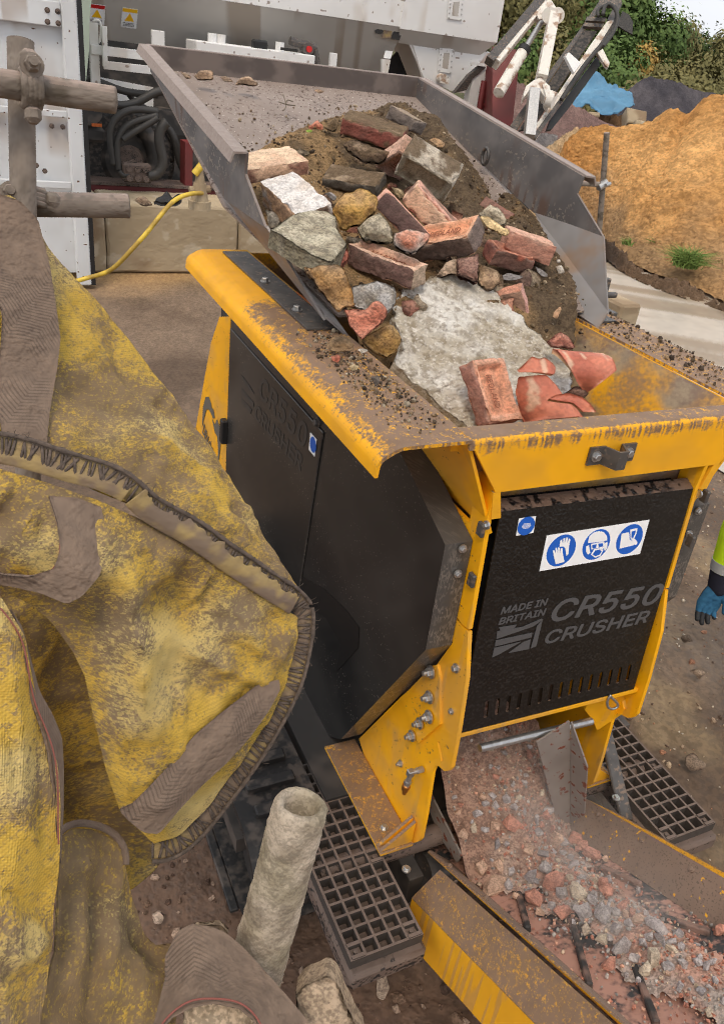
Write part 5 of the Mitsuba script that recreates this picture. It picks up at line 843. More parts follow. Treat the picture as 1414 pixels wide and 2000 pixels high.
# broad webbing over the top
cloth('lifting_strap', [(0.008,1.57,2.159),(0.064,1.578,2.155),(0.095,1.574,2.146),(0.121,1.566,2.116),(0.129,1.501,2.053),(0.129,1.452,2.004),(0.128,1.4,1.958),(0.114,1.345,1.924),(0.093,1.286,1.878),(0.08,1.231,1.843),(0.042,1.231,1.851),(0.017,1.237,1.861),(0.016,1.29,1.89),(0.029,1.346,1.946),(0.042,1.398,2.005),(0.028,1.433,2.036),(-0.01,1.439,2.035)], [(0.084,1.468,2.026),(0.075,1.357,1.94),(0.052,1.279,1.883)], 'webbing', wrinkles([(1.2, 10, .004, 33)]), .010, .006, seed=2, rot=.9, label='broad brown webbing strap with dark herringbone yarn')
# side panel under the hem, folded in pleats
lo_B = [(-0.041,1.215,1.829),(0.008,1.208,1.819),(0.078,1.187,1.795),(0.144,1.167,1.769),(0.186,1.156,1.746),(0.256,1.152,1.698),(0.317,1.146,1.639),(0.39,1.13,1.575),(0.456,1.124,1.519),(0.499,1.128,1.482),(0.49,1.106,1.431),(0.465,1.075,1.373),(0.421,1.042,1.308),(0.358,1.012,1.25),(0.292,0.983,1.193),(0.229,0.958,1.163),(0.181,0.956,1.161),(0.148,0.962,1.222),(0.127,0.979,1.252),(0.112,1.01,1.325),(0.103,1.055,1.406),(0.098,1.097,1.465),(0.084,1.136,1.493),(0.057,1.166,1.537),(0.028,1.17,1.579),(-0.015,1.159,1.627),(-0.064,1.163,1.653)]
lo_I = [(0.066,1.103,1.748),(0.12,1.075,1.719),(0.17,1.076,1.691),(0.179,1.062,1.648),(0.155,1.068,1.607),(0.214,1.122,1.598),(0.248,1.122,1.546),(0.174,1.015,1.592),(0.168,0.99,1.529),(0.147,1.047,1.529),(0.22,1.038,1.495),(0.301,1.076,1.501),(0.369,1.08,1.482),(0.417,1.068,1.443),(0.188,0.967,1.442),(0.149,0.987,1.411),(0.236,0.991,1.427),(0.289,1.021,1.407),(0.354,1.053,1.409),(0.21,0.958,1.346),(0.173,0.947,1.321),(0.302,0.996,1.339),(0.258,0.967,1.28),(0.041,1.137,1.768),(0.02,1.125,1.703),(0.293,1.122,1.583),(0.344,1.101,1.553)]
LO = cloth('side_panel', lo_B, lo_I, 'bag_cloth', W2, .0085, seed=3, rot=.35, creases=[([(0.183,1.074,1.679),(0.173,1.042,1.623),(0.171,0.997,1.554),(0.161,0.989,1.452)], .030, .022), ([(0.208,1.09,1.585),(0.258,1.084,1.517),(0.326,1.062,1.459),(0.423,1.051,1.403)], .026, .020), ([(0.247,1.114,1.592),(0.318,1.108,1.542),(0.419,1.117,1.499)], -.016, .018), ([(0.039,1.13,1.606),(0.082,1.101,1.539),(0.096,1.078,1.476)], .022, .02), ([(0.069,1.061,1.646),(0.115,1.055,1.595),(0.174,1.057,1.606)], -.020, .018), ([(0.282,1.072,1.479),(0.334,1.05,1.428),(0.397,1.064,1.401)], -.018, .014), ([(0.267,1.087,1.529),(0.353,1.091,1.486),(0.449,1.082,1.41)], -.014, .014), ([(0.204,1.038,1.522),(0.224,1.016,1.466),(0.226,0.985,1.4)], -.018, .02), ([(0.425,1.107,1.489),(0.445,1.089,1.418),(0.45,1.07,1.374)], .014, .012), ([(0.129,1.044,1.491),(0.131,1.007,1.396),(0.144,0.976,1.3)], .016, .016), ([(0.046,1.171,1.794),(0.052,1.119,1.74),(0.025,1.114,1.691)], -.016, .02), ([(0.207,1.119,1.726),(0.221,1.112,1.668),(0.274,1.118,1.622)], .014, .014), ([(0.348,1.114,1.555),(0.394,1.096,1.487),(0.404,1.074,1.441)], .014, .012), ([(0.287,1.017,1.399),(0.34,1.036,1.391),(0.404,1.05,1.385)], .012, .012)])
cloth('webbing_patch', [(0.436,1.045,1.41),(0.436,1.032,1.399),(0.408,1.01,1.373),(0.363,0.982,1.344),(0.313,0.956,1.323),(0.265,0.94,1.301),(0.224,0.919,1.285),(0.189,0.897,1.273),(0.178,0.89,1.269),(0.153,0.896,1.277),(0.133,0.908,1.3),(0.119,0.919,1.319),(0.139,0.915,1.329),(0.167,0.923,1.35),(0.207,0.94,1.372),(0.259,0.969,1.399),(0.304,0.987,1.414),(0.349,1.011,1.417),(0.391,1.035,1.418)], [(0.184,0.898,1.326),(0.256,0.939,1.361),(0.32,0.966,1.385),(0.374,1.005,1.398)], 'webbing', wrinkles([(.8, 9, .004, 43)]), .009, .005, seed=4, rot=-.75, label='diagonal brown webbing sewn on the folded side')
cloth('webbing_loop', [(0.07,1.136,1.803),(0.11,1.131,1.797),(0.145,1.131,1.776),(0.147,1.098,1.748),(0.14,1.065,1.732),(0.125,1.034,1.713),(0.096,1.021,1.689),(0.074,1.02,1.68),(0.041,1.04,1.692),(0.007,1.069,1.689),(-0.061,1.112,1.689),(-0.057,1.123,1.718),(-0.011,1.078,1.708),(0.029,1.049,1.717),(0.062,1.046,1.73),(0.074,1.06,1.751),(0.076,1.092,1.781)], [(0.105,1.058,1.752),(0.092,1.033,1.724)], 'webbing', None, .008, .006, seed=5, rot=.6, label='dark brown webbing loop edged with red thread')
part(BAG, 'red_edging', tube([(0.073,1.137,1.8),(0.076,1.098,1.777),(0.074,1.066,1.747),(0.062,1.052,1.726),(0.03,1.055,1.713),(-0.011,1.085,1.704),(-0.058,1.127,1.713)], .0013, 60, 6), 'thread_red', True)
# hem with blanket stitch, dark rope and ragged selvedge
hem = np.array([(-0.037,1.227,1.86),(0.011,1.217,1.852),(0.054,1.203,1.843),(0.096,1.187,1.829),(0.139,1.173,1.817),(0.184,1.159,1.795),(0.218,1.153,1.758),(0.256,1.153,1.726),(0.3,1.151,1.692),(0.344,1.146,1.651),(0.393,1.144,1.607),(0.443,1.139,1.562),(0.488,1.141,1.521),(0.512,1.141,1.488)])
hem2 = np.array([(0.512,1.141,1.488),(0.51,1.124,1.458),(0.497,1.101,1.415),(0.476,1.076,1.368),(0.445,1.055,1.323),(0.405,1.034,1.273),(0.36,1.014,1.225),(0.31,0.993,1.182),(0.266,0.975,1.149),(0.225,0.961,1.135),(0.182,0.958,1.141)])
def hem_band(pts, w, off, name, m, n=110, seed=0, thick=.006, parent=None, ragged=0.0, label=None):
    p = spline(pts, n); t = np.gradient(p, axis=0); t /= np.linalg.norm(t, axis=1, keepdims=True); vw = p - CAM; vw /= np.linalg.norm(vw, axis=1, keepdims=True); u = np.cross(t, vw); u /= np.linalg.norm(u, axis=1, keepdims=True)
    V, m_ = [], 9
    for k in range(m_):
        s = k / (m_ - 1); wv = w * (1 + (ragged * nz_(p, 90, 2, seed)[:, None] if k == m_ - 1 else 0))
        V.append(p + u * (off + wv * s) - vw * (thick * np.sin(np.pi * s) * 1.2 + .004 * nz_(p + s, 40, 2, seed)[:, None]))
    V = np.stack(V, 1).reshape(-1, 3); i, j = np.meshgrid(np.arange(n - 1), np.arange(m_ - 1), indexing='ij'); q = (i * m_ + j).ravel(); F = np.vstack([np.stack([q, q + m_, q + m_ + 1], 1), np.stack([q, q + m_ + 1, q + 1], 1)])
    b = V + np.repeat(vw, m_, 0) * .003; rim = [k * m_ for k in range(n)] + [(n - 1) * m_ + k for k in range(1, m_)] + [k * m_ + m_ - 1 for k in range(n - 2, -1, -1)] + [k for k in range(m_ - 2, 0, -1)]
    r0 = np.array(rim); r1 = np.roll(r0, -1); N = len(V); F = np.vstack([F, F[:, ::-1] + N, np.stack([r0, r0 + N, r1], 1), np.stack([r1, r0 + N, r1 + N], 1)])
    return part(parent or BAG, name, trimesh.Trimesh(np.vstack([V, b]), F, process=False), m, True, label=label), p, t, u, vw
for pts, nst, sd in ((hem, 96, 3), (hem2, 64, 5)):
    hk, p, t, u, vw = hem_band(pts, -.034, .017, 'stitched_hem', 'hem_cloth', seed=sd, label='hem with black blanket stitches')
    r = np.random.default_rng(sd); st = []
    for k in range(nst):
        i = min(int((k + .5 + r.normal(0, .12)) / nst * len(p)), len(p) - 1); sl = r.normal(0, .004)
        part(hk, 'stitch', tube([p[i] + u[i] * .014 - vw[i] * .003, p[i] - vw[i] * .011 + t[i] * sl, p[i] - u[i] * .016 - vw[i] * .004 + t[i] * sl * 2], .0019 + r.random() * .0010, 7, 5), 'yarn_dark', True)
    rp = p + u * .020 - vw * (.006 + .003 * nz_(p, 60, 2, sd)[:, None])
    part(hk, 'edge_cord', tube(rp, 0.0040 + .003 * nz_(rp, 120, 2, sd), len(rp), 8, False), 'yarn_dark', True)
    # frayed yarn ends along the cord
    fr = []
    for k in range(90):
        i = r.integers(0, len(rp)); a = rp[i] + r.normal(0, .002, 3); d = nrm(u[i] * r.normal(.2, 1) - vw[i] * r.uniform(0, 1) + t[i] * r.normal(0, .8)); fr.append(tube([a, a + d * r.uniform(.004, .010), a + d * r.uniform(.008, .014) + r.normal(0, .003, 3)], .0005, 5, 4))
    part(hk, 'frayed_yarn', cat_(fr), 'yarn_dark', True, kind='stuff')
hem_band(np.array([(-0.04,1.21,1.838),(0.008,1.2,1.831),(0.05,1.185,1.822),(0.092,1.169,1.809),(0.136,1.154,1.797),(0.177,1.141,1.775)], float), .030, 0.0, 'ragged_selvedge', 'hem_cloth', seed=8, thick=.004, ragged=.9)
hem_band(np.array([(0.183,1.14,1.77),(0.214,1.136,1.734),(0.252,1.134,1.703),(0.294,1.129,1.669),(0.339,1.125,1.625),(0.387,1.122,1.581),(0.436,1.114,1.539),(0.477,1.119,1.5)], float), .036, 0.0, 'ragged_selvedge', 'hem_cloth', seed=9, thick=.005, ragged=.8)
# near panel hanging down in front
cloth('near_panel', [(-0.071,1.059,1.727),(-0.015,1.028,1.707),(-0.003,1.011,1.68),(0.009,0.993,1.653),(0.012,0.965,1.613),(0.016,0.942,1.572),(0.026,0.916,1.532),(0.033,0.89,1.493),(0.032,0.868,1.463),(0.023,0.823,1.408),(0.015,0.787,1.366),(0.001,0.754,1.325),(-0.014,0.711,1.277),(-0.04,0.652,1.217),(-0.135,0.641,1.283)], [(-0.021,0.91,1.583),(-0.02,0.843,1.501),(-0.026,0.775,1.425),(-0.056,0.714,1.358),(0.001,0.831,1.452),(-0.06,0.865,1.543)], 'bag_cloth', W3, .0085, seed=6, rot=1.2, creases=[([(-0.015,0.985,1.661),(-0.015,0.915,1.576),(-0.022,0.84,1.495)], .022, .022), ([(0.01,0.912,1.552),(0.004,0.826,1.457),(-0.008,0.768,1.358)], -.018, .016), ([(-0.048,0.867,1.536),(-0.016,0.813,1.46),(0.01,0.794,1.394)], .020, .018), ([(-0.083,0.814,1.466),(-0.043,0.751,1.405),(0.002,0.751,1.341)], -.022, .02), ([(-0.074,0.716,1.365),(-0.039,0.691,1.356),(-0.006,0.728,1.319)], .02, .016), ([(-0.041,0.959,1.622),(-0.027,0.873,1.542),(-0.046,0.804,1.462)], -.016, .018), ([(-0.086,0.685,1.329),(-0.049,0.678,1.329),(-0.02,0.682,1.278)], -.016, .014)])
cloth('edge_webbing', [(-0.002,1.025,1.683),(0.01,1.009,1.659),(0.016,0.981,1.617),(0.022,0.96,1.574),(0.037,0.944,1.533),(0.045,0.935,1.496),(0.042,0.907,1.461),(0.034,0.865,1.421),(0.02,0.808,1.372),(0.019,0.821,1.412),(0.025,0.864,1.471),(0.025,0.891,1.516),(0.02,0.911,1.549),(0.012,0.933,1.581),(0.008,0.962,1.626),(0.006,0.988,1.663)], (), 'webbing', None, .007, .005, seed=7, rot=1.4, label='strip of grey brown webbing along the near edge')
part(BAG, 'red_edging', tube([(-0.016,1.01,1.699),(-0.005,0.997,1.684),(0.006,0.98,1.659),(0.01,0.954,1.623),(0.013,0.931,1.583),(0.024,0.903,1.546),(0.03,0.878,1.507),(0.027,0.848,1.465),(0.02,0.81,1.415)], .0013, 70, 6), 'thread_red', True)
# inside of the bag, seen through its mouth
cloth('inner_lining', [(-0.049,1.378,1.513),(0.074,1.362,1.49),(0.147,1.363,1.411),(0.181,1.3,1.264),(0.19,1.205,1.088),(0.214,1.12,1.018),(0.24,1.027,1.058),(0.199,1.003,1.028),(0.148,0.981,1.012),(0.121,0.97,1.033),(0.05,1.002,1.085),(-0.015,1.048,1.199),(-0.026,1.138,1.367)], [(0.081,1.328,1.225),(0.113,1.255,1.061),(0.134,1.144,0.99)], 'bag_cloth', W2, .013, seed=8, rot=.5)
# lower, soil covered part
cloth('lower_panel', [(0.022,0.925,1.282),(0.05,0.948,1.271),(0.082,0.944,1.26),(0.112,0.93,1.235),(0.124,0.915,1.211),(0.123,0.892,1.185),(0.128,0.859,1.15),(0.137,0.819,1.117),(0.152,0.798,1.107),(0.178,0.787,1.121),(0.184,0.761,1.116),(0.168,0.718,1.108),(0.14,0.631,1.093),(-0.05,0.66,1.181),(-0.026,0.711,1.218),(-0.003,0.774,1.233),(0.011,0.845,1.251)], [(0.06,0.883,1.24),(0.076,0.844,1.205),(0.028,0.773,1.216),(0.089,0.784,1.163),(0.116,0.723,1.133),(0.033,0.715,1.172),(0.071,0.688,1.123)], 'bag_cloth_dirty', W3, .0085, seed=9, rot=.9, creases=[([(0.064,0.931,1.266),(0.038,0.841,1.229),(0.014,0.73,1.2)], .028, .016), ([(0.106,0.926,1.253),(0.067,0.865,1.208),(0.045,0.785,1.188),(0.038,0.691,1.141)], -.030, .018), ([(0.119,0.894,1.196),(0.084,0.822,1.177),(0.061,0.74,1.153)], .026, .016), ([(0.114,0.833,1.159),(0.143,0.772,1.129),(0.163,0.734,1.128)], -.020, .014), ([(0.105,0.789,1.145),(0.109,0.726,1.132),(0.093,0.674,1.119)], .022, .018), ([(0.029,0.879,1.259),(0.012,0.809,1.237),(-0.01,0.729,1.218)], -.02, .014)], label='lower part of the bag caked in brown soil')
hem_band(np.array([(0.026,0.939,1.277),(0.051,0.951,1.275),(0.083,0.946,1.265),(0.113,0.93,1.245),(0.125,0.914,1.218),(0.123,0.899,1.202)], float), .012, -.006, 'webbing_rim', 'webbing', seed=10, thick=.004)
# webbing loop lying at the bottom edge
cloth('bottom_strap', [(0.157,0.751,1.149),(0.18,0.769,1.174),(0.203,0.772,1.179),(0.232,0.76,1.175),(0.255,0.746,1.166),(0.278,0.721,1.152),(0.302,0.683,1.134),(0.327,0.639,1.118),(0.352,0.593,1.099),(0.367,0.551,1.077),(0.266,0.562,1.132),(0.262,0.603,1.16),(0.243,0.623,1.174),(0.208,0.64,1.181),(0.171,0.65,1.177),(0.14,0.649,1.169),(0.114,0.633,1.153),(0.1,0.621,1.144),(0.133,0.687,1.141),(0.15,0.72,1.145)], [(0.211,0.709,1.169),(0.25,0.67,1.152),(0.301,0.614,1.128),(0.178,0.708,1.161)], 'webbing', wrinkles([(.6, 8, .006, 53)]), .008, .007, seed=10, rot=.5, label='wide brown webbing loop with a red thread edge')
part(BAG, 'red_edging', tube([(0.112,0.625,1.17),(0.138,0.64,1.185),(0.17,0.645,1.194),(0.206,0.634,1.197),(0.241,0.617,1.19),(0.259,0.598,1.176),(0.268,0.56,1.149)], .0015, 60, 6), 'thread_red', True)
# ------------------------------------------------------------------ mortar pipe, stones by the bag
a, b = np.array((0.405,0.827,1.327)), np.array((0.324,0.767,0.972)); ax = nrm(b - a); b = a + ax * .62
x_, y_, _ = frame(ax); n1, n2 = 72, 110; th = np.arange(n1) * 2 * np.pi / n1; tt = np.linspace(0, .62, n2); r0 = .0475
ring = np.outer(np.cos(th), x_) + np.outer(np.sin(th), y_)
rows = [(.30, .060, .62), (.20, .020, .66), (-.0, .004, .70)]
V = []
prof_ = [(r0 * .40, .075), (r0 * .55, .05), (r0 * .58, .02), (r0 * .62, .004), (r0 * .72, -.004), (r0 * .88, -.003), (r0 * .98, .004)] + [(r0 * (1 + .10 * (t / .62)), t + .012) for t in tt]
V = np.concatenate([a + ring * q + ax * t for q, t in prof_]); nn_ = np.concatenate([ring for _ in prof_])
V = V + nn_ * (nz_(V, 24, 3, 4) * .005 + nz_(V, 85, 3, 5) * .007)[:, None]
i, j = np.meshgrid(np.arange(len(prof_) - 1), np.arange(n1), indexing='ij'); q = (i * n1 + j).ravel(); q2 = (i * n1 + (j + 1) % n1).ravel()
F = np.vstack([np.stack([q, q + n1, q2 + n1], 1), np.stack([q, q2 + n1, q2], 1), [[0, (k + 1) % n1, k] for k in range(1, n1 - 1)]])[:, ::-1]
cs = mixc(S(172, 160, 144), S(138, 127, 112), sst(.35, .65, meshkit.fbm(V * 22, 4, 2))) * (.85 + .3 * meshkit.fbm(V * 120, 2, 3))[:, None]; cs = mixc(cs, np.broadcast_to(S(120, 116, 82), cs.shape), .22 * sst(.5, .66, meshkit.fbm(V * 9, 3, 7)))
solo('concrete_core', trimesh.Trimesh(V, F, process=False), 'vertex_brick', 'rough pale concrete core like a hollow post, standing in the bag beside the step grating', 'concrete core', True, cs)
rock('stone', [(0.357,0.668,1.047),(0.379,0.669,1.067),(0.416,0.661,1.084),(0.431,0.637,1.06),(0.449,0.595,1.011),(0.456,0.568,0.976),(0.357,0.612,0.963)], 'tan stone block at the bottom edge beside the webbing loop', 'stone', [S(164, 144, 122), S(138, 120, 100)], front=.012, back=.07, bp=.8, b=.025, seed=91, facets=3, tilt=.4)
rock('stone', [(0.193,0.798,1.11),(0.217,0.799,1.131),(0.253,0.784,1.139),(0.267,0.768,1.126),(0.26,0.758,1.104),(0.212,0.775,1.091)], 'pale stone half under the webbing loop', 'stone', [S(176, 156, 134), S(146, 128, 108)], front=.02, back=.04, seed=92, facets=2)
rock('rag', [(0.173,0.687,1.106),(0.204,0.679,1.118),(0.24,0.66,1.119),(0.267,0.636,1.104),(0.274,0.599,1.054),(0.164,0.649,1.039)], 'pale rag stuffed beneath the webbing loop', 'rag', [S(190, 172, 148), S(150, 132, 112)], front=.025, back=.03, b=.05, seed=93, facets=2, tilt=.2)
# ------------------------------------------------------------------ scaffold
def scaf(name, p, q, r, label, n=60):
    p, q = np.array(p, float), np.array(q, float)
    m_ = tube([p + (q - p) * t for t in np.linspace(0, 1, n)], r, n, 22, False)
    v = np.asarray(m_.vertices); c = p + np.outer(np.clip((v - p) @ nrm(q - p), 0, 9), nrm(q - p)); d = v - c; L_ = np.linalg.norm(d, axis=1, keepdims=True)
    v = v + d / np.maximum(L_, 1e-4) * (nz_(v, 50, 3, 3) * .0014)[:, None]
    return solo(name, trimesh.Trimesh(v, m_.faces, process=False), 'scaffold_muddy', label, 'scaffold tube', True)
def hollow_tube(name, p, q, r, label):
    m_ = cyl(p, q, r, n=40, hollow=.004); return solo(name, m_, 'scaffold_muddy', label, 'scaffold tube', 40)
vt, vb = np.array((0.138,1.85,2.38)), np.array((0.106,1.734,2.06)); dv = nrm(vb - vt)
hollow_tube('scaffold_tube', vt, vt + dv * 1.6, .0242, 'upright muddy scaffold tube rising behind the bag')
h0, h1 = np.array((0.04,1.73,2.317)), np.array((0.289,1.745,2.303)); scaf('scaffold_tube', h0 - (h1 - h0) * 1.2, h1, .0242, 'upper muddy scaffold tube crossing the upright one')
l0, l1 = np.array((0.127,1.8,2.097)), np.array((0.318,1.793,2.102)); scaf('scaffold_tube', l0 - (l1 - l0) * .2, l1, .0242, 'lower muddy scaffold tube just above the bag')
def coupler(c, along, other, toward, label, k=1.0):
    cp = thing('scaffold_coupler', label, 'scaffold coupler'); c = np.array(c, float); a, o, t = nrm(along), nrm(other), nrm(toward); o = nrm(o - a * (o @ a)); t = nrm(np.cross(a, o)) if np.cross(a, o) @ t > 0 else -nrm(np.cross(a, o))
    ang = np.linspace(-1.9, 1.9, 26); band = [c + (t * np.cos(x) + o * np.sin(x)) * .029 for x in ang]
    part(cp, 'band', cat_([tube([p + a * s * .012 for p in band], .0075, 30, 8) for s in (-1, -.3, .3, 1)]), 'scaffold_muddy', True)
    part(cp, 'lug', obox(c + o * .045 + t * .006, a, o, t, (.030, .034, .03), .008), 'scaffold_muddy'); part(cp, 'lug', obox(c - o * .045 + t * .004, a, o, t, (.028, .03, .028), .008), 'scaffold_muddy')
    e = c + o * .030 + t * .028; b_ = part(cp, 'eye_bolt', cyl(e - t * .02, e + t * .030, .0075, n=16), 'scaffold_muddy', 40)
    part(b_, 'nut', bolt(e + t * .004, t, .0145, .015, True, True), 'scaffold_muddy', 40)
    return cp
cm = np.array((0.139,1.725,2.311)); tw_ = nrm(CAM - cm)
coupler(cm + tw_ * -.0, h1 - h0, -dv, tw_, 'rusty scaffold coupler with a long bolt where the upper tube crosses the upright')
cm = np.array((0.123,1.792,2.111)); coupler(cm, dv, np.cross(dv, tw_), tw_, 'rusty scaffold coupler with a nut at the lower tube')

# ------------------------------------------------------------------ crushed material on the belt
def pile_z(x, y):
    b = BZ(y); q = np.stack([x, y, x * 0], -1)
    mound = .030 * np.exp(-((x - 1.375) / .085) ** 2) + .008 * np.exp(-((x - 1.33) / .19) ** 4) + .010 * nz_(q, 25, 3, 2)
    heap = .335 + .84 * (y - 1.045) + .10 * nz_(q, 7, 3, 6) + .05 * nz_(q, 24, 2, 7) + .05 * np.exp(-((x - 1.30) / .12) ** 2) - 1.0 * np.maximum(0, x - 1.43) - .9 * np.maximum(0, 1.19 - x)
    lo = b + mound; k = .03
    return np.where(heap - lo > k, heap, np.where(lo - heap > k, lo, np.maximum(lo, heap) + (k - np.abs(heap - lo)) ** 2 / (4 * k)))
gx, gy = np.meshgrid(np.arange(1.129, 1.60, .0075), np.arange(-.3, 1.46, .0075), indexing='ij'); x_, y_ = gx.ravel(), gy.ravel(); z_ = pile_z(x_, y_)
V = np.stack([x_, y_, z_ + .004 * nz_(np.stack([x_, y_, z_], 1), 90, 2, 4)], 1); w_ = gx.shape[1]; i, j = np.meshgrid(np.arange(gx.shape[0] - 1), np.arange(w_ - 1), indexing='ij'); k = (i * w_ + j).ravel()
F = np.vstack([np.stack([k, k + w_, k + w_ + 1], 1), np.stack([k, k + w_ + 1, k + 1], 1)])
cover = (V[:, 2] - BZ(V[:, 1])) > .0075 + .010 * sst(.4, .6, meshkit.fbm(V * 12, 3, 9)) * (V[:, 1] < 1.0); inside = (V[:, 0] < 1.57 - .0 * V[:, 1])
F = F[cover[F].all(1) & inside[F].all(1)]
cs = mixc(S(178, 140, 124), S(150, 122, 110), sst(.3, .7, meshkit.fbm(V * 14, 4, 3))) * (.78 + .44 * meshkit.fbm(V * 110, 3, 6))[:, None]; cs = mixc(cs, np.broadcast_to(S(166, 158, 150), cs.shape), .75 * sst(.45, .62, meshkit.fbm(V * 9, 3, 12))); cs = mixc(cs, np.broadcast_to(S(142, 116, 102), cs.shape), .75 * sst(1.02, 1.15, V[:, 1]))  # darker brown towards the crusher mouth: recess shade put into the colour
structure('crushed_fines', trimesh.Trimesh(V, F, process=False), 'vertex_rough', True, cs, 'stuff', 'pinkish brick dust and sand on the discharge belt')
STC = {'grey': [S(176, 176, 178), S(132, 132, 138)], 'red': [S(188, 122, 100), S(160, 98, 80)], 'tan': [S(200, 166, 142), S(176, 144, 122)], 'cream': [S(200, 190, 168), S(176, 164, 144)], 'slate': [S(140, 144, 152), S(112, 115, 122)]}
def stone_mesh(seed, ca, cb):
    r = np.random.default_rng(seed); p = r.normal(0, 1, (15, 3)); p = p / np.linalg.norm(p, axis=1, keepdims=True) * r.uniform(.75, 1.05, (15, 1)) * [1, .78, .66]
    m = hull(p); m = m.subdivide().subdivide() if False else m.subdivide(); v = np.asarray(m.vertices); v = v * (1 + .10 * nz_(v + seed, 2.2, 2, seed)[:, None])
    F_ = np.asarray(m.faces); V_ = v[F_].reshape(-1, 3); c = mixc(ca, cb, sst(.3, .7, meshkit.fbm(V_ * 1.6 + seed, 3, seed))); c = mixc(c, np.broadcast_to(S(178, 156, 144), c.shape), .30 + 0 * c[:, 0]) * r.uniform(.88, 1.1)
    return ply(trimesh.Trimesh(V_, np.arange(len(V_)).reshape(-1, 3), process=False), 'vertex_stone', color=c)
mat('vertex_stone', gritty(320, 0.74, 1.18, 0.92, 0.2, 200, 0.004))
lib = {k: [stone_mesh(100 * a + b, *STC[k]) for b in range(7)] for a, k in enumerate(STC)}
LBL = {'grey': 'chunk of crushed grey concrete', 'red': 'chunk of crushed red brick', 'tan': 'chunk of pale orange brick', 'cream': 'cream coloured stone chip', 'slate': 'blue grey stone chip'}
rs = np.random.default_rng(21)
def put_stone(P, size, kind, where, big=''):
    if where.startswith('on'): where = where + (' just below the crusher mouth' if P[1] > .88 else ' halfway along its visible length' if P[1] > .62 else ' where it leaves the picture')
    big = 'large ' if size > .0175 else 'small '
    k = thing('crushed_stone', big + f'{LBL[kind]} {where}', 'crushed stone', big + f'{kind} stones {where}')
    R = np.eye(4); R[:3, :3] = Rotation.random(random_state=int(rs.integers(1e9))).as_matrix(); s = size * rs.uniform(.85, 1.15, 3)
    M_ = np.eye(4); M_[:3, :3] = np.diag(s); X = np.eye(4); X[:3, 3] = P
    scene[k] = {**lib[kind][rs.integers(0, 7)], 'to_world': T((X @ R @ M_).tolist())}
BIGS = [(*p, s, c) for p, s, c in zip([(1.271,1.16,0.361),(1.221,1.175,0.353),(1.172,1.066,0.406),(1.169,1.126,0.377),(1.208,1.104,0.388),(1.209,1.046,0.416),(1.28,1.047,0.416),(1.216,1.142,0.369),(1.313,0.984,0.447),(1.234,0.97,0.454),(1.338,1.044,0.418),(1.472,1.124,0.378),(1.536,1.135,0.373),(1.536,1.097,0.392),(1.524,1.052,0.413),(1.262,0.882,0.497),(1.34,0.918,0.479),(1.3,0.853,0.511),(1.332,0.822,0.526),(1.402,0.884,0.496),(1.308,0.944,0.466),(1.298,1.096,0.392),(1.24,1.078,0.401),(1.35,1.084,0.398),(1.372,1.144,0.369),(1.421,1.182,0.35),(1.432,1.119,0.381),(1.414,1.022,0.428),(1.391,0.961,0.458),(1.364,0.979,0.449),(1.253,0.922,0.477),(1.212,0.916,0.48),(1.344,0.872,0.502),(1.372,0.835,0.52),(1.201,1.003,0.437),(1.418,0.937,0.47)], [60, 40, 70, 45, 40, 35, 52, 35, 75, 68, 48, 42, 50, 45, 58, 58, 62, 64, 56, 46, 48, 42, 30, 38, 34, 44, 60, 36, 30, 28, 34, 30, 36, 34, 26, 26], 'red tan tan tan tan grey slate slate red red grey grey red red red red cream grey grey red grey tan grey grey grey grey tan grey grey cream grey tan grey grey tan cream'.split())]
BIGS += [(*p, s * .875, c) for p, s, c in zip([(1.299,0.855,0.51),(1.331,0.813,0.53),(1.288,0.713,0.58),(1.273,0.759,0.557),(1.267,0.807,0.533),(1.231,0.687,0.592),(1.413,0.722,0.575),(1.315,0.642,0.615),(1.389,0.758,0.557),(1.394,0.816,0.529),(1.368,0.836,0.519),(1.32,0.762,0.556),(1.362,0.7,0.586),(1.381,0.684,0.594),(1.446,0.682,0.595),(1.288,0.672,0.6),(1.333,0.694,0.589),(1.354,0.76,0.557),(1.375,0.789,0.542),(1.373,0.646,0.612),(1.359,0.879,0.498),(1.345,0.919,0.479),(1.282,0.635,0.618),(1.357,0.595,0.637),(1.39,0.587,0.641),(1.325,0.612,0.629),(1.561,0.653,0.609),(1.426,0.914,0.481),(1.404,0.887,0.494)], [62, 64, 68, 52, 48, 66, 70, 74, 44, 46, 36, 54, 40, 44, 36, 40, 46, 38, 30, 34, 40, 44, 54, 44, 40, 44, 50, 42, 46], 'grey grey grey cream cream red grey cream tan red tan grey grey grey grey grey grey grey tan cream grey cream cream grey grey grey red red red'.split())]
for x, y, z, s, c in BIGS:
    r_ = s / 3.367 / 1560 * np.linalg.norm(np.array([x, y, z]) - CAM) * 1.24
    put_stone((x, y, max(float(pile_z(np.array([x]), np.array([y]))[0]) + r_ * .35, BZ(y) + r_ * .4)), r_, c, 'on the discharge belt')
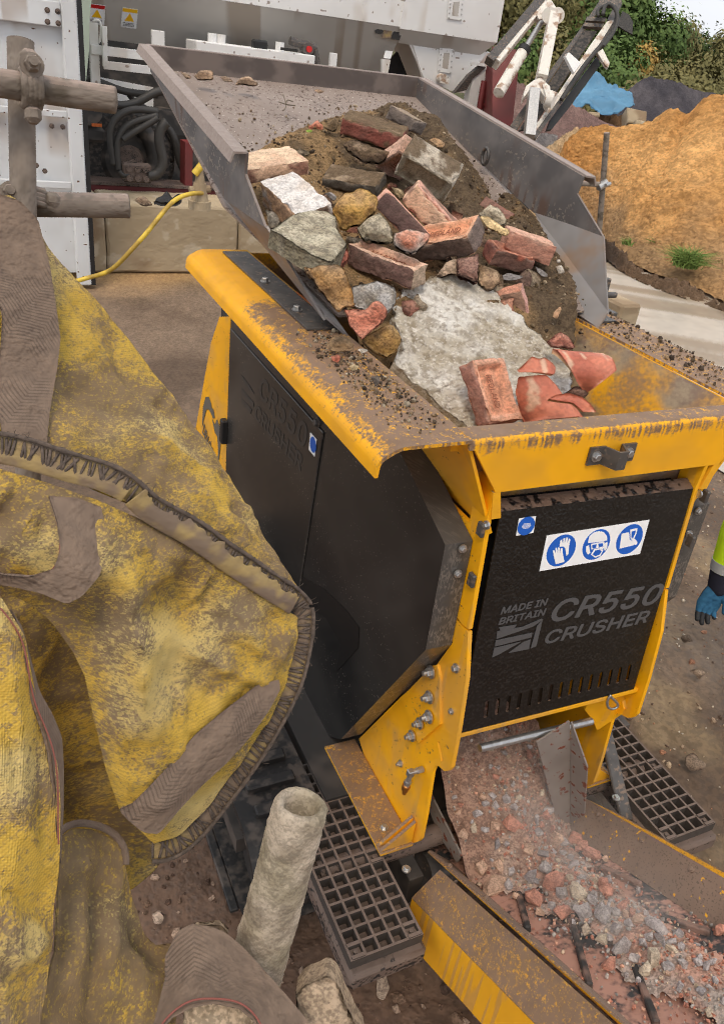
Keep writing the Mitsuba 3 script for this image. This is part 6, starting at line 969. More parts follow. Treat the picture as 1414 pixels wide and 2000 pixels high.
for p, s, c in zip([(1.449,1.2,0.433),(1.131,1.2,0.475),(1.165,1.2,0.488),(1.257,1.2,0.579),(1.299,1.2,0.522),(1.225,1.2,0.565),(1.165,1.2,0.549),(1.19,1.2,0.702),(1.294,1.2,0.755),(1.284,1.2,0.793),(1.093,1.2,0.618),(1.089,1.2,0.586),(1.064,1.2,0.661),(1.307,1.2,0.566),(1.442,1.2,0.385),(1.495,1.2,0.348),(1.413,1.2,0.426),(1.182,1.2,0.589),(1.35,1.2,0.487),(1.283,1.2,0.416)], [62, 52, 48, 46, 44, 36, 46, 36, 38, 34, 30, 28, 26, 30, 30, 36, 36, 30, 24, 24], 'red tan cream grey grey grey grey red red grey red tan grey cream red red grey grey grey red'.split()):
    d = np.array(p) - CAM; ts = np.linspace(.8, 1.3, 400); Q = CAM + d * ts[:, None]; hit = np.argmax(Q[:, 2] < pile_z(Q[:, 0], Q[:, 1])); Pq = Q[hit] if hit else np.array(p)
    r_ = s / 3.367 / 1560 * np.linalg.norm(Pq - CAM) * .95; put_stone(Pq + nrm(CAM - Pq) * r_ * .3, r_, c, 'sliding from the crusher mouth')
n = 0; taken = [np.array(b[:2]) for b in BIGS]
while n < 150:
    y = rs.uniform(-.1, 1.40); x = np.clip(rs.normal(1.375 if y < 1 else 1.33, .075 if y < 1 else .10), 1.17, 1.55); s = rs.uniform(.008, .019)
    if any(np.hypot(*(t - (x, y))) < s * 1.1 for t in taken): continue
    taken.append(np.array([x, y])); n += 1
    put_stone((x, y, float(pile_z(np.array([x]), np.array([y]))[0]) + s * .3), s, rs.choice(['grey', 'grey', 'grey', 'grey', 'red', 'tan', 'cream', 'slate']), 'on the discharge belt' if y < 1.02 else 'sliding from the crusher mouth')
r = np.random.default_rng(31); n = 3600; y = r.uniform(-.25, 1.44, n); x = np.clip(r.normal(1.36, .10, n), 1.145, 1.565); sz = np.clip(r.lognormal(-5.6, .5, n), .0016, .0078)
m_, c_ = bits(n, np.stack([x, y, pile_z(x, y) + sz * .3], 1), sz, 16, [S(176, 170, 164), S(146, 142, 138), S(176, 120, 102), S(190, 148, 128), S(160, 108, 92), S(190, 170, 148)])
structure('crushed_gravel', m_, 'vertex_rough', False, c_, 'stuff', 'fine crushed brick and concrete gravel on the belt')
# ------------------------------------------------------------------ ground
def fieldmesh(xs, ys, zf):
    X, Y = np.meshgrid(xs, ys, indexing='ij'); V = np.stack([X.ravel(), Y.ravel(), zf(X.ravel(), Y.ravel())], 1); w = len(ys); i, j = np.meshgrid(np.arange(len(xs) - 1), np.arange(w - 1), indexing='ij'); k = (i * w + j).ravel()
    return V, np.vstack([np.stack([k, k + w, k + w + 1], 1), np.stack([k, k + w + 1, k + 1], 1)])
def gz(x, y):
    q = np.stack([x, y, x * 0], -1); near = np.exp(-((x - 1) ** 2 + (y - 1) ** 2) / 40)
    z = .055 * nz_(q, .9, 3, 2) + (.030 * nz_(q, 5, 3, 3) + .020 * nz_(q, 16, 3, 4)) * (.25 + .75 * near)
    return np.minimum(z - .035, -.004)
xs = np.r_[-3:0:.08, 0:4.2:.022, 4.2:13:.07]; ys = np.r_[-2:.5:.07, .5:3.2:.022, 3.2:13:.06]
V, F = fieldmesh(xs, ys, gz); V[:, 2] *= np.clip(np.minimum.reduce([V[:, 0] + 3, 13 - V[:, 0], V[:, 1] + 2, 13 - V[:, 1]]) / 1.5, 0, 1); V[:, 2] -= .0
q = V * [1, 1, 0]
cs = mixc(S(122, 104, 88), S(94, 78, 65), sst(.3, .7, meshkit.fbm(q * 1.3, 4, 3)))
cs = mixc(cs, np.broadcast_to(S(98, 76, 64), cs.shape), .75 * sst(2.2, .8, V[:, 0] + .2 * V[:, 1]) * (V[:, 1] < 3.5))
cs = mixc(cs, np.broadcast_to(S(182, 146, 98), cs.shape), .6 * sst(7.9, 9.2, V[:, 1] + .9 * nz_(q, 2, 3, 5)) * (V[:, 0] < 5.5))
cs = mixc(cs, np.broadcast_to(S(150, 130, 100), cs.shape), .5 * sst(.45, .65, meshkit.fbm(q * 3, 3, 8)) * sst(1.9, 2.6, V[:, 0]) * (V[:, 1] < 3))
cs = cs * (.78 + .44 * meshkit.fbm(q * 28, 3, 6))[:, None]
structure('ground', trimesh.Trimesh(V, F, process=False), 'vertex_mud', True, cs)
far = [(-3, -2), (13, -2), (13, 13), (-3, 13)]; o = [(-400, -400), (400, -400), (400, 400), (-400, 400)]
Vf = np.array([(x, y, 0) for x, y in far + o], float); Ff = []
for k in range(4): Ff += [[k, 4 + k, 4 + (k + 1) % 4], [k, 4 + (k + 1) % 4, (k + 1) % 4]]
mat('mud_plain', princ(proc(lambda p, n, uv: mix(L(S(128, 108, 92)), L(S(108, 92, 78)), fbm(p.x * .6, p.y * .6, 0, 4))), 0.9))
structure('ground', trimesh.Trimesh(Vf, Ff, process=False), 'mud_plain')
pth = Polygon([(8.7, 9.9), (9.45, 8.6), (9.35, 7.6), (10.4, 6.2), (12.9, 4.2), (12.9, -1.0), (5.2, 3.6), (6.6, 5.6), (7.0, 7.2), (7.4, 9.0)]).buffer(.25)
V, F = fieldmesh(np.arange(5, 13, .06), np.arange(-1.5, 10.2, .06), lambda x, y: np.maximum(gz(x, y), -.03) + .012); d_ = shapely.contains_xy(pth, V[:, 0] + .12 * nz_(V, 3, 3, 1), V[:, 1] + .12 * nz_(V, 3, 3, 2)); F = F[d_[F].all(1)]
a_ = (V[:, 0] - 7) * .55 + (V[:, 1] - 7) * .83; b_ = -(V[:, 0] - 7) * .83 + (V[:, 1] - 7) * .55
rut = meshkit.fbm(np.stack([a_ * 3.2, b_ * .25, a_ * 0], 1), 4, 3)
cs = mixc(S(178, 170, 158), S(144, 130, 112), sst(.38, .62, rut)) * (.85 + .3 * meshkit.fbm(V * [6, 6, 0], 3, 6))[:, None]
mat('vertex_wet', princ(VC, 0.35, spec=0.5)); structure('path', trimesh.Trimesh(V, F, process=False), 'vertex_wet', True, cs)
# pebbles and flat stones lying about
r = np.random.default_rng(41); n = 4200; x = r.uniform(1.9, 5.2, n); y = r.uniform(.3, 5.5, n); sz = np.clip(r.lognormal(-5.1, .55, n), .003, .022); m_, c_ = bits(n, np.stack([x, y, gz(x, y) + sz * .2], 1), sz, 26, [S(140, 120, 102), S(176, 156, 132), S(110, 92, 80), S(196, 184, 168), S(160, 116, 92)], .6)
structure('ground_pebbles', m_, 'vertex_rough', False, c_, 'stuff', 'pebbles scattered over the mud')
r = np.random.default_rng(43); n = 1500; x = r.uniform(-.2, 1.4, n); y = r.uniform(.8, 2.8, n); sz = np.clip(r.lognormal(-4.9, .55, n), .003, .026); m_, c_ = bits(n, np.stack([x, y, gz(x, y) + sz * .2], 1), sz, 27, [S(104, 84, 70), S(84, 66, 56), S(122, 100, 86), S(150, 128, 112)], .7)
structure('ground_pebbles', m_, 'vertex_rough', False, c_, 'stuff', 'clods of mud on the ground beside the track')
def flat_stone(P3, label, seed, cols=([S(112, 94, 80), S(92, 76, 66)])): return rock('stone', P3, label, 'stone', cols, front=.02, back=.02, seed=seed, facets=2, tilt=.3)
flat_stone([(2.491,1.482,0.038),(2.516,1.478,0.052),(2.561,1.433,0.021),(2.554,1.422,-0.001),(2.503,1.441,-0.015),(2.483,1.469,0.011)], 'flat brown stone half pressed into the mud beyond the far step', 301)
flat_stone([(0.862,1.113,0.048),(0.887,1.106,0.058),(0.893,1.078,0.02),(0.877,1.062,-0.016),(0.858,1.076,-0.011)], 'flat pale stone on the ground below the near step', 302, [S(150, 132, 116), S(122, 106, 94)])
flat_stone([(3.092,2.13,0.025),(3.129,2.121,0.04),(3.142,2.097,0.015),(3.102,2.108,-0.001)], 'dark clod of mud behind the crusher front', 303, [S(92, 76, 66), S(76, 62, 54)])
flat_stone([(0.285,1.545,0.029),(0.304,1.543,0.041),(0.319,1.526,0.026),(0.307,1.515,0),(0.284,1.527,0)], 'pale stone in the mud between the bag and the concrete core', 304, [S(176, 156, 140), S(150, 130, 116)])
flat_stone([(2.936,1.906,0.026),(2.978,1.896,0.044),(3.006,1.869,0.027),(2.972,1.868,-0.003)], 'small grey stone on the mud beside the far step', 305, [S(140, 122, 108), S(112, 96, 84)])
# ------------------------------------------------------------------ the worker at the edge: hanging arm with a glove, rest of the body beyond
PS = thing('person', 'person in a yellow hi-vis jacket with a blue work glove, arm hanging beside the crusher', 'person')
def flesh(joints, bones, res=.012, it=8):
    ms = []
    for a, b in bones:
        (pa, ra), (pb, rb) = joints[a], joints[b]; pts = []
        for p, r_ in ((pa, ra), (pb, rb)): pts.append(np.asarray(p) + trimesh.creation.icosphere(2, 1.0).vertices * r_)
        ms.append(m3.Manifold.hull_points(np.vstack(pts)))
    m = m3.Manifold.batch_boolean(ms, m3.OpType.Add).refine_to_length(res); t = man(m); trimesh.smoothing.filter_taubin(t, iterations=it); return t
W = np.array((2.507,1.66,0.8)); rgt, fw = nrm([.905, -.41, 0]), nrm([-.41, -.905, 0])
up_ = np.array([0, 0, 1.0]); EL = W + up_ * .235 - rgt * .004 - fw * .02; SH = EL + up_ * .27 + rgt * .03; base = SH + rgt * .235; gz0 = -.02
hip = np.array([base[0], base[1], .93]) + rgt * .27; neck = np.array([base[0], base[1], SH[2] + .07]) - rgt * .03; SH2 = base + rgt * .205; EL2 = SH2 - up_ * .285 + rgt * .05; W2_ = EL2 - up_ * .22 + fw * .10
J = {'w': (W + (EL - W) * .34, .052), 'e': (EL, .060), 's': (SH, .072), 'c': (base - up_ * .12, .125), 'cl': (base - up_ * .12 - rgt * .09, .115), 'cr': (base - up_ * .12 + rgt * .09, .115), 'n': (neck - up_ * .03, .06), 'h': (hip + up_ * .02, .135), 'hl': (hip - rgt * .08, .12), 'hr': (hip + rgt * .08, .12), 's2': (SH2, .072), 'e2': (EL2, .06), 'w2': (W2_, .05)}
JK = part(PS, 'jacket', flesh(J, [('w', 'e'), ('e', 's'), ('s', 'cl'), ('cl', 'cr'), ('cl', 'hl'), ('cr', 'hr'), ('hl', 'hr'), ('c', 'n'), ('s2', 'cr'), ('e2', 's2'), ('w2', 'e2')], .02), 'hi_vis', True, 'bright yellow hi-vis jacket')
d_ = nrm(EL - W); part(JK, 'reflective_band', cyl(W + d_ * .066, W + d_ * .108, .0535, .0555, n=28), 'reflective', 40)
part(PS, 'cuff', flesh({'a': (W + d_ * -.004, .041), 'b': (W + d_ * .045, .0475), 'c': (W + d_ * .066, .049)}, [('a', 'b'), ('b', 'c')], .008, 4), 'navy_cloth', True, 'dark navy sleeve cuff')
lg = {'hl': (hip - rgt * .09, .11), 'kl': (hip * [1, 1, 0] + up_ * .50 - rgt * .10 + fw * .02, .072), 'al': (hip * [1, 1, 0] + up_ * .11 - rgt * .11, .056), 'hr': (hip + rgt * .09, .11), 'kr': (hip * [1, 1, 0] + up_ * .50 + rgt * .10 + fw * .02, .072), 'ar': (hip * [1, 1, 0] + up_ * .11 + rgt * .11, .056)}
part(PS, 'trousers', flesh(lg, [('hl', 'kl'), ('kl', 'al'), ('hr', 'kr'), ('kr', 'ar'), ('hl', 'hr')], .02), 'navy_cloth', True)
for s in (-1, 1):
    f_ = hip * [1, 1, 0] + rgt * s * .11; part(PS, 'boot', flesh({'a': (f_ + up_ * .12, .058), 'b': (f_ + up_ * .045 - fw * .03, .05), 'c': (f_ + up_ * .04 + fw * .13, .042)}, [('a', 'b'), ('b', 'c')], .015), 'dark_steel', True)
hd_ = neck + up_ * .17
part(PS, 'head', flesh({'n': (neck, .052), 'j': (hd_ - up_ * .06 + fw * .03, .062), 'c': (hd_ + up_ * .02, .085), 'b': (hd_ + up_ * .03 - fw * .03, .085), 'f': (hd_ + fw * .045, .062), 'o': (hd_ + fw * .106 - up_ * .02, .011), 'e1': (hd_ - rgt * .09, .014), 'e2': (hd_ + rgt * .09, .014)}, [('n', 'c'), ('j', 'c'), ('c', 'b'), ('j', 'f'), ('f', 'c'), ('f', 'o'), ('c', 'e1'), ('c', 'e2')], .01, 5), 'skin', True)
hm_ = trimesh.creation.icosphere(3, 1.0); v = hm_.vertices * [.118, .118, .105]; v[:, 2] = np.maximum(v[:, 2], -.005); part(PS, 'helmet', cat_([trimesh.Trimesh(v + hd_ + up_ * .045, hm_.faces), cyl(hd_ + up_ * .038 + fw * .02, hd_ + up_ * .046 + fw * .02, .135, n=28)]), 'decal_white', 40)
# glove: palm, four fingers of different lengths, thumb; fingers curl forward (towards the viewer's side)
hx = nrm(-d_ * .98 + fw * .05 - rgt * .20); hy = nrm(np.cross(hx, fw)); hz = nrm(np.cross(hy, hx)); hz = hz if hz @ fw > 0 else -hz; hy = nrm(np.cross(hx, hz))
if hy @ rgt < 0: hy = -hy
K = {'w': (W - d_ * .002, .031), 'p0': (W + hx * .045 - hy * .022, .024), 'p1': (W + hx * .050 + hy * .020, .023), 'k0': (W + hx * .088 - hy * .034, .0165), 'k1': (W + hx * .093 - hy * .011, .0165), 'k2': (W + hx * .091 + hy * .012, .016), 'k3': (W + hx * .084 + hy * .033, .0145)}
B_ = [('w', 'p0'), ('w', 'p1'), ('p0', 'p1'), ('p0', 'k0'), ('p0', 'k1'), ('p1', 'k2'), ('p1', 'k3'), ('k0', 'k1'), ('k1', 'k2'), ('k2', 'k3')]
for q, (ln, cu) in enumerate(((.070, .45), (.078, .6), (.072, .75), (.056, .9))):
    p = np.array(K[f'k{q}'][0]); a = .18
    for g_, fr_ in enumerate((.45, .32, .23)):
        dd = nrm(hx * math.cos(a) + hz * math.sin(a) + hy * (q - 1.5) * -.03); p = p + dd * ln * fr_; K[f'f{q}{g_}'] = (p, (.0112, .0104, .0094)[g_] * (1 if q < 3 else .9)); B_.append((f'k{q}' if g_ == 0 else f'f{q}{g_ - 1}', f'f{q}{g_}')); a += cu * .55
K['t0'] = (W + hx * .030 + hy * .030 + hz * .012, .017); K['t1'] = (W + hx * .062 + hy * .050 + hz * .026, .0135); K['t2'] = (W + hx * .090 + hy * .052 + hz * .038, .011); B_ += [('w', 't0'), ('p1', 't0'), ('t0', 't1'), ('t1', 't2')]
gm = flesh(K, B_, .0035, 4); v = np.asarray(gm.vertices); front = ((v - W) @ hz > -.004 + .01 * nz_(v, 60, 2, 1)) & ((v - W) @ hx < .125)
f_ = np.asarray(gm.faces); fm = front[f_].all(1)
GL = part(PS, 'glove', trimesh.Trimesh(v, f_[fm], process=False), 'glove_blue', True, 'blue knitted work glove'); part(GL, 'palm_coating', trimesh.Trimesh(v, f_[~fm], process=False), 'glove_black', True, 'black rubber coated palm and fingers')

# ------------------------------------------------------------------ container, block wall, plant
FY = (0, -9, 1.5)
CT = thing('shipping_container', 'weathered white container with steel framing behind the scaffold tubes', 'container')
Yc = 8.6
part(CT, 'wall_panel', plate([(-3.5, Yc + .06, .1), (1.06, Yc + .06, .1), (1.06, Yc + .06, 3.6), (-3.5, Yc + .06, 3.6)], .05, FY), 'container_white')
pst = [(1.009,8.6,2.425),(1.129,8.6,2.431),(1.111,8.6,0.856),(1.062,8.6,-0.04),(0.955,8.6,-0.039),(0.974,8.6,0.893)]
xR0, xR1 = np.mean([pst[0][0], pst[5][0]]), np.mean([pst[1][0], pst[2][0]])
part(CT, 'corner_post', box((xR0, Yc - .06, .0), (xR1, Yc + .06, 3.6), .01), 'container_white')
part(CT, 'door_seal', box((xR1, Yc - .05, .0), (xR1 + .045, Yc + .05, 3.6), .004), 'black_plastic')  # dark strip along the outer edge of the post
part(CT, 'wall_panel', box((xR1 + .04, Yc + .02, 0), (xR1 - .02 + .04, Yc + 2.4, 3.6)), 'container_white')
for (a, b), m_ in ((((0.491,8.6,2.264), (0.511,8.6,2.455)), 0), (((0.709,8.6,1.541), (0.714,8.6,1.598)), 0), (((0.658,8.6,0.92), (0.663,8.6,0.982)), 0)):
    part(CT, 'cross_rail', box((-3.5, Yc - .025, a[2]), (xR0 - .004, Yc + .01, b[2]), .006), 'container_white')
for p in [(0.877,8.575,2.381),(0.963,8.575,2.382),(0.873,8.575,2.294),(0.961,8.575,2.293),(0.85,8.575,1.46),(0.946,8.575,1.46),(0.689,8.575,1.112),(0.759,8.575,1.066),(0.557,8.575,0.118),(0.598,8.575,0.232)]: part(CT, 'bolt', bolt((p[0], Yc - .026 if p[2] > 2.2 else Yc + .009, p[2]), (0, -1, 0), .016, .014, True), 'foot_muddy')
CB0 = (1.216,9.1,0.687)
zt = .70
for k, (a, b) in enumerate(((.2, 1.36), (1.375, 2.82), (2.835, 4.30), (4.315, 5.8))):
    m_ = box((a, 9.1, -.02), (b, 9.9, zt), .02).subdivide_to_size(.10); v = np.asarray(m_.vertices); m_ = trimesh.Trimesh(v + np.stack([nz_(v, 5, 3, q + k) for q in range(3)], 1) * .03, m_.faces, process=False)
    solo('concrete_block', m_, 'cast_concrete', ('stained concrete wall block half hidden by the container corner', 'long stained concrete wall block with the yellow hose across it', 'concrete wall block behind the tip of the yellow hopper flange', 'concrete wall block hidden behind the crusher')[k], 'concrete block')
solo('water_hose', tube([(0.499,7.939,0.158),(0.779,8.044,0.147),(1.047,8.097,0.206),(1.183,8.038,0.267),(1.378,7.882,0.489),(1.568,7.86,0.71),(1.72,7.892,0.883),(1.855,7.954,0.986),(2.032,8.02,1.032),(2.171,8.13,1.013)], .021, 90, 12), 'hose_yellow', 'yellow hose draped over the concrete block wall', 'hose', True)
VB = thing('pump_valve', 'muddy metal valve standing on the block wall at the hose end', 'valve')
pv = np.array((2.123,8.139,0.889)); part(VB, 'body', cat_([cyl(pv + (0, 0, -.02), pv + (0, 0, .06), .11, n=18), cyl(pv + (0, 0, .06), pv + (0, 0, .22), .085, .06, 16), cyl(pv + (-.1, 0, .15), pv + (.1, 0, .17), .035), cyl(pv + (0, 0, .22), pv + (0, 0, .34), .05, .03, 14)]), 'cast_concrete'); part(VB, 'hose_clip', cyl(pv + (-.06, -.02, .30), pv + (.02, -.02, .40), .035, n=14), 'hose_yellow')
solo('black_sack', (lambda: (lambda me: me[0])(sheet([(1.686,8.192,0.912),(1.771,8.304,0.952),(1.853,8.355,0.997),(1.881,8.245,0.951),(1.96,8.219,0.977),(1.915,8.087,0.938),(1.789,8.068,0.907)], (), .03, .03, lambda v, d: .05 * ridged(v, .6, 5, 3), 3)))(), 'black_plastic', 'crumpled black plastic sack on the block wall', 'sack', True)
rock('stone', [(1.542,8.384,0.885),(1.594,8.378,0.919),(1.642,8.356,0.925),(1.694,8.29,0.868),(1.6,8.326,0.845)], 'grey boulder on the block wall beside the black sack', 'stone', [S(150, 128, 108), S(116, 100, 88)], front=.08, back=.1, b=.12, step=.02, seed=201)
PL = thing('batching_plant', 'large white and grey batching plant with hoppers, railings and a wheeled chassis', 'batching plant')
Yp = 11.0
# long bin: vertical white upper face, grey sloping lower face
xl, xr = 0.6, 5.55
part(PL, 'bin_wall', box((xl, Yp, 2.70), (xr, Yp + 2.5, 4.6)), 'plant_white')
part(PL, 'bin_slope', plate([(xl, Yp + .01, 2.698), (xr, Yp + .01, 2.698), (xr, Yp + .95, 1.33), (xl, Yp + .95, 1.33)], .02, FY), 'plant_grey')
part(PL, 'bin_end', plate([(xr, Yp + .02, 2.7), (xr, Yp + 2.4, 2.7), (xr, Yp + 1.6, 1.33), (xr, Yp + .95, 1.33)], .02, (9, 11, 2)), 'plant_grey')
for x in np.arange(xl + .6, xr, 1.25): part(PL, 'seam', plate([(x, Yp, 2.72), (x + .02, Yp, 2.72), (x + .02, Yp - .001, 4.5), (x, Yp - .001, 4.5)], .006, FY, 1), 'plant_white')
# ledge box, posts, lamps
a, b = np.array((2.674,10.5,2.251)), np.array((4.149,10.5,2.266)); c = np.array((2.676,10.5,2.142))
LB = part(PL, 'ledge_box', box((a[0], 10.5, c[2] - .3), (b[0], 11.0, (a[2] + b[2]) / 2), .01), 'plant_white')
part(LB, 'label_plate', box((a[0] + 1.02, 10.494, c[2] + .13), (a[0] + 1.24, 10.499, c[2] + .16)), 'decal_dark')
for p in [(2.915,10.7,2.268),(3.02,10.7,2.273),(3.754,10.7,2.276)]: part(LB, 'cap', cyl((p[0], 10.7, a[2] - .02), (p[0], 10.7, a[2] + .10), .055, n=12), 'plant_white')
p = (3.457,10.6,2.288); part(LB, 'work_lamp', box((p[0] - .09, 10.52, p[2] - .06), (p[0] + .09, 10.64, p[2] + .06), .02), 'black_plastic')
p = np.array((4.102,10.7,2.318)); part(LB, 'pipe_fitting', cat_([cyl(p + (-.22, 0, .06), p + (.12, 0, .02), .05), cyl(p + (.1, 0, .02), p + (.2, 0, -.3), .045), cyl(p + (0, -.08, 0), p + (0, .05, .0), .07)]), 'dark_steel')
part(LB, 'red_cap', cyl(p + (0, -.11, 0), p + (0, -.08, 0), .035, n=14), 'decal_red')
def post(zm0, zm1, w=.10): return box((zm0[0] - w / 2, zm0[1], zm1[2]), (zm0[0] + w / 2, zm0[1] + .06, zm0[2]), .006)
RL = part(PL, 'railing', post((1.495,10.2,2.315), (1.465,10.2,1.713)), 'plant_white')
part(RL, 'post', post((2.199,10.3,2.313), (2.196,10.3,2.024), .14), 'plant_white'); part(RL, 'post', post((4.439,10.6,2.31), (4.463,10.6,2.093), .09), 'plant_white')
part(RL, 'rail', beam((1.46,10.2,2.061), (2.291,10.2,2.057), .05, .09), 'plant_white'); part(RL, 'rail', beam((1.577,10.15,1.928), (2.279,10.15,1.926), .05, .08), 'plant_white')
part(RL, 'post', beam((1.6,10.15,2.292), (1.591,10.15,1.912), .05, .06, (0, 1, 0)), 'plant_white'); part(RL, 'hoop', tube([(1.491,10.2,2.319),(1.565,10.2,2.323),(1.573,10.2,2.296),(1.556,10.2,2.135)], .012, 30, 8), 'plant_white', True)
for (p, cc) in (((1.662,11.03,2.382), 'decal_red'), ((2.038,11.1,2.387), 'decal_yellow')):
    yy = Yp + (2.70 - p[2]) * .693 - .012; s_ = yy / p[1]; X0, Z0 = p[0] * s_, 2.45 + (p[2] - 2.45) * s_; yy = Yp + (2.70 - Z0) * .693
    q = lambda x, z, o=.0: (X0 + x, Yp + (2.70 - Z0 - z) * .693 - .004 - o, Z0 + z)
    WS = part(PL, 'warning_sign', plate([q(-.09, .10), q(.09, .10), q(.09, -.10), q(-.09, -.10)], .003, FY), 'decal_white', label='small warning sign with a yellow triangle')
    part(WS, 'header', plate([q(-.085, .095, .005), q(.085, .095, .005), q(.085, .06, .005), q(-.085, .06, .005)], .002, FY), cc); part(WS, 'triangle', plate([q(-.055, -.03, .005), q(.055, -.03, .005), q(0, .05, .005)], .002, FY), 'decal_yellow')
    part(WS, 'print', cat_([plate([q(-.07, -.05 - k * .014, .005), q(.06, -.05 - k * .014, .005), q(.06, -.055 - k * .014, .005), q(-.07, -.055 - k * .014, .005)], .002, FY) for k in range(3)]), 'decal_grey')
part(PL, 'corner_column', plate([(1.333,9.9,2.51),(1.448,9.9,2.524),(1.414,9.9,2.319),(1.399,9.9,2.069),(1.347,9.9,1.744),(1.305,9.9,1.826)], .25, FY), 'pale_green')
# silo with tapering hopper
SL = part(PL, 'silo', prism([(Yp - .02, 2.68), (Yp - .02, 4.8), (Yp + 2.2, 4.8), (Yp + 2.2, 2.68)], 0, 5.50, 7.02), 'plant_white')
sl0, sl1 = np.array((5.573,10.98,2.651)), np.array((7.01,10.98,2.658))
part(SL, 'taper_band', plate([(5.5, Yp - .02, 2.69), (7.02, Yp - .02, 2.69), (6.86, Yp + .12, 2.50), (5.56, Yp + .12, 2.52)], .02, FY), 'plant_grey')
part(SL, 'lower_hopper', plate([(5.719,11.12,2.534),(6.977,11.12,2.56),(6.813,11.12,2.337),(6.551,11.12,2.007),(6.276,11.12,2.079),(6.025,11.12,2.145)], .03, FY), 'plant_white')
part(SL, 'hopper_side', plate([(5.719,11.12,2.534), (6.025,11.12,2.145), (6.307,12.4,2.112), (6.105,12.4,2.564)], .02, (0, 11, 2)), 'plant_grey')
part(SL, 'hopper_side', plate([(6.977,11.12,2.56), (6.551,11.12,2.007), (7.604,12.6,1.964), (8.11,12.6,2.542)], .02, (12, 10, 2)), 'plant_white')
for pts in ([(6.146,10.97,3.101),(6.373,10.97,3.129),(6.396,10.97,2.872),(6.167,10.97,2.872)], [(6.197,11.11,2.528),(6.421,11.11,2.534),(6.44,11.11,2.235),(6.214,11.11,2.245)]):
    P_ = np.array(pts); c_ = P_.mean(0); HT = part(SL, 'hatch', plate(P_, .012, FY, 1, bev=.003), 'plant_white', label='small riveted inspection hatch')
    part(HT, 'hatch_glass', plate(c_ + (P_ - c_) * [.42, 1, .66] - (0, .014, 0), .004, FY), 'plant_grey')
    for u in np.linspace(0, 1, 5):
        for i_, j_ in ((0, 3), (1, 2)): part(HT, 'rivet', bolt(c_ + (P_[i_] * (1 - u) + P_[j_] * u - c_) * [.8, 1, .9] - (0, .013, 0), (0, -1, 0), .011, .008, False), 'galvanised')
part(SL, 'vibrator', cat_([cyl((6.266,11,2.167), np.array((6.266,11,2.167)) + (0, .1, 0), .06), beam(np.array((6.229,11.02,2.14)), np.array((6.367,11.02,2.134)), .04, .06)]), 'rust_white')
part(SL, 'emblem', plate(np.array([(5.222,11.05,2.653),(5.275,11.05,2.65),(5.294,11.05,2.617),(5.254,11.05,2.584),(5.186,11.05,2.588),(5.167,11.05,2.618)]) , .004, FY), 'decal_dark')
part(SL, 'data_plate', plate([(5.294,11.05,2.646),(5.418,11.05,2.652),(5.413,11.05,2.558),(5.285,11.05,2.552)], .004, FY), 'hem_cloth'); part(SL, 'data_plate', plate([(5.442,11.05,2.646),(5.567,11.05,2.651),(5.541,11.05,2.548),(5.418,11.05,2.549)], .004, FY), 'decal_dark')
part(SL, 'data_plate', plate([(5.355,11.05,2.41),(5.462,11.05,2.412),(5.445,11.05,2.323),(5.338,11.05,2.322)], .004, FY), 'decal_white'); part(SL, 'post', plate([(5.293,11,2.308),(5.422,11,2.309),(5.404,11,2.126),(5.319,11,2.124)], .05, FY), 'plant_white')
part(SL, 'dark_recess', plate([(5.815,11.6,2.412),(6.006,11.6,2.144),(5.739,11.6,2.112),(5.682,11.6,2.273)], .05, FY), 'black_plastic')  # black plate stands in for the shade inside the gap
part(SL, 'bracket', plate([(6.85,10.9,2.366),(7.123,10.9,2.373),(7.157,10.9,1.763),(6.673,10.9,1.902),(6.669,10.9,2.229)], .15, FY), 'plant_white'); part(SL, 'side_beam', plate([(6.779,10.88,2.398),(6.846,10.88,2.367),(6.661,10.88,2.214),(6.592,10.88,2.065),(6.403,10.88,2.01),(6.601,10.88,2.255)], .08, FY), 'dark_steel'); part(SL, 'side_beam', plate([(6.621,10.86,2.414),(6.805,10.86,2.414),(6.805,10.86,2.377),(6.621,10.86,2.377)], .1, FY), 'plant_white')
for u in np.linspace(0, 1, 5): part(SL, 'rivet', bolt(np.array((7.109,10.899,2.318)) * (1 - u) + np.array((7.126,10.899,1.814)) * u, (0, -1, 0), .014, .01, False), 'galvanised')
vw_ = np.array((6.949,10.8,1.909)); t = np.linspace(0, 2 * np.pi, 20)
part(SL, 'hand_wheel', cat_([tube([vw_ + (.02, .03 * math.cos(x), .075 * math.sin(x)) for x in t], .012, 30, 8), cyl(vw_ - (.16, 0, .0), vw_ + (.03, 0, 0), .03), cyl(vw_ - (.14, 0, .06), vw_ + (-.14, 0, .30), .045)]), 'red_steel', True)
# chassis: beam, wheel, hoses, panels
a, b = np.array((1.317,9.95,0.745)), np.array((2.51,9.95,0.743)); zc = .5 * (a[2] + b[2])
CH = part(PL, 'chassis_beam', box((a[0] - .3, 9.93, zc - .30), (4.6, 10.25, zc), .01), 'red_steel'); part(CH, 'top_flange', box((a[0] - .3, 9.90, zc), (4.6, 10.30, zc + .03)), 'foot_muddy')
part(CH, 'post', box(((2.418,9.95,1.017)[0], 9.95, zc), ((2.507,9.95,1.022)[0], 10.2, zc + .5)), 'red_steel')
wc = np.array((1.823,10.3,0.966)); rw = .55
WH = part(PL, 'wheel', cyl(wc + (0, -.02, 0), wc + (0, .36, 0), rw * .90, n=48), 'rubber', 40)
part(WH, 'tyre', cat_([tube([wc + (.83 * rw * math.cos(x), .1, .83 * rw * math.sin(x)) for x in np.linspace(0, 2 * np.pi, 60)], .12, 60, 12)]), 'rubber', True)
